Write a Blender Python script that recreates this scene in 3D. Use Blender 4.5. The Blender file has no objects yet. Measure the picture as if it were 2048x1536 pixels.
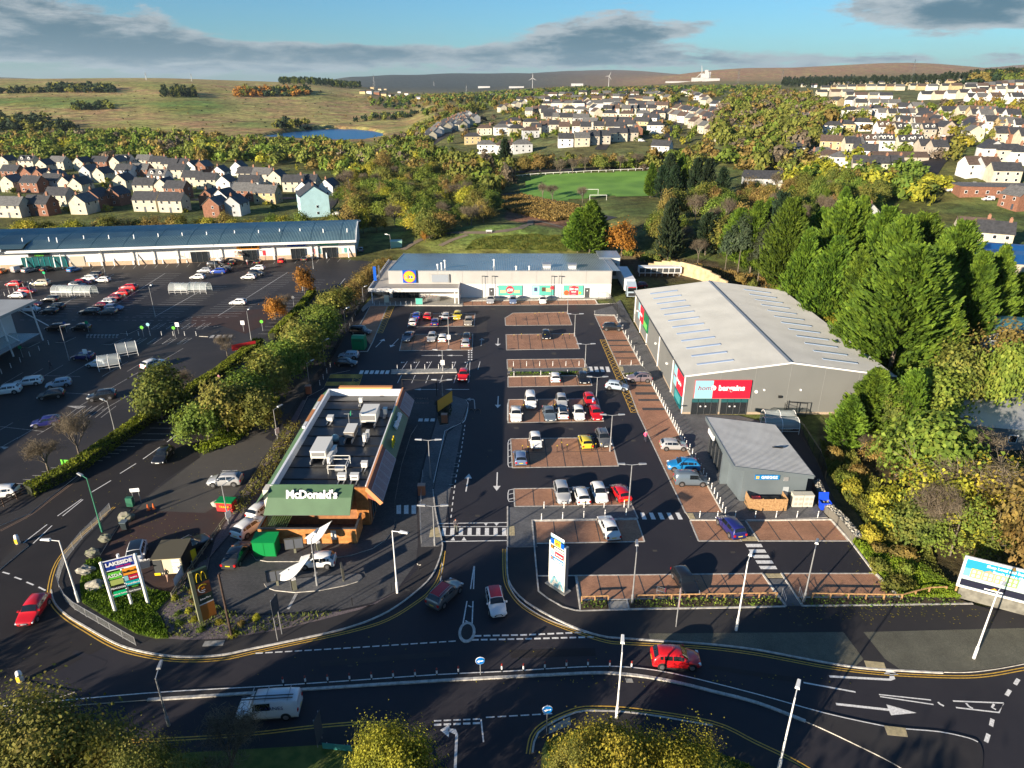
import bpy,bmesh,math,random
import numpy as np
from mathutils import Vector,Matrix,noise as mnoise
from mathutils.geometry import tessellate_polygon
R=math.radians
rnd=random.Random(7)
rng=np.random.default_rng(7)
sc=bpy.context.scene
COL=sc.collection
CH,PITCH,FPX=48.0,R(23.7),1365.0
SP,CP=math.sin(PITCH),math.cos(PITCH)
cam_d=bpy.data.cameras.new('camera');cam=bpy.data.objects.new('camera',cam_d);COL.objects.link(cam)
cam.location=(0,0,CH);cam.rotation_euler=(R(90)-PITCH,0,0)
cam_d.sensor_width=36.0;cam_d.lens=36.0*FPX/2048.0;cam_d.clip_start=0.5;cam_d.clip_end=40000
sc.camera=cam
SUN_EL,SUN_AZ=R(14.5),R(225)
wd=bpy.data.worlds.new('World');sc.world=wd;wd.use_nodes=True
sun_d=bpy.data.lights.new('sun','SUN');sun_d.energy=5.0;sun_d.angle=R(0.5);sun_d.color=(1.0,0.85,0.66)
sun=bpy.data.objects.new('sun',sun_d);COL.objects.link(sun)
sd=Vector((math.sin(SUN_AZ)*math.cos(SUN_EL),math.cos(SUN_AZ)*math.cos(SUN_EL),math.sin(SUN_EL)))
sun.rotation_euler=sd.to_track_quat('Z','Y').to_euler();sun.location=(-60,-60,80)
sc.view_settings.view_transform='Standard';sc.view_settings.look='None'
sc.view_settings.exposure=1.3;sc.view_settings.gamma=1.0;sc.view_settings.use_curve_mapping=False
def build_world():
 nt=wd.node_tree;N=nt.nodes;L=nt.links;N.clear()
 out=N.new('ShaderNodeOutputWorld');bg=N.new('ShaderNodeBackground');bg.inputs['Strength'].default_value=0.052
 sky=N.new('ShaderNodeTexSky');sky.sky_type='NISHITA';sky.sun_disc=False
 sky.sun_elevation=SUN_EL;sky.sun_rotation=SUN_AZ;sky.altitude=300;sky.dust_density=0.6;sky.ozone_density=2.2;sky.air_density=1.0
 tc=N.new('ShaderNodeTexCoord');sep=N.new('ShaderNodeSeparateXYZ');L.new(tc.outputs['Generated'],sep.inputs[0])
 def m(op,a,b=None,c=None):
  n=N.new('ShaderNodeMath');n.operation=op
  for i,x in enumerate((a,b,c)):
   if x is None:continue
   if isinstance(x,(int,float)):n.inputs[i].default_value=x
   else:L.new(x,n.inputs[i])
  return n.outputs[0]
 az=m('ARCTAN2',sep.outputs[0],sep.outputs[1]);el=m('ARCSINE',sep.outputs[2])
 elc=m('MAXIMUM',el,0.0)
 ell=m('DIVIDE',elc,m('ADD',elc,0.35))
 comb=N.new('ShaderNodeCombineXYZ');L.new(az,comb.inputs[0]);L.new(m('MULTIPLY',ell,1.9),comb.inputs[1])
 def noise(scale,det,rough,off):
  mp=N.new('ShaderNodeMapping');mp.inputs['Location'].default_value=off;L.new(comb.outputs[0],mp.inputs['Vector'])
  n=N.new('ShaderNodeTexNoise');n.inputs['Scale'].default_value=scale;n.inputs['Detail'].default_value=det
  n.inputs['Roughness'].default_value=rough;n.inputs['Distortion'].default_value=0.25
  L.new(mp.outputs[0],n.inputs['Vector']);return n.outputs['Fac']
 n1=noise(6.5,12,0.62,(3.1,1.7,0));n2=noise(16.0,12,0.66,(8.2,4.4,0));n3=noise(14.0,10,0.62,(8.2,4.46,0.02))
 def blob(a0,e0,sa,se,amp):
  dx=m('DIVIDE',m('SUBTRACT',az,a0),sa);dy=m('DIVIDE',m('SUBTRACT',el,e0),se)
  r2=m('ADD',m('MULTIPLY',dx,dx),m('MULTIPLY',dy,dy))
  return m('MULTIPLY',m('EXPONENT',m('MULTIPLY',r2,-1.0)),amp)
 def px(u,v):return math.atan2((u-1024)/FPX,CP+(768-v)/FPX*SP),math.atan(((768-v)/FPX*CP-SP)/math.hypot((u-1024)/FPX,CP+(768-v)/FPX*SP))
 bias=None
 for u,v,sa,se,amp in((60,40,.17,.030,.34),(230,100,.26,.018,.30),(1240,50,.075,.022,.32),(1400,60,.05,.010,.2),(1160,88,.12,.018,.26),(1880,14,.22,.018,.33),(1950,40,.12,.012,.2),(560,98,.26,.012,.16),(900,108,.30,.011,.12),(1000,128,.7,.014,.13),(1600,120,.5,.012,.10),(700,40,.16,.022,-.3),(1560,45,.10,.022,-.25),(1750,80,.14,.012,-.1),(540,60,.1,.02,-.15)):
  a,e=px(u,v);b=blob(a,e,sa,se,amp);bias=b if bias is None else m('ADD',bias,b)
 dens=m('ADD',m('ADD',m('MULTIPLY',n1,0.72),m('MULTIPLY',n2,0.52)),bias)
 mr=N.new('ShaderNodeMapRange');mr.interpolation_type='SMOOTHSTEP';L.new(dens,mr.inputs[0])
 mr.inputs[1].default_value=0.70;mr.inputs[2].default_value=0.84
 mask=m('MULTIPLY',mr.outputs[0],0.93)
 mr2=N.new('ShaderNodeMapRange');mr2.interpolation_type='SMOOTHSTEP';L.new(m('ADD',dens,m('MULTIPLY',m('SUBTRACT',n3,0.5),0.9)),mr2.inputs[0])
 mr2.inputs[1].default_value=0.72;mr2.inputs[2].default_value=1.12
 hi=m('SMOOTH_MIN',1.0,m('MULTIPLY',elc,14.0),0.1)
 rgb=lambda c:(lambda n:(setattr(n.outputs[0],'default_value',(*c,1)),n.outputs[0])[1])(N.new('ShaderNodeRGB'))
 def mix(f,a,b,bt='MIX'):
  n=N.new('ShaderNodeMix');n.data_type='RGBA';n.blend_type=bt
  for s,x in((n.inputs[0],f),(n.inputs[6],a),(n.inputs[7],b)):
   if isinstance(x,(int,float)):s.default_value=x
   else:L.new(x,s)
  return n.outputs[2]
 cl=mix(mr2.outputs[0],rgb((3.9,4.3,4.5)),rgb((0.75,1.45,1.95)))
 cl=mix(m('MULTIPLY',m('SUBTRACT',1.0,hi),0.45),cl,rgb((2.3,3.5,4.3)))
 base=mix(1.0,sky.outputs[0],rgb((0.46,0.84,1.14)),'MULTIPLY')
 veil=m('MULTIPLY',m('EXPONENT',m('MULTIPLY',elc,-28.0)),m('MULTIPLY_ADD',n2,1.3,-.15));base=mix(m('MULTIPLY',m('MAXIMUM',veil,0.0),.75),base,rgb((3.3,3.9,4.3)))
 col=mix(mask,base,cl)
 L.new(col,bg.inputs['Color']);L.new(bg.outputs[0],out.inputs['Surface'])
build_world()
def ray(u,v):
 t=(v-768)/FPX
 return(u-1024)/FPX,CP-t*SP,-(SP+t*CP)
def G(u,v,z=0.0):
 x,y,d=ray(u,v);s=(z-CH)/d
 return(x*s,y*s)
def g2(pts,z=0.0):return[G(u,v,z) for u,v in pts]
def zat(v,Y):
 x,y,d=ray(1024,v);return CH+d/y*Y
def xat(u,Y,z):return(u-1024)/FPX*(Y*CP+(CH-z)*SP)
TU=np.array([-900,0,300,600,720,800,900,1200,1500,1800,2048,2900],float)
TA=(TU-1024)/1488.0
TY=np.array([1,200,260,350,500,700,900,1200,1600,2200,3200,4500,6500,9000,16000],float)
TZ=np.array([[0,0,0,0,0,4,14,34,60,68,60,60,70,70,60],[0,0,0,0,0,3,12,30,58,66,66,70,100,90,80],[0,0,0,0,0,2,10,27,52,62,58,60,70,60,60],[0,0,0,0,0,0,4,17,40,52,48,45,50,60,60],[0,0,0,0,0,0,2,12,30,42,36,40,110,100,60],[0,0,0,0,0,0,2,8,16,22,20,40,122,100,60],[0,0,0,0,7,13,17,20,20,20,20,40,126,110,60],[0,0,0,3,15,24,29,33,36,37,38,60,130,205,60],[0,0,1,4,16,25,31,36,40,44,70,135,120,110,60],[0,0,2,12,23,32,39,45,48,50,90,160,150,140,60],[0,0,4,18,30,40,48,57,60,60,80,120,150,260,60],[0,2,10,30,45,55,62,66,66,66,80,120,150,200,60]],float)
LAKE=g2([(505,274),(560,266),(610,260),(660,257),(720,258),(762,264),(765,272),(735,277),(690,279),(640,278),(580,275)])
def in_poly(x,y,P):
 x=np.asarray(x,float);y=np.asarray(y,float);c=np.zeros(x.shape,bool);n=len(P)
 for i in range(n):
  x0,y0=P[i];x1,y1=P[(i+1)%n]
  if y0==y1:continue
  c^=((y0>y)!=(y1>y))&(x<(x1-x0)*(y-y0)/(y1-y0)+x0)
 return c
def height(x,y):
 x=np.atleast_1d(np.asarray(x,float));y=np.atleast_1d(np.asarray(y,float))
 yy=np.maximum(y,1.0);a=np.clip(x/yy,TA[0],TA[-1]-1e-6)
 ly=np.log(np.clip(yy,1.0,15999.0));LY=np.log(TY)
 j=np.clip(np.searchsorted(LY,ly)-1,0,len(TY)-2);fy=(ly-LY[j])/(LY[j+1]-LY[j]);fy=fy*fy*(3-2*fy)*.5+fy*.5
 i=np.clip(np.searchsorted(TA,a,side='right')-1,0,len(TA)-2);fx=(a-TA[i])/(TA[i+1]-TA[i]);fx=fx*fx*(3-2*fx)
 z=(TZ[i,j]*(1-fx)*(1-fy)+TZ[i+1,j]*fx*(1-fy)+TZ[i,j+1]*(1-fx)*fy+TZ[i+1,j+1]*fx*fy)
 far=np.clip((yy-600)/1200,0,1)
 z=z+far*(np.sin(x*.011+1)*np.sin(y*.007)*2.2+np.sin(x*.004+y*.0023)*3+np.sin(x*.0013+2)*np.sin(y*.0011)*np.clip((yy-3000)/3000,0,1)*10)
 z=z+5.0*np.exp(-(((x+2)/30)**2+((y-228)/19)**2))*(y>192)*np.clip((y-192)/12,0,1)
 z=z+4.0*np.clip((y-196)/16,0,1)*np.clip((x-30)/14,0,1)*np.exp(-((y-235)/60)**2)*np.clip((110-x)/45,0,1)
 z=z+3.0*np.clip((x-66)/16,0,1)*np.clip((y-66)/30,0,1)*np.exp(-((y-130)/70)**2)
 z=np.where(in_poly(x,y,LAKE),-1.2,z)
 return z-0.05
def hz(x,y):return float(height(x,y)[0])
def T(u,v):
 x,y,d=ray(u,v);s=np.geomspace(40,14000,1500)
 X,Y,Z=x*s,y*s,CH+d*s;below=Z<height(X,Y)
 if not below.any():i=len(s)-1
 else:i=int(np.argmax(below))
 if i==0:return X[0],Y[0],hz(X[0],Y[0])
 lo,hi=s[i-1],s[i]
 for _ in range(18):
  md=.5*(lo+hi)
  if CH+d*md<hz(x*md,y*md):hi=md
  else:lo=md
 return x*hi,y*hi,hz(x*hi,y*hi)
_tb={}
def Tm(us,vs):
 return[T(u,v) for u,v in zip(us,vs)]
def link(o,parent=None):
 COL.objects.link(o)
 if parent is not None:o.parent=parent
 return o
def tag(o,label=None,cat=None,group=None,kind=None):
 if label:o['label']=label
 if cat:o['category']=cat
 if group:o['group']=group
 if kind:o['kind']=kind
 return o
def thing(name,label,cat,loc=(0,0,0),rotz=0.0,group=None):
 o=bpy.data.objects.new(name,None);o.empty_display_size=.5;link(o)
 o.location=loc;o.rotation_euler=(0,0,rotz)
 return tag(o,label,cat,group)
def dup(root,loc,rotz=0.0,label=None,group=None,scale=None,mat=None):
 r=root.copy();link(r);r.location=loc;r.rotation_euler=(0,0,rotz)
 if scale is not None:r.scale=scale if hasattr(scale,'__len__') else(scale,)*3
 if label:r['label']=label
 if group:r['group']=group
 def kids(src,dst):
  for ch in src.children:
   c=ch.copy();link(c,dst)
   if mat and ch.get('_p'):c.material_slots[0].material=mat
   kids(ch,c)
 kids(root,r)
 return r
def tess(t):
 if len(t)<6:return[tuple(range(len(t)))]
 out=[]
 for a,b,c in tessellate_polygon([[Vector(p) for p in t]]):
  ar=(t[b][0]-t[a][0])*(t[c][1]-t[a][1])-(t[b][1]-t[a][1])*(t[c][0]-t[a][0]);out.append((a,b,c) if ar>0 else(a,c,b))
 return out
class MB:
 def __init__(s):s.v=[];s.f=[];s.m=[];s.mats=[];s.sm=[]
 def mi(s,mat):
  if mat not in s.mats:s.mats.append(mat)
  return s.mats.index(mat)
 def add(s,vs,fs,mat,smooth=False):
  b=len(s.v);s.v+=[tuple(p) for p in vs];k=s.mi(mat)
  for f in fs:s.f.append([b+i for i in f]);s.m.append(k);s.sm.append(smooth)
  return s
 def box(s,x0,x1,y0,y1,z0,z1,mat):
  return s.add([(x0,y0,z0),(x1,y0,z0),(x1,y1,z0),(x0,y1,z0),(x0,y0,z1),(x1,y0,z1),(x1,y1,z1),(x0,y1,z1)],[(3,2,1,0),(4,5,6,7),(0,1,5,4),(1,2,6,5),(2,3,7,6),(3,0,4,7)],mat)
 def bar(s,p,q,w,h,mat,up=(0,0,1)):
  p,q=Vector(p),Vector(q);d=(q-p).normalized();u=Vector(up)
  if abs(d.dot(u))>.98:u=Vector((1,0,0))
  sd_=d.cross(u).normalized()*(w/2);up_=sd_.normalized().cross(d).normalized()*(h/2)
  a=[p-sd_-up_,p+sd_-up_,p+sd_+up_,p-sd_+up_];b=[x+(q-p) for x in a]
  return s.add(a+b,[(3,2,1,0),(4,5,6,7),(0,1,5,4),(1,2,6,5),(2,3,7,6),(3,0,4,7)],mat)
 def prism(s,pts,z0,z1,mat,top=None):
  n=len(pts)
  if sum(pts[i][0]*pts[(i+1)%n][1]-pts[(i+1)%n][0]*pts[i][1] for i in range(n))<0:pts=pts[::-1]
  b=[(x,y,z0) for x,y in pts];t=[(x,y,z1) for x,y in pts]
  s.add(b+t,[(i,(i+1)%n,n+(i+1)%n,n+i) for i in range(n)],mat)
  return s.add(t,tess(t),top or mat)
 def sheet(s,pts,z,mat):
  n=len(pts)
  if sum(pts[i][0]*pts[(i+1)%n][1]-pts[(i+1)%n][0]*pts[i][1] for i in range(n))<0:pts=pts[::-1]
  t=[(x,y,z) for x,y in pts];return s.add(t,tess(t),mat)
 def face(s,pts,mat):return s.add(pts,[tuple(range(len(pts)))],mat)
 def tube(s,p,q,r0,r1,mat,n=8,caps=True,smooth=True):
  p,q=Vector(p),Vector(q);d=(q-p).normalized();u=Vector((0,0,1)) if abs(d.z)<.95 else Vector((1,0,0))
  a=d.cross(u).normalized();b=d.cross(a).normalized()
  V=[p+(a*math.cos(2*math.pi*k/n)+b*math.sin(2*math.pi*k/n))*r0 for k in range(n)]+[q+(a*math.cos(2*math.pi*k/n)+b*math.sin(2*math.pi*k/n))*r1 for k in range(n)]
  s.add(V,[(k,n+k,n+(k+1)%n,(k+1)%n) for k in range(n)],mat,smooth)
  if caps:s.add(V[:n],[tuple(range(n))],mat);s.add(V[n:],[tuple(range(n))[::-1]],mat)
  return s
 def path(s,pts,r,mat,n=6):
  for a,b in zip(pts,pts[1:]):s.tube(a,b,r,r,mat,n)
  return s
 def lathe(s,prof,mat,c=(0,0,0),n=16,smooth=True):
  V=[(c[0]+r*math.cos(2*math.pi*k/n),c[1]+r*math.sin(2*math.pi*k/n),c[2]+z) for r,z in prof for k in range(n)]
  m=len(prof);return s.add(V,[(j*n+k,j*n+(k+1)%n,(j+1)*n+(k+1)%n,(j+1)*n+k) for j in range(m-1) for k in range(n)],mat,smooth)
 def mesh(s,name):
  me=bpy.data.meshes.new(name);me.from_pydata(s.v,[],s.f)
  for m_ in s.mats:me.materials.append(m_)
  me.polygons.foreach_set('material_index',s.m);me.polygons.foreach_set('use_smooth',s.sm);me.update();return me
 def build(s,name,parent=None,org=True,**kw):
  if parent is not None and org:
   ox,oy,oz=parent.matrix_basis.translation if parent.parent is None else _org(parent)
   s.v=[(x-ox,y-oy,z-oz) for x,y,z in s.v]
  o=bpy.data.objects.new(name,s.mesh(name));link(o,parent)
  return tag(o,**kw) if kw else o
def _org(o):
 t=Vector((0,0,0))
 while o is not None:t+=Vector(o.matrix_basis.translation);o=o.parent
 return t
def ribbon(pts,w,off=0.0,closed=False):
 P=[Vector((x,y)) for x,y in pts];n=len(P);res=[]
 for i in range(n):
  a=P[i-1] if i>0 or closed else P[i];b=P[(i+1)%n] if i<n-1 or closed else P[i]
  d=(b-a)
  if d.length<1e-9:d=Vector((1,0))
  d.normalize();nn=Vector((-d.y,d.x))
  res.append((P[i]+nn*(off-w/2),P[i]+nn*(off+w/2)))
 return res
def smooth_line(pts,k=4):
 P=[Vector(p) for p in pts];out=[]
 for i in range(len(P)-1):
  p0=P[max(i-1,0)];p1=P[i];p2=P[i+1];p3=P[min(i+2,len(P)-1)]
  for j in range(k):
   t=j/k;out.append(tuple(.5*((2*p1)+(p2-p0)*t+(2*p0-5*p1+4*p2-p3)*t*t+(3*p1-p0-3*p2+p3)*t**3)))
 out.append(tuple(P[-1]));return out
def resample(pts,step):
 P=[Vector(p) for p in pts];d=[0]
 for a,b in zip(P,P[1:]):d.append(d[-1]+(b-a).length)
 n=max(1,round(d[-1]/step));out=[]
 for k in range(n+1):
  s_=d[-1]*k/n;i=max(0,min(len(P)-2,int(np.searchsorted(d,s_))-1));f=(s_-d[i])/max(1e-9,d[i+1]-d[i])
  out.append(tuple(P[i].lerp(P[i+1],min(1,max(0,f)))))
 return out
def new_mat(name):
 m_=bpy.data.materials.new(name);m_.use_nodes=True
 return m_,m_.node_tree.nodes,m_.node_tree.links,m_.node_tree.nodes['Principled BSDF']
def mat(name,col,rough=.8,metal=0.0,var=.12,scale=1.5,bump=0.0,bscale=None,spec=None,tint=None,det=4,coat=0,worn=None,objvar=0.0):
 """plain material: base colour with noise variation, a second tint in patches, fine relief"""
 m_,N,L,b=new_mat(name)
 b.inputs['Roughness'].default_value=rough;b.inputs['Metallic'].default_value=metal
 if spec is not None:b.inputs['Specular IOR Level'].default_value=spec
 if coat:b.inputs['Coat Weight'].default_value=coat;b.inputs['Coat Roughness'].default_value=.05
 g=N.new('ShaderNodeNewGeometry')
 n=N.new('ShaderNodeTexNoise');n.inputs['Scale'].default_value=scale;n.inputs['Detail'].default_value=det;L.new(g.outputs['Position'],n.inputs['Vector'])
 mx=N.new('ShaderNodeMix');mx.data_type='RGBA'
 lo=tuple(max(0,c*(1-var)) for c in col);hi=tint if tint else tuple(min(1,c*(1+var)) for c in col)
 cr=N.new('ShaderNodeMapRange');cr.inputs[1].default_value=.35;cr.inputs[2].default_value=.65;L.new(n.outputs['Fac'],cr.inputs[0])
 L.new(cr.outputs[0],mx.inputs[0]);mx.inputs[6].default_value=(*lo,1);mx.inputs[7].default_value=(*hi,1)
 col_out=mx.outputs[2]
 if objvar:
  oi=N.new('ShaderNodeObjectInfo');hs=N.new('ShaderNodeHueSaturation');mr=N.new('ShaderNodeMapRange')
  L.new(oi.outputs['Random'],mr.inputs[0]);mr.inputs[3].default_value=1-objvar;mr.inputs[4].default_value=1+objvar
  L.new(mr.outputs[0],hs.inputs['Value']);L.new(col_out,hs.inputs['Color']);col_out=hs.outputs[0]
 L.new(col_out,b.inputs['Base Color'])
 if bump:
  n2=N.new('ShaderNodeTexNoise');n2.inputs['Scale'].default_value=bscale or scale*12;n2.inputs['Detail'].default_value=3;L.new(g.outputs['Position'],n2.inputs['Vector'])
  bp=N.new('ShaderNodeBump');bp.inputs['Strength'].default_value=bump;bp.inputs['Distance'].default_value=.05
  L.new(n2.outputs['Fac'],bp.inputs['Height']);L.new(bp.outputs[0],b.inputs['Normal'])
 return m_
def flat(name,col,rough=.5,metal=0.0,coat=0,emis=None):
 m_,N,L,b=new_mat(name);b.inputs['Base Color'].default_value=(*col,1);b.inputs['Roughness'].default_value=rough;b.inputs['Metallic'].default_value=metal
 if coat:b.inputs['Coat Weight'].default_value=coat;b.inputs['Coat Roughness'].default_value=.04
 return m_
_mc={}
def C(hexname,col,rough=.5,metal=0.0,coat=0):
 if hexname not in _mc:_mc[hexname]=flat(hexname,col,rough,metal,coat)
 return _mc[hexname]
def paving_mat(name,c1,c2,mortar,sx,sy,rough=.85,msize=.012,patch=None,offset=.5):
 """small block paving: coursed colour and joints, weathered in patches"""
 m_,N,L,b=new_mat(name);b.inputs['Roughness'].default_value=rough
 g=N.new('ShaderNodeNewGeometry');br=N.new('ShaderNodeTexBrick');L.new(g.outputs['Position'],br.inputs['Vector'])
 br.inputs['Scale'].default_value=1;br.inputs['Brick Width'].default_value=sx;br.inputs['Row Height'].default_value=sy
 br.inputs['Mortar Size'].default_value=msize;br.inputs['Mortar Smooth'].default_value=.3;br.offset=offset
 br.inputs['Color1'].default_value=(*c1,1);br.inputs['Color2'].default_value=(*c2,1);br.inputs['Mortar'].default_value=(*mortar,1)
 n=N.new('ShaderNodeTexNoise');n.inputs['Scale'].default_value=.35;n.inputs['Detail'].default_value=8;n.inputs['Roughness'].default_value=.7;L.new(g.outputs['Position'],n.inputs['Vector'])
 mr=N.new('ShaderNodeMapRange');mr.inputs[1].default_value=.35;mr.inputs[2].default_value=.7;mr.inputs[3].default_value=.78;mr.inputs[4].default_value=1.2;L.new(n.outputs['Fac'],mr.inputs[0])
 hs=N.new('ShaderNodeHueSaturation');L.new(br.outputs['Color'],hs.inputs['Color']);L.new(mr.outputs[0],hs.inputs['Value'])
 L.new(hs.outputs[0],b.inputs['Base Color'])
 bp=N.new('ShaderNodeBump');bp.inputs['Strength'].default_value=.4;bp.inputs['Distance'].default_value=.01;bp.invert=True
 L.new(br.outputs['Fac'],bp.inputs['Height']);L.new(bp.outputs[0],b.inputs['Normal'])
 return m_
def asphalt_mat(name,c,patchc,rough=.75,seed=0.0):
 m_,N,L,b=new_mat(name);b.inputs['Specular IOR Level'].default_value=.2
 g=N.new('ShaderNodeNewGeometry')
 def noise(sc_,det=5,ro=.6,dist=0):
  mp=N.new('ShaderNodeMapping');mp.inputs['Location'].default_value=(seed,seed*2,0);L.new(g.outputs['Position'],mp.inputs['Vector'])
  n=N.new('ShaderNodeTexNoise');n.inputs['Scale'].default_value=sc_;n.inputs['Detail'].default_value=det;n.inputs['Roughness'].default_value=ro;n.inputs['Distortion'].default_value=dist
  L.new(mp.outputs[0],n.inputs['Vector']);return n.outputs['Fac']
 big=noise(.06,6,.65,.5);mid=noise(1.1,6,.7);fine=noise(26,2)
 a=N.new('ShaderNodeMix');a.data_type='RGBA';r1=N.new('ShaderNodeMapRange');r1.inputs[1].default_value=.38;r1.inputs[2].default_value=.66;L.new(big,r1.inputs[0]);L.new(r1.outputs[0],a.inputs[0])
 a.inputs[6].default_value=(*c,1);a.inputs[7].default_value=(*patchc,1)
 hs=N.new('ShaderNodeHueSaturation');L.new(a.outputs[2],hs.inputs['Color'])
 ad=N.new('ShaderNodeMath');ad.operation='MULTIPLY_ADD';L.new(mid,ad.inputs[0]);ad.inputs[1].default_value=.5;ad.inputs[2].default_value=.42
 ad2=N.new('ShaderNodeMath');ad2.operation='MULTIPLY_ADD';L.new(fine,ad2.inputs[0]);ad2.inputs[1].default_value=.7;L.new(ad.outputs[0],ad2.inputs[2])
 L.new(ad2.outputs[0],hs.inputs['Value']);L.new(hs.outputs[0],b.inputs['Base Color'])
 r2=N.new('ShaderNodeMapRange');r2.inputs[3].default_value=rough-.14;r2.inputs[4].default_value=rough+.12;L.new(mid,r2.inputs[0]);L.new(r2.outputs[0],b.inputs['Roughness'])
 bp=N.new('ShaderNodeBump');bp.inputs['Strength'].default_value=.35;bp.inputs['Distance'].default_value=.01;L.new(fine,bp.inputs['Height']);L.new(bp.outputs[0],b.inputs['Normal'])
 return m_
M={}
M['asphalt_new']=asphalt_mat('new asphalt',(.027,.0255,.031),(.036,.0335,.038),.62)
M['asphalt_road']=asphalt_mat('road asphalt',(.022,.020,.021),(.034,.030,.029),.7,5)
M['asphalt_old']=asphalt_mat('old asphalt',(.030,.028,.029),(.048,.043,.042),.62,9)
M['asphalt_red']=asphalt_mat('red worn asphalt',(.060,.034,.030),(.045,.036,.034),.8,14)
M['asphalt_light']=asphalt_mat('dusty asphalt',(.080,.074,.066),(.055,.052,.048),.85,17)
M['path_dark']=asphalt_mat('footpath asphalt',(.032,.030,.032),(.042,.040,.040),.75,3)
M['brown_block']=paving_mat('brown block paving',(.50,.255,.145),(.40,.20,.115),(.06,.036,.028),.21,.105,msize=.008)
M['grey_block']=paving_mat('grey block paving',(.17,.17,.17),(.11,.11,.115),(.04,.04,.04),.21,.105,msize=.008)
M['dark_block']=paving_mat('charcoal block paving',(.085,.085,.088),(.055,.055,.058),(.02,.02,.02),.22,.11,msize=.01)
M['verge_block']=paving_mat('mossy sett paving',(.21,.20,.15),(.15,.145,.11),(.035,.035,.02),.1,.1,msize=.015)
M['slab']=mat('concrete slab',(.30,.29,.26),.85,var=.2,scale=3,bump=.3)
M['kerb']=mat('concrete kerb',(.46,.44,.40),.8,var=.25,scale=2.5,bump=.2)
M['tactile']=mat('buff tactile paving',(.42,.35,.20),.85,var=.15,scale=4,bump=.3)
M['line_white']=mat('white road paint',(.72,.71,.68),.6,var=.18,scale=6,bump=.1)
M['line_worn']=mat('worn white paint',(.38,.37,.35),.7,var=.4,scale=5)
M['line_yellow']=mat('yellow road paint',(.60,.36,.05),.6,var=.2,scale=5)
M['line_faded']=mat('faded brown paint',(.20,.13,.09),.7,var=.2,scale=5)
M['soil']=mat('planting soil',(.055,.038,.025),.95,var=.4,scale=3,bump=.8)
M['gravel']=mat('purple slate chippings',(.13,.105,.11),.9,var=.45,scale=14,bump=.8,bscale=30)
M['grass']=mat('short grass',(.10,.17,.02),.9,var=.4,scale=1.2,bump=.8,bscale=9,tint=(.14,.16,.03))
M['verge']=mat('rough verge',(.075,.075,.025),.95,var=.45,scale=.7,bump=.9,bscale=6,tint=(.12,.10,.04))
M['pitch']=mat('pitch grass',(.10,.25,.02),.9,var=.2,scale=.08,tint=(.14,.30,.03))
M['white']=mat('white painted metal',(.78,.78,.76),.45,var=.05)
M['galv']=mat('galvanised steel',(.42,.43,.44),.45,.6,var=.12,scale=4)
M['dark']=flat('dark metal',(.02,.021,.023),.45,.2)
M['dgrey']=flat('dark grey metal',(.07,.075,.08),.45,.2)
M['steel']=flat('brushed steel',(.62,.62,.60),.35,.8)
M['black']=flat('black',(.008,.008,.009),.5)
M['wood']=mat('timber',(.36,.20,.085),.7,var=.25,scale=5,tint=(.46,.28,.13))
M['wood_dark']=mat('tarred timber',(.055,.032,.022),.8,var=.3,scale=5)
M['stone']=mat('boulder stone',(.30,.28,.23),.9,var=.35,scale=1.6,bump=.9,bscale=4,tint=(.16,.17,.10))
def glass_mat(name,c,rough=.08):
 m_,N,L,b=new_mat(name);b.inputs['Base Color'].default_value=(*c,1);b.inputs['Roughness'].default_value=rough;b.inputs['Metallic'].default_value=0;b.inputs['IOR'].default_value=1.52
 b.inputs['Specular IOR Level'].default_value=.8;return m_
M['glass']=glass_mat('window glass',(.018,.022,.026));M['glass_t']=glass_mat('teal window glass',(.02,.09,.10))
def clear_mat():
 m_=bpy.data.materials.new('clear sheet');m_.use_nodes=True;N=m_.node_tree.nodes;L=m_.node_tree.links;N.clear()
 o=N.new('ShaderNodeOutputMaterial');mx=N.new('ShaderNodeMixShader');mx.inputs[0].default_value=.38
 t=N.new('ShaderNodeBsdfTransparent');t.inputs[0].default_value=(.86,.92,.92,1);gl=N.new('ShaderNodeBsdfPrincipled');gl.inputs['Base Color'].default_value=(.55,.6,.6,1);gl.inputs['Roughness'].default_value=.12
 L.new(t.outputs[0],mx.inputs[1]);L.new(gl.outputs[0],mx.inputs[2]);L.new(mx.outputs[0],o.inputs[0]);return m_
M['clear']=clear_mat()
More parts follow.
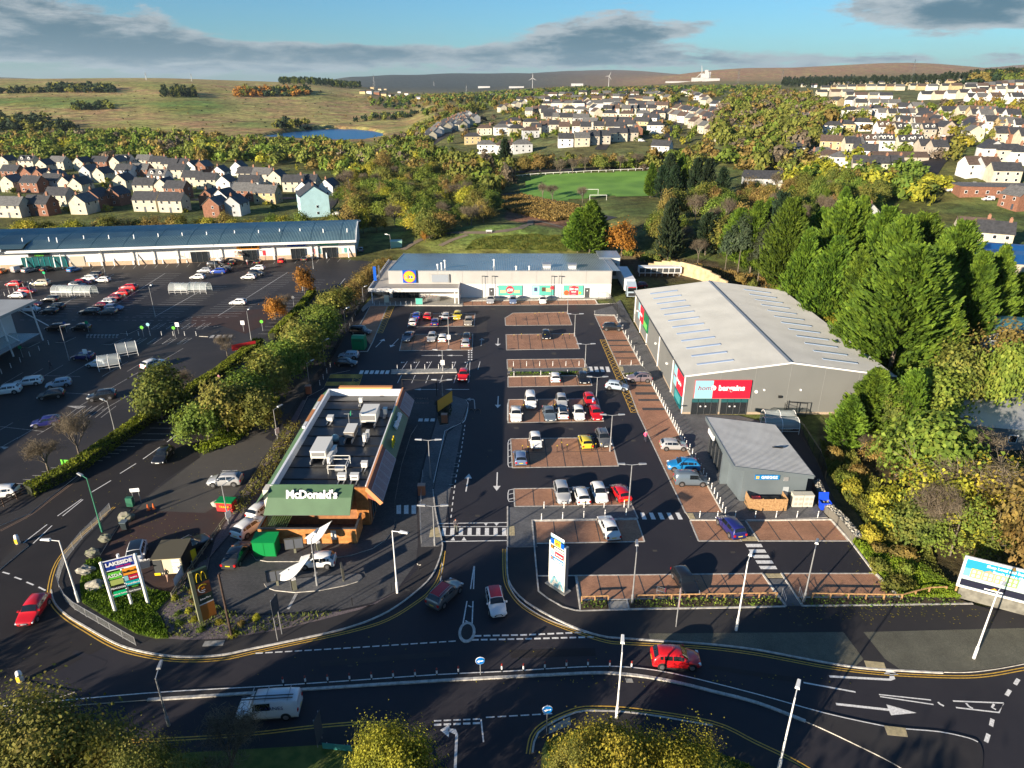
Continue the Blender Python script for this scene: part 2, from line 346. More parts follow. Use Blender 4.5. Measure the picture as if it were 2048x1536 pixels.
def terrain_mat():
 m_,N,L,b=new_mat('open ground');b.inputs['Roughness'].default_value=.95;b.inputs['Specular IOR Level'].default_value=.2
 at=N.new('ShaderNodeAttribute');at.attribute_name='cover';g=N.new('ShaderNodeNewGeometry')
 def noise(s,d=6,r=.65):
  n=N.new('ShaderNodeTexNoise');n.inputs['Scale'].default_value=s;n.inputs['Detail'].default_value=d;n.inputs['Roughness'].default_value=r;L.new(g.outputs['Position'],n.inputs['Vector']);return n.outputs['Fac']
 def mp(x,a,b_,c,d):
  n=N.new('ShaderNodeMapRange');L.new(x,n.inputs[0])
  for i,q in zip((1,2,3,4),(a,b_,c,d)):n.inputs[i].default_value=q
  return n.outputs[0]
 h1=N.new('ShaderNodeHueSaturation');L.new(at.outputs['Color'],h1.inputs['Color']);L.new(mp(noise(.035,10,.72),.36,.64,.62,1.38),h1.inputs['Value'])
 h2=N.new('ShaderNodeHueSaturation');L.new(h1.outputs[0],h2.inputs['Color']);L.new(mp(noise(.9),.3,.7,.7,1.3),h2.inputs['Value']);L.new(mp(noise(.012,8),.35,.65,.485,.515),h2.inputs['Hue'])
 h3=N.new('ShaderNodeHueSaturation');L.new(h2.outputs[0],h3.inputs['Color']);L.new(mp(noise(.13,8,.75),.40,.60,.55,1.45),h3.inputs['Value']);L.new(mp(noise(.021,9,.7),.42,.58,.47,.535),h3.inputs['Hue']);L.new(h3.outputs[0],b.inputs['Base Color'])
 bp=N.new('ShaderNodeBump');bp.inputs['Strength'].default_value=1.0;bp.inputs['Distance'].default_value=.6;L.new(noise(.55,8,.7),bp.inputs['Height']);L.new(bp.outputs[0],b.inputs['Normal'])
 return m_
def cover_colour(x,y,z):
 n=len(x);c=np.zeros((n,3))
 a=x/np.maximum(y,1);rr=np.hypot(x,y)
 d=y*CP+(CH-z)*SP;u=1024+FPX*x/np.maximum(d,1);v=768+FPX*(-(z-CH)*CP-y*SP)/np.maximum(d,1)
 v=np.where(y>5,v,3000)
 grass=np.array([.09,.105,.028]);tan=np.array([.32,.25,.095]);olive=np.array([.20,.19,.05]);town=np.array([.13,.135,.05]);wood=np.array([.11,.11,.035])
 brown=np.array([.30,.185,.095]);shaded_moor=np.array([.045,.058,.055]);green=np.array([.14,.19,.035]);soil=np.array([.075,.052,.034])
 c[:]=grass
 def blend(mask,col):
  m_=np.clip(mask,0,1)[:,None];c[:]=c*(1-m_)+np.array(col)*m_
 sig=lambda t:1/(1+np.exp(-np.clip(t,-30,30)))
 W=np.sin(x*.013+np.sin(y*.009)*2)*np.sin(y*.011+np.sin(x*.007)*2)
 blend(sig((y-470)/40),wood)
 left=sig((-.10-a)/.02)
 blend(left*sig((y-640-70*W)/35),tan)
 blend(left*sig((y-640)/35)*sig((W-.25)/.12)*.75,olive)
 for gu,gv,su,sv,k in((380,212,95,20,.9),(120,205,190,12,.85),(520,248,60,9,.7),(60,175,80,6,.3),(330,170,60,8,.3),(640,275,0,0,0)):
  if su:blend(np.exp(-(((u-gu)/su)**2+((v-gv)/sv)**2)**2)*k*(v<330),green)
 blend(np.exp(-(((u-650)/90)**2+((v-290)/9)**2)**2)*.9*(v<330),green*1.05)
 blend(np.exp(-(((u-620)/150)**2+((v-281)/3.5)**2)**2)*.8,(.30,.20,.09))
 right=sig((a+.05)/.02)
 blend(right*sig((y-420)/40)*sig((5200-y)/500),town)
 blend(sig((y-1500)/200)*right*.8,wood*1.1)
 blend(sig((y-2600-700*np.clip(a,0,1))/250)*sig((a-.02)/.05),brown)
 blend(sig((y-3000)/300)*sig((.10-a)/.05)*sig((a+.27)/.02),shaded_moor)  # cloud shadow on the far central hill, painted in as dark moor colour
 blend(sig((y-6200)/500),shaded_moor*1.2)
 blend(sig((y-5800)/400)*sig((a-.12)/.05),(.26,.17,.10))
 mound=np.exp(-((((x+2)/44)**2+((y-232)/30)**2)**2));blend(mound*.95,(.24,.22,.07))
 blend(mound*np.clip(W*2,0,1)*.8,green)
 blend(in_poly(u,v,[(1010,385),(1140,410),(1140,460),(1010,440)])*.9,(.19,.11,.055))
 blend(in_poly(u,v,[(1220,500),(1420,520),(1530,560),(1700,640),(1650,680),(1440,580),(1240,540)])*.85,soil)
 blend(in_poly(u,v,[(1640,830),(1800,780),(2200,900),(2200,1240),(1950,1215),(1800,1200),(1690,1080),(1620,960)])*.75,(.075,.06,.03))
 return c,u,v
def build_terrain():
 rad=np.concatenate([[0.01],np.geomspace(8,200,60),np.geomspace(206,2600,250),np.geomspace(2680,15500,60)])
 th=np.concatenate([np.linspace(-46,46,330),np.linspace(49,311,60)]);th=np.radians(th)
 nr,nt_=len(rad),len(th)
 X=(rad[:,None]*np.sin(th)[None]).ravel();Y=(rad[:,None]*np.cos(th)[None]).ravel()
 Z=height(X,Y)
 Z=np.where(Y<2,-0.05,Z)
 near=(Y<196)&(X<66);Z=np.where(near,-0.05,Z)
 i=np.arange(nr-1)[:,None];j=np.arange(nt_)[None];j2=(j+1)%nt_
 F=np.stack([i*nt_+j,(i)*nt_+j2,(i+1)*nt_+j2,(i+1)*nt_+j],-1).reshape(-1,4)[:,::-1]
 me=bpy.data.meshes.new('ground');me.vertices.add(len(X));me.vertices.foreach_set('co',np.stack([X,Y,Z],1).ravel())
 me.loops.add(F.size);me.loops.foreach_set('vertex_index',F.ravel());me.polygons.add(len(F))
 me.polygons.foreach_set('loop_start',np.arange(0,F.size,4));me.polygons.foreach_set('loop_total',np.full(len(F),4));me.polygons.foreach_set('use_smooth',np.ones(len(F),bool));me.update(calc_edges=True)
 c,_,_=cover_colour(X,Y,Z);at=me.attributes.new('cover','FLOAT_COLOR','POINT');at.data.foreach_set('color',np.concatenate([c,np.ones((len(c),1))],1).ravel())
 me.materials.append(terrain_mat());o=bpy.data.objects.new('ground',me);link(o);tag(o,kind='structure')
build_terrain()
wm,WN,WL,wb=new_mat('lake water');wb.inputs['Base Color'].default_value=(.012,.10,.26,1);wb.inputs['Roughness'].default_value=.3;wb.inputs['Specular IOR Level'].default_value=.3
_g=WN.new('ShaderNodeNewGeometry');_n=WN.new('ShaderNodeTexNoise');_n.inputs['Scale'].default_value=.6;_n.inputs['Detail'].default_value=6;WL.new(_g.outputs['Position'],_n.inputs['Vector'])
_b=WN.new('ShaderNodeBump');_b.inputs['Strength'].default_value=.5;_b.inputs['Distance'].default_value=.15;WL.new(_n.outputs['Fac'],_b.inputs['Height']);WL.new(_b.outputs[0],wb.inputs['Normal'])
cx=sum(p[0] for p in LAKE)/len(LAKE);cy=sum(p[1] for p in LAKE)/len(LAKE)
MB().sheet([(cx+(x-cx)*1.06,cy+(y-cy)*1.06) for x,y in LAKE],-0.3,wm).build('lake',kind='structure')
def S(name,pts,z,mt,kind='structure'):
 return MB().sheet(g2(pts),z,M[mt]).build(name,kind=kind)
def slabup(name,pts,z,mt,k=3,sm=True,wall='kerb'):
 P=g2(pts);return MB().prism(P,-.03,z,M[wall],M[mt]).build(name,kind='structure')
S('retail_park_asphalt',[(742,602),(925,612),(1238,606),(1262,640),(1262,700),(1376,830),(1600,850),(1660,980),(1700,1070),(1800,1197),(1945,1212),(2400,1240),(2500,1900),(-1600,1900),(-700,1300),(-300,1130),(0,1040),(240,1000),(400,1030),(560,880),(640,742),(700,640)],0.0,'asphalt_new')
S('superstore_car_park',[(-800,524),(0,541),(140,529),(712,509),(800,505),(775,530),(700,640),(640,742),(560,880),(400,1030),(240,1000),(0,1040),(-300,1130),(-900,1330),(-2600,1500),(-2600,560)],0.004,'asphalt_old')
S('service_road',[(712,511),(716,470),(760,462),(800,470),(806,492),(775,512),(742,577)],0.012,'asphalt_old')
S('access_road',[(700,560),(755,520),(775,515),(742,560),(640,690),(560,760),(420,870),(395,900),(400,915),(330,960),(262,1018),(227,1017),(160,1075),(100,1180),(132,1232),(225,1287),(0,1400),(-500,1500),(-600,1250),(0,1052),(60,1020),(160,940),(330,845),(470,745),(560,670),(630,610),(660,580)],0.008,'asphalt_road')
S('old_lane',[(400,915),(420,880),(480,880),(570,800),(660,690),(735,580),(745,584),(700,642),(610,797),(560,872),(470,990),(410,1030),(262,1018)],0.010,'asphalt_light')
S('burger_van_plot',[(200,1112),(235,1052),(262,1020),(410,1026),(470,990),(478,1010),(455,1062),(345,1192),(300,1172)],0.014,'asphalt_red')
S('red_crossing_surface',[(385,634),(480,622),(540,616),(530,650),(490,668),(440,650),(380,655)],0.012,'asphalt_red')
S('dark_road_patch',[(530,876),(556,850),(572,846),(545,884)],0.018,'asphalt_new')
BAYS={'bay_a':[(1011,651),(1010,636),(1026,626),(1135,624),(1144,650)],'bay_b':[(1012,669),(1149,667),(1159,697.5),(1013,700)],'bay_c':[(1014,719),(1167,717.5),(1175,735),(1015,738)],'bay_c2':[(1016,754),(1178,751),(1184,771),(1016,774)],'bay_d':[(1017,799),(1195,797.5),(1207,842.5),(1016,845.5)],'bay_e':[(1021,877.5),(1222,875),(1237,932),(1025,935.5)],'bay_f':[(1027.5,977.5),(1255,974),(1263,1010),(1029.5,1013)],'bay_g':[(1065,1043),(1274,1039),(1289,1083),(1068,1087)],'bay_h':[(1153,1151),(1524,1147),(1556,1195),(1162,1200)],'bay_i':[(1562,1147),(1748,1147),(1795,1194),(1594,1195)],'bay_j':[(1380,1041),(1440,1041),(1484,1082),(1397,1082)],'bay_k':[(1491,1042),(1661,1040),(1697,1082),(1517,1082)],'bay_l':[(1190,632),(1229,632),(1282,730),(1236,730.5)],'bay_m':[(1250,756),(1297,757),(1362,877),(1445,1026),(1371,1026),(1345,972),(1275,825)],'bay_n':[(822,627),(950,627),(948,652),(815,654)],'bay_o':[(806,669),(945.5,668),(944.5,700),(799,701.5)],'bay_p':[(740,612),(775,612),(745,685),(735,703),(697,703),(716,657)],'bay_q':[(926,603),(1190,600),(1195,609),(925,611.5)],}
for k,P in BAYS.items():
 S('parking_bay_paving',P,0.004,'brown_block')
def offset_edges(name,P,w=.14,z=.03,mt='kerb',skip=()):
 Q=g2(P);mb=MB();n=len(Q)
 for i in range(n):
  if i in skip:continue
  a,b=Q[i],Q[(i+1)%n];mb.bar((a[0],a[1],z/2),(b[0],b[1],z/2),w,z+.002*(i%2),M[mt])
 return mb.build(name,kind='structure')
EDGING={}
for k,P in BAYS.items():
 EDGING[k]=offset_edges('bay_edging',P,.16,.022)
def divide(P,n,row2=False,mt='dark_block',w=.12):
 mb=MB();a,b,c,d=[Vector(q) for q in g2(P)]
 for i in range(1,n):
  t=i/n;p=a.lerp(b,t);q=d.lerp(c,t);mb.sheet([tuple(x) for x in strip(p,q,w)],.010,M[mt])
 if row2:
  p=a.lerp(d,.5);q=b.lerp(c,.5);mb.sheet([tuple(x) for x in strip(p,q,w)],.011,M[mt])
 return mb.build('bay_divider_blocks',kind='structure')
def strip(p,q,w):
 p,q=Vector(p),Vector(q);d=(q-p).normalized();n=Vector((-d.y,d.x))*w/2
 return[p-n,q-n,q+n,p+n]
B=BAYS
divide([B['bay_a'][1],B['bay_a'][3],B['bay_a'][4],B['bay_a'][0]],6)
divide(B['bay_b'],6);divide(B['bay_c'],6);divide(B['bay_c2'],6);divide(B['bay_d'],6,True);divide(B['bay_e'],6,True);divide(B['bay_f'],6);divide(B['bay_g'],5)
divide(B['bay_h'],9);divide(B['bay_i'],4);divide(B['bay_j'],2);divide(B['bay_k'],4);divide(B['bay_n'],6,True);divide(B['bay_o'],6,True);divide(B['bay_q'],14)
mb=MB()
for u0,v0,u1,v1,h in((1205,657,1246,657,0),(1214,681,1253,681,3),(1218,691,1259,691,2),(1226,704,1267,704,3),(1231,716,1273,716,2),(1262,771,1304,771,4),(1270,787,1312,787,5),(1276,800,1321,800,4),(1284,818,1331,818,5)):
 if h:mb.sheet(g2([(u0,v0-h/2),(u1,v0-h/2),(u1+h*.5,v0+h/2),(u0+h*.3,v0+h/2)]),.010,M['dark_block'])
mb.build('accessible_bay_bands',kind='structure')
slabup('store_front_footway',[(750,590),(775,585),(1222,590),(1222,597),(1190,598.5),(926,601.5),(925,611.5),(742,610),(726,624),(722,618)],.09,'slab')
slabup('island_footway',[(1015,739),(1176,736),(1180,745),(1015,748)],.10,'grey_block')
slabup('island_planting',[(1015.5,748.8),(1174,746),(1177,751),(1016,753.4)],.12,'soil')
slabup('crossing_footway',[(1014,1015),(1264,1011.5),(1275,1037),(1064,1041),(1075,1094),(1016,1095)],.05,'grey_block')
slabup('shop_front_footway',[(1240,600),(1262,640),(1262,640),(1372,829),(1478,832),(1545,850),(1470,1000),(1628,1004),(1655,1036),(1490,1041),(1445,1026),(1362,877),(1297,757),(1296,745),(1284,731),(1230,630),(1193,630),(1188,622),(1225,612)],.09,'grey_block')
slabup('bay_head_footway',[(1238,732),(1284,732),(1296,745),(1244,747)],.09,'grey_block')
slabup('bay_head_planting',[(1245,748),(1292,746.5),(1297,755),(1249,755)],.11,'soil')
slabup('bin_store_footway',[(1372,1026.5),(1447,1026.5),(1492,1041),(1440,1040.4),(1380,1040)],.09,'grey_block')
S('bay_crosswalk_paving',[(1441,1042),(1490,1042),(1512,1072),(1476,1072)],.012,'grey_block')
S('bay_crosswalk_paving',[(1532,1158),(1569,1158),(1603,1212),(1566,1212)],.012,'grey_block')
slabup('disabled_bay_footway',[(783,739.5),(912,737),(914,745),(782,748)],.09,'slab')
slabup('recycling_footway',[(697,704),(735,703),(741,690),(700,655),(716,657),(740,612),(726,624),(642,742),(610,796),(647,777),(660,749),(700,741)],.05,'path_dark')
slabup('planting_strip',[(1161,1203),(1214,1201),(1218,1220),(1161,1222)],.12,'soil')
slabup('planting_strip',[(1259,1200.5),(1552,1196),(1566,1214),(1260,1219.5)],.12,'soil')
slabup('planting_strip',[(1597,1197),(1800,1197),(1855,1185),(1885,1184),(1935,1207),(1608,1213)],.12,'soil')
slabup('steps_landing',[(1215.5,1203),(1255,1202),(1257,1220),(1219,1220)],.06,'slab')
KR=[(1015,1096),(1016,1150),(1025,1175),(1050,1202),(1100,1232),(1162,1260),(1212,1274),(1250,1277),(1337,1283),(1425,1289),(1510,1299),(1575,1311),(1650,1325),(1725,1336),(1800,1341),(1910,1346),(1973,1342),(2048,1329),(2160,1305),(2400,1270)]
KRb=[(2400,1222),(1985,1222),(1945,1210),(1575,1215),(1512,1218),(1161,1224),(1150,1222),(1125,1215),(1095,1198),(1077,1184),(1075,1165),(1070,1096)]
KRs=smooth_line(g2(KR),4)
MB().prism(KRs+g2(KRb),-.03,.10,M['kerb'],M['path_dark']).build('footway',kind='structure')
S2=lambda name,pts,z,mt:MB().sheet(g2(pts,z),z,M[mt]).build(name,kind='structure')
S2('paved_verge',[(1297,1267),(1300,1279),(1337,1281),(1425,1287),(1510,1297),(1650,1322),(1712,1331),(1727,1318),(1687,1264)],.104,'verge_block')
S2('paved_verge',[(1727,1264),(2048,1256),(2300,1250),(2300,1280),(2048,1326),(1973,1339),(1910,1343),(1800,1338),(1770,1318)],.104,'verge_block')
KL=[(262,1019),(227,1019),(200,1045),(160,1080),(120,1128),(104,1180),(110,1205),(134,1230),(177,1256),(227,1284),(272,1300),(350,1313),(437,1311),(510,1296),(575,1283),(695,1256),(775,1224),(837,1179),(865,1149),(880,1112),(884,1092),(880,1070),(870,1025),(865,980),(875,927),(894,862),(922,846),(934,820),(935,806),(924,796),(907,792),(885,794),(875,800),(872,812),(876,824),(872,842),(850,915),(836,980),(837,1032),(839,1087),(834,1128),(841,1134),(795,1182),(750,1207),(682,1222),(570,1229),(487,1231),(450,1226),(420,1200),(411,1155),(419,1115),(452,1075),(512,1006),(567,897),(615,795),(608,795),(560,882),(470,1020),(345,1192),(300,1175),(200,1112),(245,1040)]
KLw=smooth_line(g2(KL[:43]),3)+g2(KL[43:])
MB().prism(KLw,-.03,.10,M['kerb'],M['path_dark']).build('footway',kind='structure')
slabup('lane_paving_base',[(0,0)]*0 or[(880,800),(905,792),(930,800),(935,810),(924,843),(894,860),(876,925),(866,978),(871,1022),(881,1068),(884,1090),(878,1094),(842,1095),(838,1032),(837,982),(852,916),(873,843),(877,824)],.104,'grey_block')
S2('grass_verge',[(166,1207),(212,1235),(275,1269),(312,1278),(338,1277),(325,1240),(312,1225),(345,1190),(300,1178),(220,1140),(200,1118),(175,1125),(160,1170)],.108,'grass')
S2('planting_bed_gravel',[(338,1277),(330,1245),(322,1228),(350,1190),(400,1125),(418,1114),(411,1155),(420,1200),(450,1227),(487,1232),(570,1230),(682,1223),(750,1208),(795,1183),(720,1219),(637,1241),(562,1259),(500,1269),(462,1276),(375,1280)],.112,'gravel')
S2('planting_bed_gravel',[(452,1076),(512,1007),(567,898),(612,800),(604,800),(556,885),(478,1005),(430,1078),(420,1112)],.112,'gravel')
S('drive_through_lane',[(825,801),(868,800),(872,820),(870,842),(848,915),(834,980),(834,1032),(836,1087),(831,1128),(793,1180),(749,1204),(682,1219),(570,1226),(487,1228),(452,1222),(424,1198),(415,1155),(422,1117),(455,1077),(515,1008),(568,900),(617,797),(645,797),(560,960),(520,1060),(510,1090),(530,1118),(600,1122),(700,1112),(760,1090),(785,1062),(790,1000),(795,900)],.006,'dark_block')
slabup('ordering_island',[(528,1168),(545,1163),(600,1158),(712,1148),(722,1150),(725,1156),(716,1164),(690,1172),(640,1182),(590,1186),(550,1182),(533,1176)],.10,'grey_block')
slabup('restaurant_apron',[(555,955),(520,1045),(505,1090),(503,1108),(512,1120),(535,1124),(590,1124),(640,1120),(700,1112),(745,1098),(772,1080),(788,1058),(790,1040),(790,1000),(803,930),(822,870),(835,850),(828,790),(640,790)],.09,'dark_block')
slabup('menu_island',[(873,800),(880,796),(899,800),(897,850),(880,852),(874,836),(878,822),(872,812)],.14,'soil')
S('parallel_bay_paving',[(922,848),(913,852),(895,866),(878,928),(868,978),(873,1022),(881,1060),(888,1060),(906,950),(925,850)],.006,'grey_block')
MT=[(-300,1440),(0,1412),(287,1386),(512,1373),(687,1361.5),(875,1348.5),(1012,1342),(1125,1335),(1200,1332),(1262,1334),(1350,1347),(1512,1387),(1648,1425),(1761,1450),(1811,1457),(1880,1463),(1936,1475),(1956,1484),(1966,1510),(1962,1560)]
MBt=[(1830,1560),(1790,1530),(1698,1484),(1611,1444),(1512,1406),(1425,1384),(1375,1371),(1300,1356),(1212,1347),(1125,1350),(1000,1356),(875,1363),(687,1375),(512,1387),(295,1401),(0,1424),(-300,1455)]
MB().prism(smooth_line(g2(MT),3)+smooth_line(g2(MBt),3),-.03,.10,M['kerb'],M['path_dark']).build('footway',kind='structure')
BC=[(1058,1590),(1065,1507),(1072,1474),(1095,1452),(1150,1427),(1187,1423),(1275,1428),(1425,1453),(1512,1493),(1600,1537),(1700,1600)]
MB().prism(smooth_line(g2(BC),4)+g2([(1700,1900),(1058,1900)]),-.03,.10,M['kerb'],M['path_dark']).build('footway',kind='structure')
S2('grass_verge',[(1078,1590),(1084,1500),(1092,1480),(1150,1462),(1200,1460),(1395,1488),(1500,1530),(1600,1600),(1600,1900),(1078,1900)],.108,'grass')
BL=[(-300,1530),(0,1500),(250,1492),(375,1483),(512,1473),(625,1460),(725,1453),(775,1454),(812,1466),(850,1486),(868,1520),(874,1580)]
MB().prism(smooth_line(g2(BL),4)+g2([(874,1900),(-300,1900)]),-.03,.10,M['kerb'],M['path_dark']).build('footway',kind='structure')
S2('grass_verge',[(-300,1552),(0,1520),(375,1505),(640,1490),(760,1492),(840,1530),(850,1900),(-300,1900)],.108,'grass')
slabup('splitter_island',[(-60,1420),(35,1366),(50,1364),(95,1374),(150,1385),(72,1412),(0,1422)],.10,'path_dark')
slabup('splitter_island',[(0,1128),(37,1087),(55,1088),(58,1092),(0,1140),(-60,1180),(-70,1160)],.10,'path_dark')
slabup('superstore_footway',[(0,1052),(-200,1110),(-200,1090),(0,1036),(55,1012),(150,942),(160,948),(60,1028)],.08,'path_dark')
kst={}
def kerbstones(name,pts,step,off,z=.115,w=.15,mt='kerb',limit=None):
 P=resample(pts,step);root=MB().bar((P[0][0],P[0][1],z/2),(P[0][0]+.01,P[0][1],z/2),.02,.02,M[mt]).build(name,kind='structure')
 for i in range(len(P)-1):
  a,b=Vector(P[i]),Vector(P[i+1]);L_=(b-a).length;key=(mt,round(z,3),w)
  if key not in kst:
   kst[key]=MB().box(-.5,.5,-w/2,w/2,-z/2,z/2,M[mt]).mesh('kerb_stone')
  d=(b-a).normalized();c=(a+b)/2+Vector((-d.y,d.x))*off
  o=bpy.data.objects.new('kerb_stone',kst[key]);link(o,root);o.location=(c.x,c.y,z/2+rnd.uniform(0,.006));o.rotation_euler=(0,0,math.atan2(d.y,d.x));o.scale=(max(.1,L_-.018),1,1)
kerbstones('kerb',KRs[:60],.92,-.06,.125)
kerbstones('kerb',smooth_line(g2(KL[5:24]),3),.92,-.06,.125)
kerbstones('kerb',smooth_line(g2(MBt[3:15]),3),.92,-.02,.13,.26)
kerbstones('kerb',smooth_line(g2(BC[1:8]),3),.92,.0,.125)
def kline(pts,w=.16,z=.12,name='kerb',mt='kerb',sm=0):
 P=g2(pts);P=smooth_line(P,sm) if sm else P
 mb=MB()
 for a,b in zip(P,P[1:]):mb.bar((a[0],a[1],z/2),(b[0],b[1],z/2),w,z,M[mt])
 return mb.build(name,kind='structure')
kline([(1064,1041),(1075,1164),(1077,1184),(1095,1198),(1125,1215),(1150,1222),(1161,1223),(1256,1220.5)]);kline([(1064,1041),(1276,1037.3)],z=.1);kline([(1276,1037),(1264,1011)],z=.06)
kline([(1151,1152),(1161,1222)]);kline([(1257,1220),(1570,1214.5)],.2,.14);kline([(1605,1213.5),(1945,1209)],.2,.14);kline([(1213,1203),(1217,1220)]);kline([(1254,1202),(1258,1220)])
kline([(1015,1014),(1015,1096)]);kline([(1075,1152),(1152,1151.5)],.14,.05)
kline([(1380,1040.5),(1440,1040.7)],z=.12);kline([(1492,1041.5),(1662,1039.5),(1700,1082),(1742,1138),(1800,1197)],.18,.13);kline([(1491,1041),(1518,1083)],z=.06);kline([(1524,1147),(1572,1213)],z=.1);kline([(1562,1147),(1605,1213)],z=.1)
kline([(1190,622),(1189,630),(1229.5,630.8),(1283.5,731)],.16,.12);kline([(1297.5,756),(1362.5,876.5),(1446,1026.5)],.16,.12);kline([(1249.5,755.8),(1298,755.3)],.16,.13);kline([(1236,730.8),(1250,756.5)],.14,.05)
kline([(1015.5,748.4),(1178,745.5)],.12,.12);kline([(1016,754),(1178,751.3)],.2,.14);kline([(782,748),(914,745.2)],.2,.13);kline([(742,611.4),(925,612.3)],.14,.11);kline([(926,602),(1190,599.3),(1196,608.5)],.18,.12)
kline([(1190,609),(1238,606.5)],.14,.1);kline([(741,611),(716,657),(700,655)],.12,.1);kline([(697,704),(735,703.5),(745,685)],.16,.12)
def slabs(name,P,nu,nv,mt='tactile',z=.108,gap=.02):
 Q=[Vector(q) for q in g2(P,z)];root=MB().sheet([tuple(q) for q in Q],z,M['slab']).build(name,kind='structure')
 for i in range(nu):
  for j in range(nv):
   f=lambda s_,t_:Q[0].lerp(Q[1],s_).lerp(Q[3].lerp(Q[2],s_),t_)
   g_=.03;q=[f((i+g_)/nu,(j+g_)/nv),f((i+1-g_)/nu,(j+g_)/nv),f((i+1-g_)/nu,(j+1-g_)/nv),f((i+g_)/nu,(j+1-g_)/nv)]
   MB().prism([tuple(a) for a in q],z+.002,z+.014+rnd.uniform(0,.004),M[mt]).build('tile',root,org=False)
slabs('tactile_paving',[(1728,1321),(1768,1325),(1773,1339),(1733,1335)],4,2)
slabs('tactile_paving',[(1768,1451),(1811,1456),(1816,1474),(1775,1470)],4,2)
slabs('tactile_paving',[(1016,1052),(1029,1052),(1030,1071),(1016,1071)],2,3,z=.056)
slabs('tactile_paving',[(862,1055),(877,1055),(881,1074),(858,1074)],2,3)
slabs('tactile_paving',[(1374,1026),(1386,1026),(1392,1040),(1380,1040)],1,2,z=.095)
slabs('tactile_paving',[(1481,1073),(1512,1073),(1518,1082),(1485,1082)],3,1,z=.016)
slabs('tactile_paving',[(1524,1147),(1561,1147),(1567,1156),(1530,1156)],3,1,z=.016)
slabs('tactile_paving',[(1098,1455),(1140,1433),(1142,1450),(1097,1468)],5,3,'slab')
slabs('tactile_paving',[(1016,735),(1024,735),(1024,742),(1016,742)],1,1,z=.105)
slabs('tactile_paving',[(1236,733),(1246,733),(1248,742),(1240,742)],1,1,z=.095)
slabs('tactile_paving',[(1165,736),(1173,736),(1175,742),(1167,742)],1,1,z=.105)
slabs('manhole_cover',[(410,1282),(450,1280),(446,1291),(404,1293)],3,1,'slab')
slabs('manhole_cover',[(1250,1357),(1264,1357),(1267,1365),(1253,1365)],1,1,'slab',z=.004)
LM={}
def mark(name,polys,mt='line_white',z=.016):
 mb=MB()
 for P in polys:mb.sheet(g2(P),z,M[mt])
 return mb.build(name,kind='structure')
def line(pts,w=.12,mt='line_white',z=.016,sm=0,name='road_marking',mb=None,hz_=0):
 P=g2(pts,z);P=smooth_line(P,sm) if sm else P;own=mb is None;mb=mb or MB();r_=ribbon(P,w)
 for(a0,a1),(b0,b1) in zip(r_,r_[1:]):mb.face([(a0.x,a0.y,z),(b0.x,b0.y,z),(b1.x,b1.y,z),(a1.x,a1.y,z)],M[mt])
 return mb.build(name,kind='structure') if own else None
def dashes(pts,n,duty,w=.12,mt='line_white',z=.016,sm=0):
 P=g2(pts);P=smooth_line(P,sm) if sm else P;P=resample(P,1e9) if False else P
 Q=resample(P,sum((Vector(b)-Vector(a)).length for a,b in zip(P,P[1:]))/(n*4));mb=MB();k=4
 for i in range(n):
  seg=Q[i*k:i*k+max(2,int(round(duty*k))+1)]
  for(a0,a1),(b0,b1) in zip(ribbon(seg,w),ribbon(seg,w)[1:]):mb.face([(a0.x,a0.y,z),(b0.x,b0.y,z),(b1.x,b1.y,z),(a1.x,a1.y,z)],M[mt])
 return mb.build('road_marking',kind='structure')
def arrow(u,v,L_=3.2,ang=90,w=.16,hw=.5,hl=1.2,mt='line_white',bend=0,z=.016,name='road_arrow'):
 x,y=G(u,v);a=R(ang);d=Vector((math.cos(a),math.sin(a)));n=Vector((-d.y,d.x));c=Vector((x,y));p=lambda s_,t_:tuple(c+d*s_+n*t_)
 mb=MB()
 if not bend:
  mb.sheet([p(-L_/2,-w/2),p(L_/2-hl,-w/2),p(L_/2-hl,w/2),p(-L_/2,w/2)],z,M[mt]);mb.sheet([p(L_/2-hl,-hw),p(L_/2,0),p(L_/2-hl,hw)],z,M[mt])
 else:
  s_=bend;mb.sheet([p(-L_/2,-w/2),p(L_/2-hl,-w/2),p(L_/2-hl,w/2),p(-L_/2,w/2)],z,M[mt])
  mb.sheet([p(L_/2-hl,-w/2*s_),p(L_/2-hl+.5,.1*s_),p(L_/2-hl+.6,.7*s_),p(L_/2-hl+.3,.7*s_),p(L_/2-hl,w/2*s_)],z,M[mt])
  mb.sheet([p(L_/2-hl-.25,.62*s_),p(L_/2-hl+1.0,.62*s_),p(L_/2-hl+.45,1.35*s_)],z,M[mt])
 return mb.build(name,kind='structure')
def dyl(pts,off=0.0,mt='line_yellow'):
 P=smooth_line(g2(pts),4);mb=MB()
 for o_ in(off-.13,off+.13):
  r_=ribbon(P,.10,o_)
  for(a0,a1),(b0,b1) in zip(r_,r_[1:]):mb.face([(a0.x,a0.y,.016),(b0.x,b0.y,.016),(b1.x,b1.y,.016),(a1.x,a1.y,.016)],M[mt])
 mb.build('double_yellow_line',kind='structure')
dyl([(229,1014),(196,1042),(155,1078),(114,1124),(98,1180),(105,1208),(130,1235),(172,1262),(222,1291),(270,1308),(350,1321),(440,1319),(512,1304),(577,1290),(697,1264),(775,1240),(837,1202),(862,1180),(880,1150),(888,1102)])
dyl([(1008,1098),(1009,1150),(1018,1180),(1046,1214),(1097,1243),(1160,1267),(1212,1283),(1250,1287),(1337,1291),(1425,1297),(1510,1308),(1575,1320),(1650,1334),(1725,1344),(1800,1350),(1910,1354),(1973,1351),(2048,1338),(2200,1310)])
dyl([(1056,1508),(1064,1472),(1088,1447),(1145,1421),(1187,1415),(1275,1420),(1425,1445),(1512,1485),(1600,1528),(1700,1590)])
dyl([(0,1494),(375,1477),(512,1467),(625,1454),(725,1446),(780,1447)])
dyl([(0,1062),(60,1030),(100,1000),(160,955)],mt='line_faded')
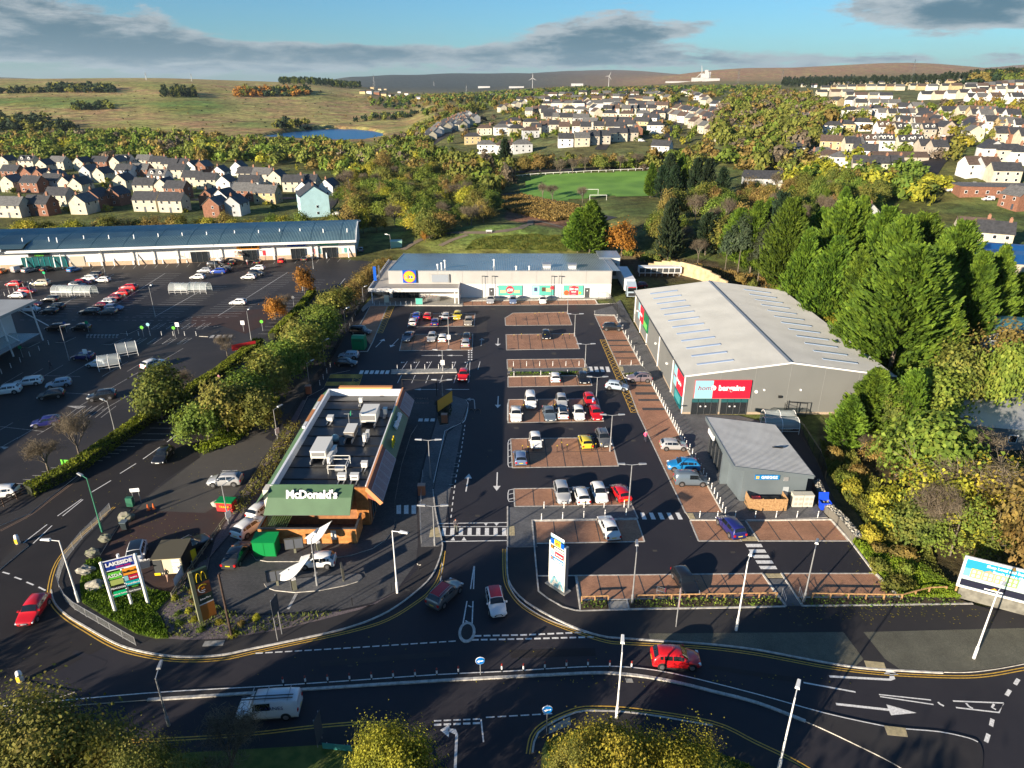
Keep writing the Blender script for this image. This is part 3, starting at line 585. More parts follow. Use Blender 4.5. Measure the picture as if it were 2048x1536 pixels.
line([(0,1412.5),(287,1386.5),(512,1373.5),(687,1362),(875,1349),(1012,1342.5),(1125,1335.5),(1200,1332.5),(1262,1334.5),(1350,1347.5),(1512,1387.5),(1648,1425.5),(1761,1450.5),(1811,1457.5),(1880,1463.5),(1936,1475.5),(1956,1484)],.10,z=.106,sm=3)
dashes([(511,1307),(700,1296),(916,1282)],21,.7,.13,z=.02);dashes([(944,1280),(1050,1278),(1192,1274)],14,.68,.2);dashes([(949,1272),(1050,1270),(1185,1264)],13,.68,.2)
dashes([(868,1442),(965,1438)],5,.7,.14);dashes([(868,1450),(965,1446)],5,.7,.2);dashes([(972,1435),(1060,1430),(1110,1427)],6,.7,.12);line([(962,1438),(967,1484)],.12)
line([(841,1168),(820,1190),(790,1215),(750,1237),(690,1258)],.1,sm=4);line([(879,1175),(885,1130),(882,1123)],.1);line([(1016,1153),(1019,1172),(1040,1203),(1090,1236),(1150,1258),(1180,1266)],.1,sm=4)
line([(948,1132),(941,1178)],.12);line([(949,1132),(947,1178)],.12);line([(934,1202),(925,1253)],.12);line([(946,1202),(944,1253)],.12);line([(936,1211),(943,1214)],.14);line([(931,1241),(940,1247)],.14)
ov=[(G(934,1265)[0]+.82*math.cos(t),G(934,1265)[1]+1.35*math.sin(t)) for t in np.linspace(0,2*math.pi,21)]
MB().prism(ov[:-1],0,.09,M['kerb'],M['kerb']).prism([(G(934,1265)[0]+(x-G(934,1265)[0])*.68,G(934,1265)[1]+(y-G(934,1265)[1])*.76) for x,y in ov[:-1]],.09,.10,M['path_dark']).build('traffic_island',kind='structure')
S('crossing_band',[(879,1053),(1014,1052),(1015,1071),(883,1072)],.006,'asphalt_new')
line([(876,1047),(1014,1045)],.14);line([(879,1053.5),(1014,1053)],.1);line([(884,1071),(1014,1071)],.14);line([(886,1083),(1015,1081)],.14)
mark('zebra_stripes',[[(884+i*17.2,1056),(892+i*17.2,1056),(891+i*17.4,1070),(882.5+i*17.4,1070)] for i in range(8)])
mark('give_way_triangle',[[(901,1081),(910,1081),(907,1074)],[(923,1081),(933,1081),(928,1074)],[(967,1046),(976,1046),(972,1052)],[(988,1046),(998,1046),(993,1052)]])
mark('crossing_stripes',[[(1280+i*17.6,1025.5),(1288+i*17.6,1025.5),(1294+i*18,1039),(1285+i*18,1039)] for i in range(5)])
mark('crossing_stripes',[[(1490+i*6.9,1088+i*11),(1522+i*7.2,1088+i*11),(1526+i*7.2,1094.5+i*11),(1494+i*6.9,1094.5+i*11)] for i in range(5)])
mark('crossing_stripes',[[(1177+i*11.2,733.5),(1184+i*11.2,733.5),(1187+i*11.3,744),(1179.5+i*11.3,744)] for i in range(4)])
mark('crossing_stripes',[[(721+i*10.3,741),(728+i*10.3,741),(725+i*10.4,748),(717.5+i*10.4,748)] for i in range(6)])
mark('crossing_stripes',[[(793+i*15,1011),(802+i*15,1010),(802+i*15,1028),(793+i*15,1028)] for i in range(3)],z=.02)
mark('crossing_stripes',[[(838+i*12,837),(846+i*12,837),(845+i*12,843),(836+i*12,843)] for i in range(3)],z=.02)
arrow(935,965,4.4,88,hw=.5);arrow(994,963,4.6,-90,hw=.5);arrow(996,804,4.6,-90,hw=.5);arrow(996,684,4.6,-90,hw=.6);arrow(963,684,4.6,90,hw=.6,mt='line_worn');arrow(789,686,5,-100,hw=.6);arrow(760,686,5,80,hw=.6)
arrow(949,806,4.6,95,bend=1,mt='line_worn');arrow(866,711,4.4,0,hw=.4);arrow(909,711,3.2,180,hw=.35);arrow(852,779,4.2,180,hw=.35);arrow(914,779,4.2,180,hw=.35)
arrow(1733,1357,6.4,-4,w=.24,bend=-1*-1);arrow(1752,1417,6.4,-8,w=.24,hw=.55,hl=2.2);arrow(912,1500,5.2,92,bend=1,w=.22)
def hatch(A,n,w=.11,mt='line_yellow'):
 a,b,c,d=[Vector(q) for q in g2(A)];mb=MB();st=[]
 def add(p,q,z):mb.sheet([tuple(x) for x in strip(p,q,w)],z,M[mt])
 for p,q in((a,b),(b,c),(c,d),(d,a)):add(p,q,.016)
 for i in range(n):
  t0,t1=i/n,(i+1)/n;add(a.lerp(d,t0),b.lerp(c,t1),.020);add(b.lerp(c,t0),a.lerp(d,t1),.024)
 mb.build('yellow_hatching',kind='structure')
hatch([(1200,679.5),(1211,679.5),(1277,825),(1262,825)],22);hatch([(777,612),(789,612),(765,666),(755,666)],12)
hatch([(662,749),(725,749),(723,756),(659,756)],7);hatch([(653,764),(719,764),(717,771),(650,771)],7);hatch([(708,752),(724,752),(718,770),(702,770)],2)
for i in range(7):
 line([(814.5+i*24.9-.6*i,723),(803.5+i*25.4,739)],.1)
 if i<6:line([(803+i*27.4,750),(795+i*28.2,766)],.1)
for i in range(6):mark('bay_symbol',[[(802+i*25.5,724),(805+i*25.5,724),(805+i*25.5,726),(802+i*25.5,726)],[(807+i*25.5,724),(808.5+i*25.5,724),(808.5+i*25.5,725.5),(807+i*25.5,725.5)]])
mark('give_way_dots',[[(x,y),(x+3,y),(x+3,y+2.4),(x,y+2.4)] for x in(936,941.6) for y in(700,704,708.5,713,718)])
line([(940,722),(938,764)],.1)
for(u0,v0,u1,v1,n) in((1015,803,1019,845,0),(1016,880,1022,934,4),(1016,980,1027,1003,2)):
 line([(u1,v0-2),(u0+2,v0),(u0,v0+6),(u0,v1-5),(u0+2,v1),(u1+3,v1)],.12)
 for k in range(n):line([(u0,v0+9+k*(v1-v0)/(n+.3)),(u1+1,v0+6+k*(v1-v0)/(n+.3))],.12)
line([(922,797),(930,799),(936,806),(935,822),(930,840),(925,846)],.14);
for k in range(7):line([(925-k*.7,799+k*7),(932+(k<3)*2-k*.4,801+k*7)],.12)
dashes([(930,850),(922,905),(912,955),(906,1000),(901,1042)],19,.55,.13)
line([(891,861),(922,846)],.12,z=.12);line([(890,861),(867,965)],.08,z=.12)
for k in range(4):line([(914-k*5.5,906+k*21),(922-k*5,906+k*21)],.1,'line_worn',z=.02);line([(913-k*5.5,912+k*21),(921-k*5,912+k*21)],.1,'line_worn',z=.02)
line([(576,1218),(593,1187)],.3,'line_worn',.02);line([(629,1157),(632,1144)],.3,'line_worn',.02)
line([(1607,1365),(1711,1384)],.16);line([(1758,1389),(1862,1400)],.12);line([(1760,1393),(1867,1409)],.12);line([(1906,1402),(2008,1406),(1998,1425),(1912,1415)],.14)
for a in((1876,1404,1880,1408),(1932,1406,1938,1413),(1988,1408,1984,1415)):line([(a[0],a[1]),(a[2],a[3]),(a[2]+8,a[3]+4)],.18)
for a in((2037,1358,2030,1369),(2020,1380,2013,1391),(1985,1438,1982,1452),(1977,1468,1972,1484)):line([a[:2],a[2:]],.3)
for a in((222,961,182,985),(272,927,240,947),(320,894,286,918),(361,863,334,884),(395,842,382,851)):line([a[:2],a[2:]],.14,z=.018)
line([(163,998),(115,1032)],.12,z=.018);line([(166,999),(125,1032)],.12,z=.018);line([(94,1049),(45,1087)],.12,z=.018);line([(104,1051),(66,1087)],.12,z=.018)
for k in range(4):line([(5+k*24,1144+k*10),(19+k*24,1148+k*11)],.16,z=.018)
line([(690,557),(679,570)],.12,z=.018)
def bayrow(u0,v0,u1,v1,n,wl,wr,spine=True,mt='line_worn'):
 mb=MB();A,B_=Vector(G(u0,v0)),Vector(G(u1,v1));d=(B_-A).normalized();dx=Vector((1,-.02))
 for i in range(n+1):
  p=A.lerp(B_,i/n)
  if wl:mb.sheet([tuple(q) for q in strip(p-dx*wl,p,.1)],.018,M[mt])
  if wr:mb.sheet([tuple(q) for q in strip(p,p+dx*wr,.1)],.018,M[mt])
 if spine:mb.sheet([tuple(q) for q in strip(A,B_,.1)],.022,M['line_white'])
 mb.build('parking_bay_lines',kind='structure')
bayrow(312,632,418,573,14,4.6,4.6);bayrow(436,632,575,545,22,4.6,4.6);bayrow(200,629,330,547,20,4.6,4.6);bayrow(88,632,228,548,20,4.6,4.6)
bayrow(560,668,650,560,18,4.6,0,False);bayrow(330,880,560,700,20,4.6,0,False);bayrow(60,985,300,880,14,4.8,0,False,'line_worn')
for k in range(26):
 u=165+k*21.5;v=534-(u-165)*.033
 line([(u,v),(u-6,v+7)],.12,'line_worn',z=.018)
for k in range(7):line([(130+k*12,835+k*.0+0),(130+k*12+30,812)],.1,'line_worn',z=.018)
for(u,v) in((20,760),(60,752),(100,745),(150,742),(230,738),(250,760),(300,740),(280,728),(340,712),(0,860),(10,890),(60,862),(100,855),(180,800),(205,806),(230,806)):line([(u-26,v+15),(u+26,v-15)],.1,'line_worn',z=.018)
line([(0,853),(88,863)],.1,'line_worn',z=.018);line([(120,785),(225,791)],.1,'line_worn',z=.018);line([(85,751),(160,753)],.1,'line_worn',z=.018)
mark('give_way_triangle',[[(133,812),(171,812),(157,818)],[(0,893),(18,894),(8,899)]],'line_worn',.018)
for k in range(9):mark('crossing_stripes',[[(172+k*7.4,676),(176+k*7.4,676),(173+k*7.4,669),(176+k*7.4+3,669)][::-1]],'line_worn',.018)
for k in range(4):mark('crossing_stripes',[[(418+k*12,676),(426+k*12,676),(430+k*12,670),(423+k*12,670)]],'line_worn',.02)
for r0,v in((262,690),(300,660)):
 for k in range(5):
  u=r0+k*30;line([(u-28,v-2),(u-10,v-14),(u+2,v-14),(u-16,v-2),(u-28,v-2)],.12,'line_worn',z=.018);line([(u-24,v-4),(u-4,v-12)],.1,'line_worn',z=.018)
for v,a,b in((634,150,465),(640,40,420),(652,300,440)):dashes([(a,v),(b,v+1)],22,.6,.12,'line_worn',.018)
for x0,y0,x1,y1 in((150,565,250,563),(0,563,110,562),(0,580,30,579),(0,590,28,589)):dashes([(x0,y0),(x1,y1)],10,.5,.12,'line_worn',.018)
for k in range(6):slabup('car_park_island',[(u_-22,v_+5),(u_+8,v_-6),(u_+20,v_-5),(u_-4,v_+6)],.1,'path_dark') if(u_:=(225,262,420,132,360,60)[k],v_:=(684,662,668,680,640,690)[k]) else None
mb=MB()
for u,v in((953,614),(986,617),(1093,615),(1184,647),(1108,706),(1101,658),(1033,855),(1142,857),(1267,880),(894,733),(836,720),(1466,1103),(1310,1100),(900,1010),(1240,1330),(1600,1250),(700,1330),(1120,1310),(815,1180),(980,900),(955,1030)):mb.sheet(g2([(u-5,v-1.8),(u+4,v-1.8),(u+5,v+2),(u-4,v+2)],.1),.108 if v in(1250,1180) else .012,M['asphalt_light'])
mb.build('drain_covers',kind='structure')
for i,P in enumerate(([(1020,1300),(1190,1296),(1192,1312),(1022,1316)],[(640,1322),(900,1302),(902,1312),(642,1333)],[(150,1300),(215,1322),(208,1332),(144,1308)],[(1420,1330),(1600,1356),(1596,1366),(1417,1338)],[(955,640),(975,640),(972,700),(950,700)],[(945,880),(962,880),(955,960),(936,960)])):S('asphalt_patch',P,.013,('asphalt_road','asphalt_old','asphalt_new')[i%3])
FONTS={}
def text_mesh(s,size,depth=.02,bold=0.0,spacing=1.0,italic=0.0):
 cu=bpy.data.curves.new('lettering','FONT');cu.body=s;cu.size=size;cu.extrude=depth;cu.offset=bold;cu.align_x='CENTER';cu.align_y='CENTER';cu.space_character=spacing;cu.shear=italic;cu.resolution_u=2
 o=bpy.data.objects.new('lettering',cu);COL.objects.link(o);bpy.context.view_layer.update();me=bpy.data.meshes.new_from_object(o);bpy.data.objects.remove(o);bpy.data.curves.remove(cu);me.name='lettering';return me
def text(s,size,mt,loc,rot=(R(90),0,0),parent=None,depth=.02,bold=0.0,spacing=1.0,italic=0.0,sx=1.0,name='lettering'):
 me=text_mesh(s,size,depth,bold,spacing,italic);me.materials.clear();me.materials.append(mt)
 o=bpy.data.objects.new(name,me);link(o,parent);p=Vector(loc)-(_org(parent) if parent else Vector((0,0,0)));o.location=p;o.rotation_euler=rot;o.scale=(sx,1,1);return o
def disc(mb,c,r,mt,n=24,nrm='y',t=.03):
 V=[]
 for s_ in(0,1):
  for k in range(n):
   a=2*math.pi*k/n
   if nrm=='y':V.append((c[0]+r*math.cos(a),c[1]-t*s_,c[2]+r*math.sin(a)))
 mb.add(V,[tuple(range(n)),tuple(range(n,2*n))[::-1]]+[(k,n+k,n+(k+1)%n,(k+1)%n) for k in range(n)],mt)
def ribbed(mb,x0,x1,y0,y1,z00,z01,pitch,h,mt,along='y',base=None,frac=.35):
 """profiled metal sheet: ribs run along y (z00 at y0, z01 at y1) or along x (z00 at x0, z01 at x1)"""
 if along=='y':
  n=max(1,int(round((x1-x0)/pitch)));p=(x1-x0)/n;xs=[]
  for i in range(n):b=x0+i*p;xs+=[(b,0),(b+p*(1-frac)-p*.12,0),(b+p*(1-frac),h),(b+p-p*.12,h)]
  xs.append((x1,0));V=[(x,y0,z00+d) for x,d in xs]+[(x,y1,z01+d) for x,d in xs]
 else:
  n=max(1,int(round((y1-y0)/pitch)));p=(y1-y0)/n;xs=[]
  for i in range(n):b=y0+i*p;xs+=[(b,0),(b+p*(1-frac)-p*.12,0),(b+p*(1-frac),h),(b+p-p*.12,h)]
  xs.append((y1,0));V=[(x0,y,z00+d) for y,d in xs]+[(x1,y,z01+d) for y,d in xs]
 m_=len(xs)
 if along=='y':mb.add(V,[(i,i+1,m_+i+1,m_+i) for i in range(m_-1)],mt)
 else:mb.add(V,[(i,m_+i,m_+i+1,i+1) for i in range(m_-1)],mt)
WHITE=C('white cladding',(.66,.65,.63),.5);CREAMW=C('off white sign face',(.70,.68,.60),.45)
RED=C('sign red',(.75,.012,.035),.4);PALEBLUE=C('sign pale blue',(.24,.50,.58),.4);LBLUE=C('sign blue',(.01,.05,.42),.4);YEL=C('sign yellow',(.85,.62,.02),.4)
LIME=C('sign lime',(.12,.50,.04),.4);EMER=C('sign emerald',(.0,.42,.16),.4);TEALS=C('sign teal',(.0,.30,.30),.4);ORAN=C('sign orange',(.85,.33,.03),.4);BLK=C('sign black',(.01,.01,.012),.4);SWHITE=C('sign white',(.82,.82,.82),.35)
MINT=C('poster mint',(.09,.40,.33),.45);DRED=C('poster red',(.72,.04,.06),.45);PURP=C('sign magenta',(.35,.02,.20),.4);LIDB=C('supermarket sign blue',(.0,.08,.45),.4)
GREYP=mat('grey wall panels',(.38,.375,.36),.45,var=.05,scale=.3);GREYD=mat('slate blue wall panels',(.11,.135,.15),.5,var=.08,scale=.4)
SHEDW=mat('shed wall panels',(.155,.16,.155),.5,var=.04,scale=.3)
ROOFW=mat('pale profiled roof',(.37,.375,.36),.45,.1,var=.07,scale=.25);ROOFG=mat('grey profiled roof',(.40,.41,.41),.42,.1,var=.1,scale=.4)
ROOFB=mat('blue grey standing seam roof',(.16,.26,.28),.42,.35,var=.12,scale=.15);ROOFL=mat('supermarket roof sheet',(.30,.34,.37),.22,.35,var=.12,scale=.12)
TILEG=mat('green roof sheet',(.075,.145,.075),.55,var=.08,scale=.6);TERRA=mat('terracotta cladding',(.30,.085,.05),.7,var=.15,scale=2);CEDAR=mat('cedar cladding',(.50,.19,.045),.6,var=.22,scale=2.2,tint=(.58,.26,.08))
X0,X1,Y0,Y1=-30.0,24.2,162.0,188.0;ZE,ZB=6.7,5.0
lid=thing('supermarket_building','long low white supermarket with shiny blue grey roof and square yellow and blue sign','building',(X0,Y0,0))
mb=MB();mb.box(X0,X1,Y0,Y1,0,ZB-.1,WHITE);mb.box(X0,X1,Y0,Y0+.3,ZB-.1,ZE-.3,WHITE)
mb.add([(X0,Y0+.3,ZB-.1),(X0,Y1,ZB-.1),(X0,Y0+.3,ZE-.1)],[(0,2,1)],WHITE);mb.add([(X1,Y0+.3,ZB-.1),(X1,Y1,ZB-.1),(X1,Y0+.3,ZE-.1)],[(0,1,2)],WHITE);mb.build('wall',lid)
k=0;x=X0
while x<X1-.1:
 w=min(6.0,X1-x);MB().box(x+.02,x+w-.02,Y0-.10,Y0-.003,3.55,ZE,GREYP).build('wall_panel',lid);x+=6.0
mb=MB();ribbed(mb,X0+.1,X1+2.0,Y0+.05,Y1,ZE+.02,ZB+.02,.45,.06,ROOFL);mb.build('roof',lid)
mb=MB();mb.box(X0-.1,X1+.1,Y0-.16,Y0+.04,ZE-.02,ZE+.14,M['galv']);mb.bar((X0+.02,Y0,ZE+.08),(X0+.02,Y1,ZB+.08),.2,.16,M['galv']);mb.bar((X1+.05,Y0,ZE+.08),(X1+.05,Y1-4,ZB+.3),.12,.12,M['galv']);mb.build('roof_edge',lid)
mb=MB();mb.box(X1+.01,X1+4.6,180,Y1,0,5.6,WHITE);mb.box(X1-1,X1+4.8,179.8,Y1+.1,5.6,5.8,ROOFL);mb.box(X1+.8,X1+3.8,179.9,180,.9,4.2,M['dgrey']);mb.build('loading_dock',lid)
mb=MB();mb.box(-33.8,-12.9,156.8,161.9,3.45,3.55,C('canopy roof',(.33,.31,.28),.8));mb.box(-33.8,-30.02,161.9,186,3.45,3.55,C('canopy roof',(.33,.31,.28),.8));mb.build('canopy',lid)
mb=MB();mb.box(-34,-12.8,156.5,156.8,3.05,3.9,C('canopy fascia',(.62,.61,.59),.4,.1));mb.box(-34,-33.8,156.8,186,3.05,3.9,C('canopy fascia',(.62,.61,.59),.4,.1));mb.box(-12.8,-12.6,156.5,161.9,0,3.9,WHITE);mb.build('fascia',lid)
for a in((-13.6,157.2),(-33.3,157.2)):MB().tube((a[0],a[1],0),(a[0],a[1],3.45),.12,.12,M['white'],10).build('column',lid)
MB().box(-33.75,-30.1,162.2,186,.5,3.3,M['glass']).build('glazed_side',lid)
gl=MB().box(-29.2,-22.8,161.90,161.98,.1,3.3,M['glass']).build('entrance_glazing',lid)
for i in range(7):MB().box(-29.2+i*1.05,-29.12+i*1.05,161.82,161.9,.1,3.3,M['dgrey']).build('mullion',gl)
for x0,x1,z0,z1,mt,nm in((-19,-16.6,2.6,3.1,M['dgrey'],'louvre'),(-3.6,-1.0,2.6,3.0,M['dgrey'],'louvre')):MB().box(x0,x1,161.93,161.99,z0,z1,mt).build(nm,lid)
for x0 in(-5.6,17.8):
 d=MB().box(x0,x0+1.15,161.92,161.99,.1,2.5,M['dgrey']).build('door',lid);MB().box(x0+.45,x0+.7,161.88,161.92,1.7,1.95,SWHITE).build('door_sign',d)
MB().box(-15.4,-12.95,161.9,161.97,2.2,3.2,C('poster sky',(.30,.55,.68),.4)).build('poster',lid);MB().box(-23.2+2.2,-19.9,161.85,161.9,4.0,6.3,GREYP).build('wall_panel',lid)
mb=MB();mb.box(-19.6,-15.2,161.5,161.89,4.0,6.0,GREYP);mb.box(-19.4,-15.4,161.44,161.5,4.1,5.9,C('vent grey',(.25,.28,.32),.5));mb.build('plant_louvre',lid)
sg=MB().box(-26.4,-23.2,161.4,161.7,3.95,7.0,LIDB).build('sign_board',lid)
mb=MB();disc(mb,(-24.8,161.39,5.47),1.45,DRED,36);mb.build('sign_ring',sg);mb=MB();disc(mb,(-24.8,161.35,5.47),1.30,YEL,36);mb.build('sign_disc',sg)
text('L  DL',.95,LIDB,(-24.78,161.28,5.36),parent=sg,bold=.035,spacing=.9);text('i',1.25,DRED,(-25.12,161.26,5.48),rot=(R(90),0,0),parent=sg,bold=.05)
def poster(x0,x1,col,parent=lid):
 p=MB().box(x0-.08,x1+.08,161.86,161.99,.62,3.2,M['galv']).build('poster_frame',parent);MB().box(x0,x1,161.80,161.86,.7,3.12,col).build('poster',p);return p
p=poster(-2.6-.7,2.5,MINT);mb=MB();disc(mb,(-.5,161.80,2.1),.95,DRED,28);mb.box(-2.9,-1.5,161.77,161.8,1.3,2.0,C('poster food',(.62,.42,.26),.5));mb.box(.5,1.9,161.77,161.8,1.3,2.0,C('poster food',(.62,.42,.26),.5));mb.build('poster_print',p);text('£30',.95,SWHITE,(-.5,161.74,2.02),parent=p,bold=.03)
p=poster(4.9,10.3,MINT);mb=MB();mb.box(4.95,6.7,161.775,161.8,.75,3.08,C('poster pale mint',(.30,.68,.60),.5));mb.box(5.4,6.2,161.75,161.775,1.7,2.7,C('poster navy',(.04,.06,.15),.5));mb.box(7.3,8.2,161.77,161.8,1.7,2.7,C('poster brown',(.10,.05,.03),.5));mb.box(8.3,9.5,161.77,161.8,1.6,2.5,C('poster food',(.62,.42,.26),.5));disc(mb,(9.8,161.80,2.6),.48,DRED,20);mb.build('poster_print',p)
p=poster(12.6,17.9-.5,MINT);mb=MB();disc(mb,(15.1,161.80,2.05),1.03,DRED,28);mb.box(14.0,16.2,161.79,161.8,.72,2.9,DRED);disc(mb,(13.3,161.77,1.35),.62,C('poster tomato',(.55,.10,.03),.5),18);disc(mb,(16.6,161.79,1.3),.3,YEL,14);mb.build('poster_print',p);text('Big on',.8,SWHITE,(15.1,161.71,2.3),parent=p,bold=.03);text('British',.45,SWHITE,(15.1,161.71,1.6),parent=p,bold=.015)
for a,b,h in((-18.2,164.5,1.0),(-17.2,164.2,1.4),(-16.5,165.6,1.8),(-4.5,168.5,1.5),(1.0,163.0,.8),(4.2,163.0,.8)):
 zz=ZE-(b-Y0)*(ZE-ZB)/26;MB().tube((a,b,zz),(a,b,zz+h),.16,.16,M['white'],8).lathe([(.0,0),(.3,0),(.3,.2),(0,.34)],M['white'],(a,b,zz+h),10).build('flue',lid)
for a,b in((8.6,167),(14.9,166.5)):
 zz=ZE-(b-Y0)*(ZE-ZB)/26;MB().box(a-.9,a+.9,b-.9,b+.9,zz+.05,zz+.55,M['white']).box(a-1.05,a+1.05,b-1.05,b+1.05,zz+.55,zz+1.0,M['galv']).build('roof_vent',lid)
for a in(-7.2,-4.8,9.6,11.4):
 mb=MB().tube((a,161.2,.1),(a,161.2,5.6),.06,.05,M['dgrey'],6);mb.box(a-.1,a+.7,161.1,161.4,5.55,5.7,M['dgrey']);mb.build('slim_lamp_post',None).__setitem__('label',{-7.2:'slim dark post standing by the canopy end wall',-4.8:'slim dark lamp post between the canopy end and grey door',9.6:'slim dark post by the middle green poster of the supermarket',11.4:'slim dark lamp post beside the red and green poster'}[a])
 bpy.data.objects[-1] if False else None
for o in[o for o in COL.objects if o.name.startswith('slim_lamp_post')]:tag(o,cat='post',group='slim posts along the supermarket wall')
mb=MB();mb.box(-33.9,-33.2,163.5,163.8,3.9,7.4,LIDB);mb.box(-33.1,-32.7,165.5,165.8,3.9,7.2,M['dgrey']);mb.build('sign_pylon',lid)
def trolley_mesh(n,pitch=.32):
 mb=MB()
 for i in range(n):
  y=i*pitch
  for z,w in((.45,.24),(.95,.28)):
   for s_ in(-1,1):mb.bar((s_*w,y,z),(s_*w,y+.8,z+.06),.025,.025,M['steel'])
   mb.bar((-w,y,z),(w,y,z),.025,.025,M['steel']);mb.bar((-w,y+.8,z+.06),(w,y+.8,z+.06),.025,.025,M['steel'])
  for s_ in(-1,1):
   mb.bar((s_*.24,y+.05,.1),(s_*.24,y,.45),.025,.025,M['steel']);mb.bar((s_*.26,y+.8,.5),(s_*.28,y+.8,1.0),.02,.02,M['steel']);mb.bar((s_*.24,y+.05,.12),(s_*.26,y+.75,.12),.03,.03,M['steel'])
   for q in range(4):mb.bar((s_*.25,y+.1+q*.2,.45),(s_*.28,y+.1+q*.2,.98),.012,.012,M['steel'])
  mb.bar((-.28,y-.05,1.02),(.28,y-.05,1.02),.04,.04,DRED if i%2==0 else M['dgrey'])
 return mb
for i in range(3):
 o=trolley_mesh(9).build('trolley_row');o.location=(-20.5+i*1.6,158.2,.09);o.rotation_euler=(0,0,R(-90)) if i else(0,0,R(-90));o.location=(-20.8,158.4+i*.8,.09)
 tag(o,['nested shopping trolleys in the front row under the canopy','nested shopping trolleys in the middle row under the canopy','nested shopping trolleys in the back row nearest the white wall'][i],'trolley row','nested trolleys under the supermarket canopy')
def simple_hoarding(x0,x1,y,z1,mt,label):
 o=MB().box(x0,x1,y-.05,y+.05,.15,z1,mt).box(x0,x0+.06,y-.06,y+.06,.09,z1+.05,M['galv']).box(x1-.06,x1,y-.06,y+.06,.09,z1+.05,M['galv']).build('advert_panel');return tag(o,label,'sign')
simple_hoarding(-22.9,-21.2,156.2,1.6,MINT,'green framed advert panel beside the trolley rows');simple_hoarding(-30.6,-29.4,157.6,2.0,C('poster cream',(.7,.66,.5),.5),'tall cream and yellow notice panel at supermarket entrance')
hx0,hx1,hy0,hy1,he,hr=27.0,59.2,97.3,145.0,6.6,8.75;hm=43.0
hb=thing('discount_store','large light grey store shed with pale ridged roof and red and pale blue signs','building',(hx0,hy0,0))
mb=MB();W_=SHEDW
mb.add([(hx0,hy0,.45),(hx1,hy0,.45),(hx1,hy0,he),(hm,hy0,hr),(hx0,hy0,he)],[(0,1,2,3,4)],W_);mb.add([(hx0,hy1,.45),(hx1,hy1,.45),(hx1,hy1,he),(hm,hy1,hr),(hx0,hy1,he)],[(4,3,2,1,0)],W_)
mb.add([(hx0,hy0,.45),(hx0,hy1,.45),(hx0,hy1,he),(hx0,hy0,he)],[(3,2,1,0)],W_);mb.add([(hx1,hy0,.45),(hx1,hy1,.45),(hx1,hy1,he),(hx1,hy0,he)],[(0,1,2,3)],W_);mb.build('wall',hb)
mb=MB().box(hx0+.04,hx1-.04,hy0+.04,hy1-.04,0,.46,mat('brick plinth',(.34,.27,.20),.9,var=.2,scale=6));mb.build('brick_plinth',hb)
for i in range(8):
 x=hx0+5.36*i+.02
 if x<hx1:MB().box(x,x+.05,hy0-.03,hy0-.002,.5,he+(min(x-hx0,hx1-x))/16*2.1,C('joint strip',(.22,.225,.22),.5)).build('joint_strip',hb)
for y in(hy0+.15,hy0+8.4,hy0+20,hy0+31.5,hy0+39,hy0+46):MB().box(hx0-.14,hx0-.002,y,y+.14,.0,he+.0,M['white']).build('downpipe',hb)
NS=6
for s_ in(0,1):
 a,b=(hx0-.25,hm-.12) if s_==0 else(hm+.12,hx1+.25);za,zb=(he-.02,hr) if s_==0 else(hr,he-.02)
 for i in range(NS):
  ya,yb=hy0-.1+(hy1-hy0+.2)*i/NS,hy0-.1+(hy1-hy0+.2)*(i+1)/NS
  mb=MB();ribbed(mb,a,b,ya,yb-.02,za+.06,zb+.06,.4,.07,ROOFW,'x');mb.build('roof_sheet',hb)
MB().add([(hm-.35,hy0-.15,hr+.1),(hm+.35,hy0-.15,hr+.1),(hm+.35,hy1+.1,hr+.1),(hm-.35,hy1+.1,hr+.1),(hm,hy0-.15,hr+.24),(hm,hy1+.1,hr+.24)],[(0,4,5,3),(4,1,2,5),(0,1,4)],C('ridge cap',(.20,.23,.27),.4,.3)).build('ridge_cap',hb)
for i in range(12):
 y=hy0+3.4+i*3.65
 for s_,a,b in((0,hx0+2.5,hx0+8.2),(1,hx1-9.8,hx1-4.2)):
  f=lambda x:he+(min(x-hx0,hx1-x))/16.1*(hr-he)+.22
  MB().add([(a,y,f(a)),(b,y,f(b)),(b,y+.5,f(b)),(a,y+.5,f(a)),(a,y,f(a)-.12),(b,y,f(b)-.12),(b,y+.5,f(b)-.12),(a,y+.5,f(a)-.12)],[(0,1,2,3),(4,5,1,0),(5,6,2,1),(7,4,0,3),(6,7,3,2)],C('rooflight sheet',(.30,.38,.52),.15)).build('rooflight',hb)
for(a,b,c,d,z) in((hx0-.3,hy0-.3,hx1+.3,hy0-.1,0),):mb=MB().bar((hx0-.3,hy0-.14,he+.03),(hm,hy0-.14,hr+.13),.12,.22,M['white']).bar((hm,hy0-.15,hr+.13),(hx1+.3,hy0-.15,he+.03),.12,.22,M['white']).bar((hx0-.36,hy0-.2,he-.06),(hx0-.36,hy1+.1,he-.06),.16,.16,M['dgrey']).build('gutter',hb)
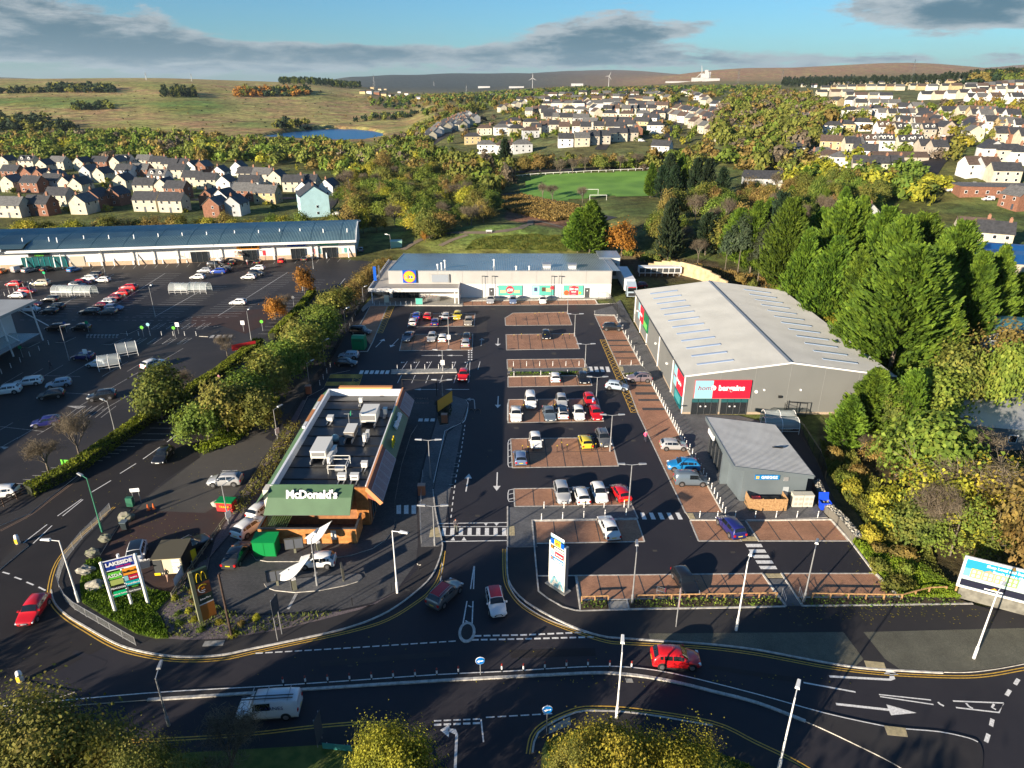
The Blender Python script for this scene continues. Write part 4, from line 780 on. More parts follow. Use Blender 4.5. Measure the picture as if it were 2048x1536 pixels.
def hb_sign(side='front'):
 if side=='front':
  s_=MB().box(28.5,37.2,hy0-.28,hy0-.04,2.95,6.0,RED).build('sign_board',hb);MB().box(28.5,31.3,hy0-.32,hy0-.28,2.95,6.0,PALEBLUE).build('sign_panel',s_)
  text('home',1.15,C('sign plum',(.28,.02,.06),.4),(30.2,hy0-.34,4.72),parent=s_,italic=.25,depth=.015);mb=MB();disc(mb,(31.35,hy0-.321,4.75),.42,SWHITE,24);mb.build('sign_disc',s_);text('bargains',1.25,SWHITE,(34.2,hy0-.34,4.72),parent=s_,bold=.045)
 else:
  for y0,y1,z0,z1 in((97.9,103.6,2.9,6.2),(133.3,138.2,2.9,6.2)):
   s_=MB().box(hx0-.28,hx0-.04,y0,y1,z0,z1,RED).build('sign_board',hb);MB().box(hx0-.32,hx0-.28,y1-1.9,y1,z0,z1,PALEBLUE).build('sign_panel',s_)
   text('bargains',.82,SWHITE,(hx0-.34,(y0+y1)/2-.9,(z0+z1)/2),rot=(R(90),0,R(-90)),parent=s_,bold=.02);text('home',.62,C('sign plum',(.28,.02,.06),.4),(hx0-.34,y1-.95,(z0+z1)/2),rot=(R(90),0,R(-90)),parent=s_,italic=.25)
  MB().box(hx0-.2,hx0-.04,128.2,132.8,2.6,6.2,C('poster dark green',(.0,.13,.05),.4)).build('poster',hb);MB().box(hx0-.22,hx0-.2,128.8,132.2,3.0,4.2,C('poster lime',(.15,.5,.1),.4)).build('poster_print',hb)
  MB().box(hx0-.2,hx0-.04,98.4,102.8,.4,2.7,C('poster teal',(.0,.10,.12),.4)).build('poster',hb);MB().box(hx0-.22,hx0-.2,98.8,102.4,1.0,2.3,C('poster teal pale',(.05,.28,.30),.4)).build('poster_print',hb)
hb_sign();hb_sign('side')
for x0 in(28.3,32.9):
 e=MB().box(x0,x0+4.1,hy0-.1,hy0-.01,.1,2.75,M['glass']).build('entrance_glazing',hb)
 for i in range(4):MB().box(x0+i*1.05,x0+.98+i*1.05,hy0-.16,hy0-.1,2.2,2.75,M['glass_t']).build('pane',e)
 for i in range(5):MB().box(x0+i*1.02-.04,x0+i*1.02+.04,hy0-.18,hy0-.12,.1,2.2,M['dgrey']).build('mullion',e)
 for i in(1.3,2.1):MB().box(x0+i,x0+i+.22,hy0-.16,hy0-.12,1.4,1.6,SWHITE).build('door_sticker',e)
for x,z in((38.2,4.0),(39.4,4.3),(45.1,4.3)):mb=MB();disc(mb,(x,hy0-.02,z),.16+.1*(x<39),M['white'],14,t=.12);mb.build('alarm_box',hb)
for x in(42.0,52.4):MB().box(x-.25,x+.25,hy0-.32,hy0-.02,3.0,3.35,M['dark']).build('floodlight',hb)
MB().box(55.8,57.2,hy0-.08,hy0-.01,.1,2.4,GREYD).build('door',hb)
for y in(110,120,140):MB().box(hx0-.3,hx0-.02,y-.2,y+.2,3.5,3.8,M['white']).build('floodlight',hb)
def hoop_shelter(name,x,y,L_,W_h,H_,n,rot=0.0,label='',group=None,closed=True,col='white'):
 t=thing(name,label,'shelter',(x,y,.05),rot,group);A=[R(180-k*22.5) for k in range(9)]
 def prof(k):return(W_h*math.cos(A[k]),.95+(H_-.95)*math.sin(A[k]))
 for i in range(n+1):
  yy=L_*i/n;mb=MB();pts=[(-W_h,yy,0)]+[(prof(k)[0],yy,prof(k)[1]) for k in range(9)]+[(W_h,yy,0)]
  mb.path(pts,.045,M[col],6);mb.build('hoop_frame',t,org=False)
 for i in range(n):
  y0,y1=L_*i/n+.05,L_*(i+1)/n-.05;mb=MB();V=[(prof(k)[0],yy,prof(k)[1]) for yy in(y0,y1) for k in range(9)]
  mb.add(V,[(k,k+1,10+k,9+k) for k in range(8)],M['clear'],True);mb.build('roof_panel',t,org=False)
  if closed:
   mb=MB().face([(-W_h,y0,.2),(-W_h,y1,.2),(-W_h,y1,.95),(-W_h,y0,.95)],M['clear']);mb.build('side_panel',t,org=False)
 mb=MB()
 for s_ in(-1,1):
  for z in(.5,.95):mb.tube((s_*W_h,0,z),(s_*W_h,L_,z),.03,.03,M[col],6)
 mb.build('rail',t,org=False);return t
hoop_shelter('trolley_shelter',39.6,93.5,4.6,1.2,2.3,2,R(-90)*0+R(-92),'clear hooped trolley shelter standing against the grey shed wall');hoop_shelter('trolley_shelter',38.9,91.3,5.0,1.2,2.2,2,R(-92),'clear hooped trolley shelter in front, full of trolleys, by the bakery roof')
for o in[o for o in COL.objects if o.name.startswith('trolley_shelter')]:o.location.x-=1.0;o.location.y+=.5
o=trolley_mesh(11,.3).build('trolley_row');o.location=(38.3,91.3,.09);o.rotation_euler=(0,0,R(-90));tag(o,'nested trolleys inside the front clear shelter by the grey shed','trolley row')
for(u,v,lab) in((1378,826,'blue wheeled litter bin left of the discount store doors'),(1424,825,'blue litter bin between the two glazed store entrances')):
 x,y=G(u,v);t=thing('litter_bin',lab,'bin',(x,y,.09),0,'blue bins by the discount store doors');MB().lathe([(.0,0),(.28,0),(.30,.95),(.31,1.0)],C('bin blue',(.01,.12,.22),.4),n=14).build('body',t,org=False);MB().lathe([(.32,1.0),(.32,1.12),(0,1.25)],C('bin lid blue',(.01,.16,.30),.4),n=14).build('lid',t,org=False)
gx0,gx1,gy0,gy1=27.3,37.2,72.4,86.0
gr=thing('bakery_building','slate grey bakery with pale ribbed mono-pitch roof and small blue sign','building',(28.6,72.6,0))
BW=[(28.6,72.6),(36.6,72.6),(36.6,85.4),(28.4,85.4),(28.1,81.0),(28.0,77.0)]
mb=MB()
def rz(x):return 5.15-(x-gx0)/(gx1-gx0)*1.3
n=len(BW);V=[(x,y,0) for x,y in BW]+[(x,y,rz(x)-.15) for x,y in BW];mb.add(V,[(i,(i+1)%n,n+(i+1)%n,n+i) for i in range(n)],GREYD);mb.build('wall',gr)
mb=MB();ribbed(mb,gx0,gx1,gy0,gy1,5.2,3.9,.33,.07,ROOFG,'x',frac=.45);mb.build('roof',gr)
mb=MB().bar((gx0,gy0-.06,5.02),(gx1,gy0-.06,3.72),.1,.5,GREYD).bar((gx0-.06,gy0,5.0),(gx0-.06,gy1,5.0),.1,.55,GREYD).bar((gx0,gy1+.06,5.02),(gx1,gy1+.06,3.72),.1,.5,GREYD);mb.build('fascia',gr)
MB().bar((gx1+.1,gy0,3.75),(gx1+.1,gy1,3.75),.18,.16,M['dgrey']).build('gutter',gr);MB().box(34.2,35.6,78.6,78.8,4.3,4.45,M['dark']).build('roof_vent',gr)
gs=MB().box(30.0,33.0,72.44,72.58,3.3,3.95,C('bakery sign blue',(.0,.16,.42),.4)).build('sign_board',gr);text('GREGGS',.54,SWHITE,(31.75,72.41,3.62),parent=gs,bold=.004)
for i in(0,1):
 for j in(0,1):MB().box(30.12+i*.2,30.28+i*.2,72.40,72.44,3.45+j*.2,3.61+j*.2,C('sign amber',(.9,.45,.05),.4)).build('sign_square',gs)
MB().box(33.6,34.2,72.5,72.58,3.05,3.6,M['galv']).build('louvre',gr);MB().box(33.75,34.45,72.5,72.58,.1,2.2,C('grey door',(.33,.36,.38),.5)).build('door',gr)
for i in range(5):MB().box(27.86+i*.0,28.02,77.4+i*1.5,78.7+i*1.5,.3,3.0,M['glass']).build('window',gr)
for i in range(6):MB().box(27.78,27.86,77.25+i*1.5,77.4+i*1.5,.1,3.2,M['dgrey']).build('mullion',gr)
MB().box(27.5,27.7,82.5,85,3.3,4.0,SWHITE).build('sign_board',gr);MB().box(27.2,28.5,76.6,77.1,.1,4.7,GREYD).build('fin_wall',gr)
bx0,bx1,by0,by1=29.1,33.6,70.4,72.3
bs=thing('bin_store','open topped bin store of horizontal timber boards against bakery wall','bin store',(bx0,by0,.09))
for i in range(9):
 z=.12+i*.185;MB().box(bx0,bx1,by0,by0+.03,z,z+.165,M['wood']).build('slat',bs);MB().box(bx0-.03,bx0,by0,by1,z,z+.165,M['wood']).build('slat',bs);MB().box(bx1,bx1+.03,by0,by1,z,z+.165,M['wood']).build('slat',bs)
for x in(bx0+.08,bx0+1.5,bx0+3.0,bx1-.08):MB().box(x-.05,x+.05,by0+.035,by0+.13,.09,1.85,M['wood']).build('post',bs)
for i,(a,mt) in enumerate(((.4,DRED),(1.6,M['dark']),(2.8,M['dark']))):
 t=thing('wheeled_bin',['red lidded wheeled bin inside the timber bin store','black wheeled bin in the middle of the timber store','black wheeled bin at the door side of timber store'][i],'bin',(bx0+a*.9+.75,by0+.95,.09));MB().box(-.55,.55,-.4,.4,.15,1.15,M['dark']).build('body',t,org=False);MB().box(-.6,.6,-.45,.45,1.16,1.27,mt).build('lid',t,org=False)
for i in(0,1):
 t=thing('condenser_cabinet',['pale louvred cabinet beside the timber bin store','pale louvred cabinet at the far end of bakery wall'][i],'cabinet',(34.6+i*1.3,71.1,.09),0,'pale plant cabinets beside the bin store')
 cc=C('cabinet cream',(.52,.50,.42),.6);MB().box(0,1.2,0,.9,.1,1.7,cc).box(-.03,1.23,-.04,.94,1.7,1.78,cc).build('body',t,org=False)
 for r_ in(0,1):
  for c_ in(0,1):
   mb=MB();disc(mb,(.33+c_*.54,-.005,.55+r_*.7),.22,C('louvre beige',(.36,.35,.30),.6),16,t=.03);mb.build('fan_grille',t,org=False)
t=thing('wheeled_bin','bright blue wheeled bin with open lid beside the gabion wall','bin',(*G(1647,1020),.09));BB=C('bin bright blue',(.01,.06,.62),.35);MB().add([(-.5,-.35,.12),(.5,-.35,.12),(.5,.35,.12),(-.5,.35,.12),(-.62,-.5,1.2),(.62,-.5,1.2),(.62,.5,1.2),(-.62,.5,1.2)],[(0,3,2,1),(0,1,5,4),(1,2,6,5),(2,3,7,6),(3,0,4,7)],BB).box(-.5,.5,-.4,.4,.9,1.0,M['black']).build('body',t,org=False);MB().add([(-.62,.5,1.2),(.62,.5,1.2),(.62,.75,2.0),(-.62,.75,2.0),(-.62,.55,1.2),(.62,.55,1.2),(.62,.8,2.0),(-.62,.8,2.0)],[(0,1,2,3),(5,4,7,6),(3,2,6,7)],BB).build('lid',t,org=False)
for s_ in(-.4,.4):MB().tube((s_,-.3,.06),(s_+.08,-.3,.06),.08,.08,M['black'],8).build('wheel',t,org=False)
GB=smooth_line([(*G(1632,975),),(*G(1652,1020),),(*G(1680,1046),),(*G(1712,1084),)],5)
gab=thing('gabion_wall','long curving gabion wall of pale stones beside the bakery yard','wall',(GB[0][0],GB[0][1],0))
mb=MB()
for a,b in zip(GB,GB[1:]):mb.bar((a[0],a[1],.5),(b[0],b[1],.5),1.0,1.0,C('basket dark',(.13,.12,.10),.9))
mb.build('basket',gab)
sm_=[]
for k in range(5):
 bm_=bmesh.new();bmesh.ops.create_icosphere(bm_,subdivisions=1,radius=1)
 for v_ in bm_.verts:v_.co*=rnd.uniform(.75,1.15)
 me=bpy.data.meshes.new('stone');bm_.to_mesh(me);bm_.free();me.materials.append(mat('gabion stone %d'%k,[(.34,.32,.27),(.25,.24,.21),(.42,.40,.34),(.2,.2,.18),(.36,.33,.25)][k],.9,var=.3,scale=5));sm_.append(me)
def stone(parent,p,s_,name='stone'):
 o=bpy.data.objects.new(name,rnd.choice(sm_));link(o,parent);o.location=Vector(p)-_org(parent);o.rotation_euler=(rnd.random()*6,rnd.random()*6,rnd.random()*6);o.scale=(s_*rnd.uniform(.8,1.3),s_*rnd.uniform(.7,1.1),s_*rnd.uniform(.6,.9));return o
gl_=resample(GB,.30)
for i,(x,y) in enumerate(gl_):
 for q in range(7):
  w=rnd.uniform(-.45,.45)
  stone(gab,(x+w*.8+rnd.uniform(-.1,.1),y+w*.6+rnd.uniform(-.1,.1),1.0+rnd.uniform(-.05,.07)),rnd.uniform(.11,.19)) if i*7+q<290 else None
rx0,rx1,ry0,ry1,rzt=-28.0,-16.7,67.6,95.0,5.5
mc=thing('restaurant_building','fast food restaurant with black flat roof, plant, green and terracotta sloping sides','building',((rx0+rx1)/2,ry0,0))
INW=C('parapet lining white',(.74,.75,.76),.45);CRW=C('render off white',(.62,.58,.50),.7)
mb=MB();mb.box(rx0,rx1,ry0,ry1,0,4.4,mat('restaurant wall',(.30,.13,.05),.7,var=.2,scale=2));mb.build('wall',mc)
rm=mat('black roof membrane',(.016,.018,.022),.28,var=.4,scale=.8);MB().box(rx0+.3,rx1-.3,ry0+.4,ry1-.3,4.4,4.46,rm).build('roof',mc)
mb=MB().box(rx0,rx0+.3,ry0,ry1,4.401,rzt,INW).box(rx1-.3,rx1,ry0,ry1,4.401,rzt,INW).box(rx0+.3,rx1-.3,ry1-.3,ry1,4.401,rzt,INW).box(rx0+.3,rx1-.3,ry0,ry0+.4,4.401,rzt-.35,C('parapet cap dark',(.05,.06,.055),.5));mb.build('parapet',mc)
for i in range(9):
 y=ry0+3+i*2.75;MB().box(rx0+.32,rx1-.32,y,y+.16,4.462,4.54,M['black']).build('roof_joint',mc)
MB().box(rx0+1.6,rx1-1.6,ry1-.0,ry1+.7,5.0,5.75,C('orange cornice',(.55,.22,.08),.6)).box(rx0+1.7,rx1-1.7,ry1-.05,ry1,4.6,5.66,C('olive cornice',(.35,.32,.12),.6)).build('rear_cornice',mc)
f0=[(-27.9,67.75,5.55),(-18.35,67.75,5.55),(-18.35,66.2,4.75),(-27.95,66.2,4.75),(-18.4,64.9,3.25),(-28.2,64.9,3.25)]
mb=MB().add(f0,[(0,3,2,1),(3,5,4,2)],TILEG).add([(x,y+.12,z-.12) for x,y,z in f0],[(0,1,2,3),(3,2,4,5)],M['dgrey']).add([(-18.35,67.75,5.55),(-18.35,66.2,4.75),(-18.4,64.9,3.25),(-18.35,67.6,4.4)],[(0,1,2,3)],TILEG).add([(-27.9,67.75,5.55),(-27.95,66.2,4.75),(-28.2,64.9,3.25),(-27.95,67.6,4.4)],[(3,2,1,0)],TILEG);mb.build('green_fascia',mc)
mb=MB();mb.bar((-25.6,66.7,5.1),(-20.2,66.7,5.1),.06,.06,M['dgrey']);lt=mb.build('sign_rail',mc)
text("McDonald's",1.32,SWHITE,(-22.9,66.35,5.05),rot=(R(68),0,0),parent=lt,bold=.045,depth=.07,sx=.94)
MB().box(-29.3+.6,-28.0,66.9,68.2,0,5.3,CRW).build('corner_tower',mc)
for i in range(12):MB().box(-18.2+i*.12,-18.13+i*.12,67.35,67.59,.2,5.35,CEDAR).build('batten',mc)
mb=MB().add([(rx0,68,5.5),(rx0,95,5.5),(-29.6,95,4.0),(-29.6,66.5,3.7),(rx0,66.5,5.3)],[(0,1,2,3,4)],TILEG).add([(rx0,68,5.38),(rx0,95,5.38),(-29.5,95,3.9),(-29.5,66.5,3.6),(rx0,66.5,5.2)],[(4,3,2,1,0)],M['dgrey']);mb.build('side_skirt',mc)
for y0,y1 in((88,90.5),(82.5,84)):MB().box(rx0-.5,rx0-.1,y0,y1,5.15,5.5,WHITE).build('panel',mc)
for y0,y1 in((84,88),(90.6,93)):MB().box(rx0-.55,rx0-.1,y0,y1,5.1,5.45,C('orange cornice',(.55,.22,.08),.6)).build('panel',mc)
def side(y0,y1,mt,nm,z1=3.55,xo=-15.1):
 mb=MB().add([(rx1,y0,5.5),(rx1,y1,5.5),(xo,y1,z1),(xo,y0,z1)],[(0,3,2,1)],mt).add([(rx1,y0,5.35),(rx1,y1,5.35),(xo,y1,z1-.12),(xo,y0,z1-.12)],[(0,1,2,3)],M['dgrey']).add([(rx1,y0,5.5),(rx1,y0,4.2),(xo,y0,z1-.15),(xo,y0,z1)],[(0,1,2,3)],mt)
 return mb.build(nm,mc)
side(67.0,77.2,TERRA,'terracotta_slope');side(77.2,89.0,TILEG,'green_slope');side(89.0,95.2,TERRA,'terracotta_slope')
mb=MB().bar((rx1,66.9,5.55),(rx1,77.2,5.55),.22,.14,C('orange edge',(.60,.26,.11),.6)).bar((rx1,89,5.55),(rx1,95.3,5.55),.22,.14,C('orange edge',(.60,.26,.11),.6)).bar((rx1,77.3,5.55),(rx1,88.9,5.55),.2,.12,TILEG).bar((-15.1,66.9,3.5),(rx1,66.9,5.45),.2,.5,C('orange edge',(.60,.26,.11),.6));mb.build('edge_trim',mc)
LAV=C('lattice pale',(.52,.44,.46),.5)
for y0,y1 in((67.4,77.0),(89.4,95.0)):
 fr=MB().bar((-16.25,y0,4.98),(-16.25,y1,4.98),.08,.08,LAV).bar((-15.05,y0,3.58),(-15.05,y1,3.58),.08,.08,LAV).build('slatted_screen',mc)
 k=0;y=y0
 while y<y1+.01:
  big=k%8==0
  MB().bar((-16.25,y,5.0),(-15.05,y,3.6),.05 if not big else .12,.05,LAV).build('slat',fr);y+=.2;k+=1
text("McDonald's",.95,SWHITE,(-15.95,85.4,4.95),rot=(R(55),0,R(90)),parent=mc,bold=.03,depth=.12)
def arches(mb,c,w,h,mt,d=.06,thick=.16,plane='x'):
 for s_ in(-1,1):
  P=[]
  for k in range(13):
   a=math.pi*k/12;P.append((c[0],c[1]+s_*w/4+w/4*math.cos(a),c[2]-h/2+h*math.sin(a)**.8)) if plane=='x' else P.append((c[0]+s_*w/4+w/4*math.cos(a),c[1],c[2]-h/2+h*math.sin(a)**.8))
  for p,q in zip(P,P[1:]):mb.bar(p,q,thick,d,mt) if plane!='x' else mb.bar(p,q,d,thick,mt)
 return mb
arches(MB(),(-15.7,79.6,4.7),1.5,1.2,YEL,.12,.2).build('sign_emblem',mc)
gz=MB().box(rx1+.01,rx1+.08,68.5,94.5,.5,3.6,M['glass']).build('side_glazing',mc)
for i in range(19):MB().box(rx1+.08,rx1+.15,68.5+i*1.43,68.62+i*1.43,.3,3.7,C('frame teal grey',(.12,.16,.16),.4)).build('mullion',gz)
for y in(74,80,86):MB().box(rx1+.2,rx1+1.0,y,y+.5,3.0,3.3,WHITE).build('downlight',mc)
PL=C('plant cream',(.66,.65,.60),.5);PLD=C('plant grille grey',(.20,.20,.20),.6)  # cream casings and a plain grey for the unit grilles
def plant(x0,x1,y0,y1,h,label,leg=.45,mt=PL,fans=0):
 t=thing('air_handling_unit',label,'roof plant',((x0+x1)/2,(y0+y1)/2,4.5),0,'plant on the black restaurant roof')
 MB().box(x0,x1,y0,y1,4.5+leg,4.5+leg+h,mt).build('casing',t);MB().box(x0-.05,x1+.05,y0-.05,y1+.05,4.5+leg+h,4.5+leg+h+.06,PL).build('lid',t)
 for x in(x0+.15,x1-.15):MB().box(x-.06,x+.06,y0-.9,y1+.2,4.56,4.5+leg-.003,M['galv']).build('skid',t)
 if fans:MB().box(x0+.15,x1-.15,y0-.04,y0-.002,4.6+leg+.2,4.4+leg+h-.1,PLD).build('grille',t)
 return t
plant(-25.3,-23.4,74.8,78.6,1.0,'long cream air handling unit near the white left parapet',fans=1);plant(-21.1,-18.9,84.8,88.0,1.25,'large cream box unit near the green right slope',fans=1)
plant(-22.3,-21.0,80.2,82.8,.8,'brown topped unit with pale front grille in mid roof',mt=C('unit brown',(.14,.12,.10),.5),fans=1)
plant(-26.0,-25.2,85.6,86.6,.5,'small pale vent box near left parapet',.2);plant(-22.7,-22.2,91.6,92.1,.6,'small pale vent cowl near the back parapet',.3);plant(-18.4,-17.9,87.6,88.3,.8,'narrow pale condenser beside the large cream box',.3)
for i in range(4):plant(-23.0-.0+i*.05,-22.65+i*.05,73.8+i*.85,74.5+i*.85,.85,'slim white condenser %s in the row beside the long unit'%('at the front','second from front','third from front','at the back')[i],.25,WHITE)
for i in range(2):plant(-19.7+i*.25,-19.35+i*.25,79.5+i*1.0,80.2+i*1.0,.9,'slim white condenser %s of a pair by the right slope'%('nearer','farther')[i],.25,WHITE)
for i,x in enumerate((-20.8,-19.3)):plant(x,x+.95,70.0,70.6,.7,'white boxy condenser %s of the front pair with round fan'%('left','right')[i],.2,WHITE,1)
plant(-18.6,-17.9,73.0,73.6,.6,'small white condenser against the terracotta slope',.2,WHITE,1)
t=thing('access_frame','pale tubular guard frame round a duct on the roof','frame',(-21.3,73,4.5));mb=MB()
for x in(-22.4,-20.2):
 for y in(71.8,74.2):mb.bar((x,y,4.5),(x,y,5.7),.07,.07,PL)
for z in(5.2,5.7):mb.bar((-22.4,71.8,z),(-20.2,71.8,z),.07,.07,PL).bar((-22.4,74.2,z),(-20.2,74.2,z),.07,.07,PL).bar((-22.4,71.8,z),(-22.4,74.2,z),.07,.07,PL).bar((-20.2,71.8,z),(-20.2,74.2,z),.07,.07,PL)
mb.build('rail',t);MB().box(-21.8,-20.7,72.4,73.4,4.52,4.9,M['galv']).build('duct',t)
t=thing('roof_aerial','thin mast with green fin aerial on the restaurant roof','aerial',(-22.3,83.5,4.5));MB().tube((-22.3,83.5,4.5),(-22.3,83.5,7.0),.05,.04,M['galv'],6).build('mast',t);MB().bar((-22.9,83.5,6.9),(-21.7,83.5,6.9),.05,.05,M['galv']).box(-22.0,-21.95,83.3,83.8,6.7,7.3,EMER).build('fin',t)
for x,y,z in((-24.3,79.6,4.9),(-23.5,80.2,5.0)):
 MB().lathe([(0,0),(.45,0),(.55,.5),(.3,.8),(0,.9)],C('duct teal',(.16,.30,.36),.4),(x,y,z-.4),14).build('roof_cowl',mc)
px0,px1,py0,py1=-28.7,-17.6,63.9,67.0
pa=thing('patio_enclosure','patio wall of orange cedar boards with dark coping before the restaurant','enclosure',(px0,py0,.09))
for i in range(9):
 z=.12+i*.215
 MB().box(px0,px1,py0,py0+.06,z,z+.2,CEDAR).build('board',pa);MB().box(px0,px0+.06,py0+.07,py1,z,z+.2,CEDAR).build('board',pa);MB().box(px1-.06,px1,py0+.07,py1,z,z+.2,CEDAR).build('board',pa)
MB().box(px0-.05,px1+.05,py0-.05,py0+.2,2.08,2.18,M['dgrey']).box(px0-.05,px0+.2,py0+.21,py1,2.08,2.18,M['dgrey']).box(px1-.2,px1+.05,py0+.21,py1,2.08,2.18,M['dgrey']).build('coping',pa)
MB().box(-20.5,-19.9,py0-.06,py0-.003,.7,1.9,CREAMW).build('notice_board',pa)
for i in range(11):MB().bar((px0+.4+i*.26,py0+.3,1.9),(px0+.4+i*.26,py1-.3,1.9),.07,.1,C('pergola green',(.16,.28,.10),.6)).build('pergola_slat',pa)
MB().box(px0+.35,px0+3.1,py0+.25,py0+.33,1.78,1.86,C('pergola green',(.16,.28,.10),.6)).build('pergola_beam',pa)
for i in range(3):
 t=thing('patio_table',['dark round table on the patio behind the pergola slats','dark round table in the middle of the patio','dark round table at the open end of patio'][i],'table',(-24.2+i*2.3,65.6,.09),0,'tables on the restaurant patio');MB().lathe([(0,.72),(.45,.72),(.45,.76),(0,.76)],M['dgrey'],n=14).build('table_top',t,org=False);MB().tube((0,0,0),(0,0,.72),.05,.05,M['dark'],6).build('leg',t,org=False)
t=thing('storage_cabinet','bright green steel storage cabinet with double doors beside the patio','cabinet',(-28.6,61.6,.09));GC=C('cabinet green',(.0,.22,.05),.45);MB().box(0,2.5,0,1.5,.0,1.9,GC).build('body',t,org=False);MB().add([(-.08,-.1,1.9),(2.58,-.1,1.9),(2.58,1.6,2.15),(-.08,1.6,2.15)],[(0,1,2,3)],GC).build('roof',t,org=False)
for i in(0,1):d=MB().box(.06+i*1.21,1.23+i*1.21,-.04,-.003,.08,1.8,GC).build('door',t,org=False)
A=Vector((-156.0,188.5));Bp=Vector((-47.5,205.5));dv=(Bp-A).normalized();nv=Vector((-dv.y,dv.x));LEN=(Bp-A).length;ang=math.atan2(dv.y,dv.x)
rw=thing('retail_terrace','long white retail row with curved blue grey roof and sloping white columns','building',(A.x,A.y,0),ang)
LW,LS=-6,LEN
mb=MB().box(LW-60,LS,0,.3,1.2,5.6,WHITE).box(LW-60,LS,26,26.3,0,5.6,WHITE).box(LS-.3,LS,.3,26,0,6.4,WHITE);mb.build('wall',rw,org=False)
MB().box(LW-60,LS+.05,-.12,.28,0,1.2,mat('buff brick plinth',(.44,.32,.22),.85,var=.15,scale=3)).build('brick_plinth',rw,org=False)
prof=[(-3.6,5.75),(-1,6.5),(3,7.4),(8,8.0),(13,8.15),(18,7.9),(23,7.1),(27.5,5.9)]
k=LW-60
while k<LS+.3:
 w=min(8.6,LS+.6-k);mb=MB();n_=max(2,int(w/.43));V=[];
 step_z=.55 if k<15 else 0
 for y,z in prof:
  for i in range(n_+1):
   x=k+w*i/n_
   for dx,dz in((0,0),(.10,.09),(.20,0)):V.append((min(x+dx,k+w),y,z+dz+(step_z if y<3 else 0)))
 m_=(n_+1)*3;mb.add(V,[(a*m_+b,a*m_+b+1,(a+1)*m_+b+1,(a+1)*m_+b) for a in range(len(prof)-1) for b in range(m_-1)],ROOFB);mb.build('roof_bay',rw,org=False);k+=8.6
mb=MB().box(15.5,LS+.8,-3.9,-3.5,5.2,5.85,M['white']).box(LW-60,15,-4.6,-4.2,5.9,6.5,M['white']);mb.bar((LS+.7,-3.7,5.6),(LS+.7,3,7.5),.3,.35,M['white']).bar((LS+.7,3,7.5),(LS+.7,13,8.25),.3,.35,M['white']).bar((LS+.7,13,8.25),(LS+.7,27.5,6),.3,.35,M['white']);mb.box(LW-60,LS,-3.5,-.05,5.45,5.6,M['white']);mb.build('canopy_fascia',rw,org=False)
colu=[(197,524),(112,530),(131,533),(54*0+184,527),(230,527),(279,526),(327,524),(375,523),(0,0)]
for u,v,tu,tv in((56,539,44,483),(112,537,97,482),(126,538,113,489),(180,533,167,484),(230,532,217,480),(279,531,267,477),(327,528,316,474),(375,526,364,473),(423,524,413,472),(477,521,469,471),(524,520,517,468),(567,517,559,466),(607,516,600,466),(654,517,646,465),(698,516,694,463)):
 x,y=G(u,v);yt=y+3.4;zt=8.2;xt=xat(tu,yt,zt);o=MB().tube((x,y,.05),(xt,yt,zt),.17,.14,M['white'],8).mesh('column');o=bpy.data.objects.new('column',o);link(o,rw);o.matrix_parent_inverse=Matrix.Translation((A.x,A.y,0)).__matmul__(Matrix.Rotation(ang,4,'Z')).inverted()
def fr(u,v,z=0):
 t0,t1=0.0,LEN
 for _ in range(30):
  m_=(t0+t1)/2;p=A+dv*m_
  if(p.x/(p.y*CP+(CH-2.5)*SP))*FPX+1024<u:t0=m_
  else:t1=m_
 return t0
def front(u0,u1,z0,z1,mt,nm,y=-.16,parent=rw):
 a,b=fr(u0,500),fr(u1,500);return MB().box(a,b,y,.0 if y>-.2 else y+.06,z0,z1,mt).build(nm,parent,org=False)
def ftext(s,u,z,size,mt,bold=.03,sx=1.0):
 me=text_mesh(s,size,.04,bold);me.materials.clear();me.materials.append(mt);o=bpy.data.objects.new('lettering',me);link(o,rw);o.location=(fr(u,500),-.45,z);o.rotation_euler=(R(90),0,0);o.scale=(sx,1,1)
for u0,u1 in((44,132),(382,416),(485,514),(582,610),(645,673)):
 g_=front(u0,u1,.1,3.2,M['glass'] if u0>60 else M['glass_t'],'shopfront_glazing',-.3)
 n_=max(3,int((fr(u1,0)-fr(u0,0))/1.3))
 for i in range(n_+1):x=fr(u0,0)+(fr(u1,0)-fr(u0,0))*i/n_;MB().box(x-.05,x+.05,-.4,-.3,.1,3.2,M['dgrey'] if u0>60 else TEALS).build('mullion',g_,org=False)
front(140,168,.2,3.0,C('roller shutter',(.42,.38,.30),.6),'roller_shutter',-.2)
front(58,106,4.2,5.35,TEALS,'sign_board',-.4);ftext('Poundland',80,4.95,.8,SWHITE);front(60,103,3.3,4.15,BLK,'sign_board',-.4);ftext('PEP&CO',82,3.7,.65,LIME)
front(475,520,3.5,5.2,ORAN,'sign_board',-.4);ftext('halfords',498,4.3,1.6,BLK,.03,.95);front(576,614,3.9,5.3,LBLUE,'sign_board',-.4);ftext('Card Factory',595,4.7,.75,YEL);front(637,679,4.0,5.4,EMER,'sign_board',-.4);ftext('pets at home',658,4.7,.8,EMER if False else SWHITE)
for u0,u1,c in((361,369,CREAMW),(371,378,CREAMW),(420,434,CREAMW),(469,474,DRED),(476,481,ORAN),(525,531,DRED),(625,630,C('poster pink',(.5,.2,.2),.5)),(636,642,C('poster teal2',(.1,.3,.3),.5)),(676,682,C('poster pale',(.5,.5,.4),.5)),(688,694,C('poster teal2',(.1,.3,.3),.5))):front(u0,u1,1.4,2.9,c,'poster',-.06)
for u0 in(200,263,305,352,440,545,620,632):front(u0,u0+4,.1,5.3,WHITE,'pilaster',-.5)
ax1,ay0,ay1=-99.0,92.0,129.0
asd=thing('superstore_building','corner of a tall white superstore with projecting canopy and struts','building',(ax1,ay0,0))
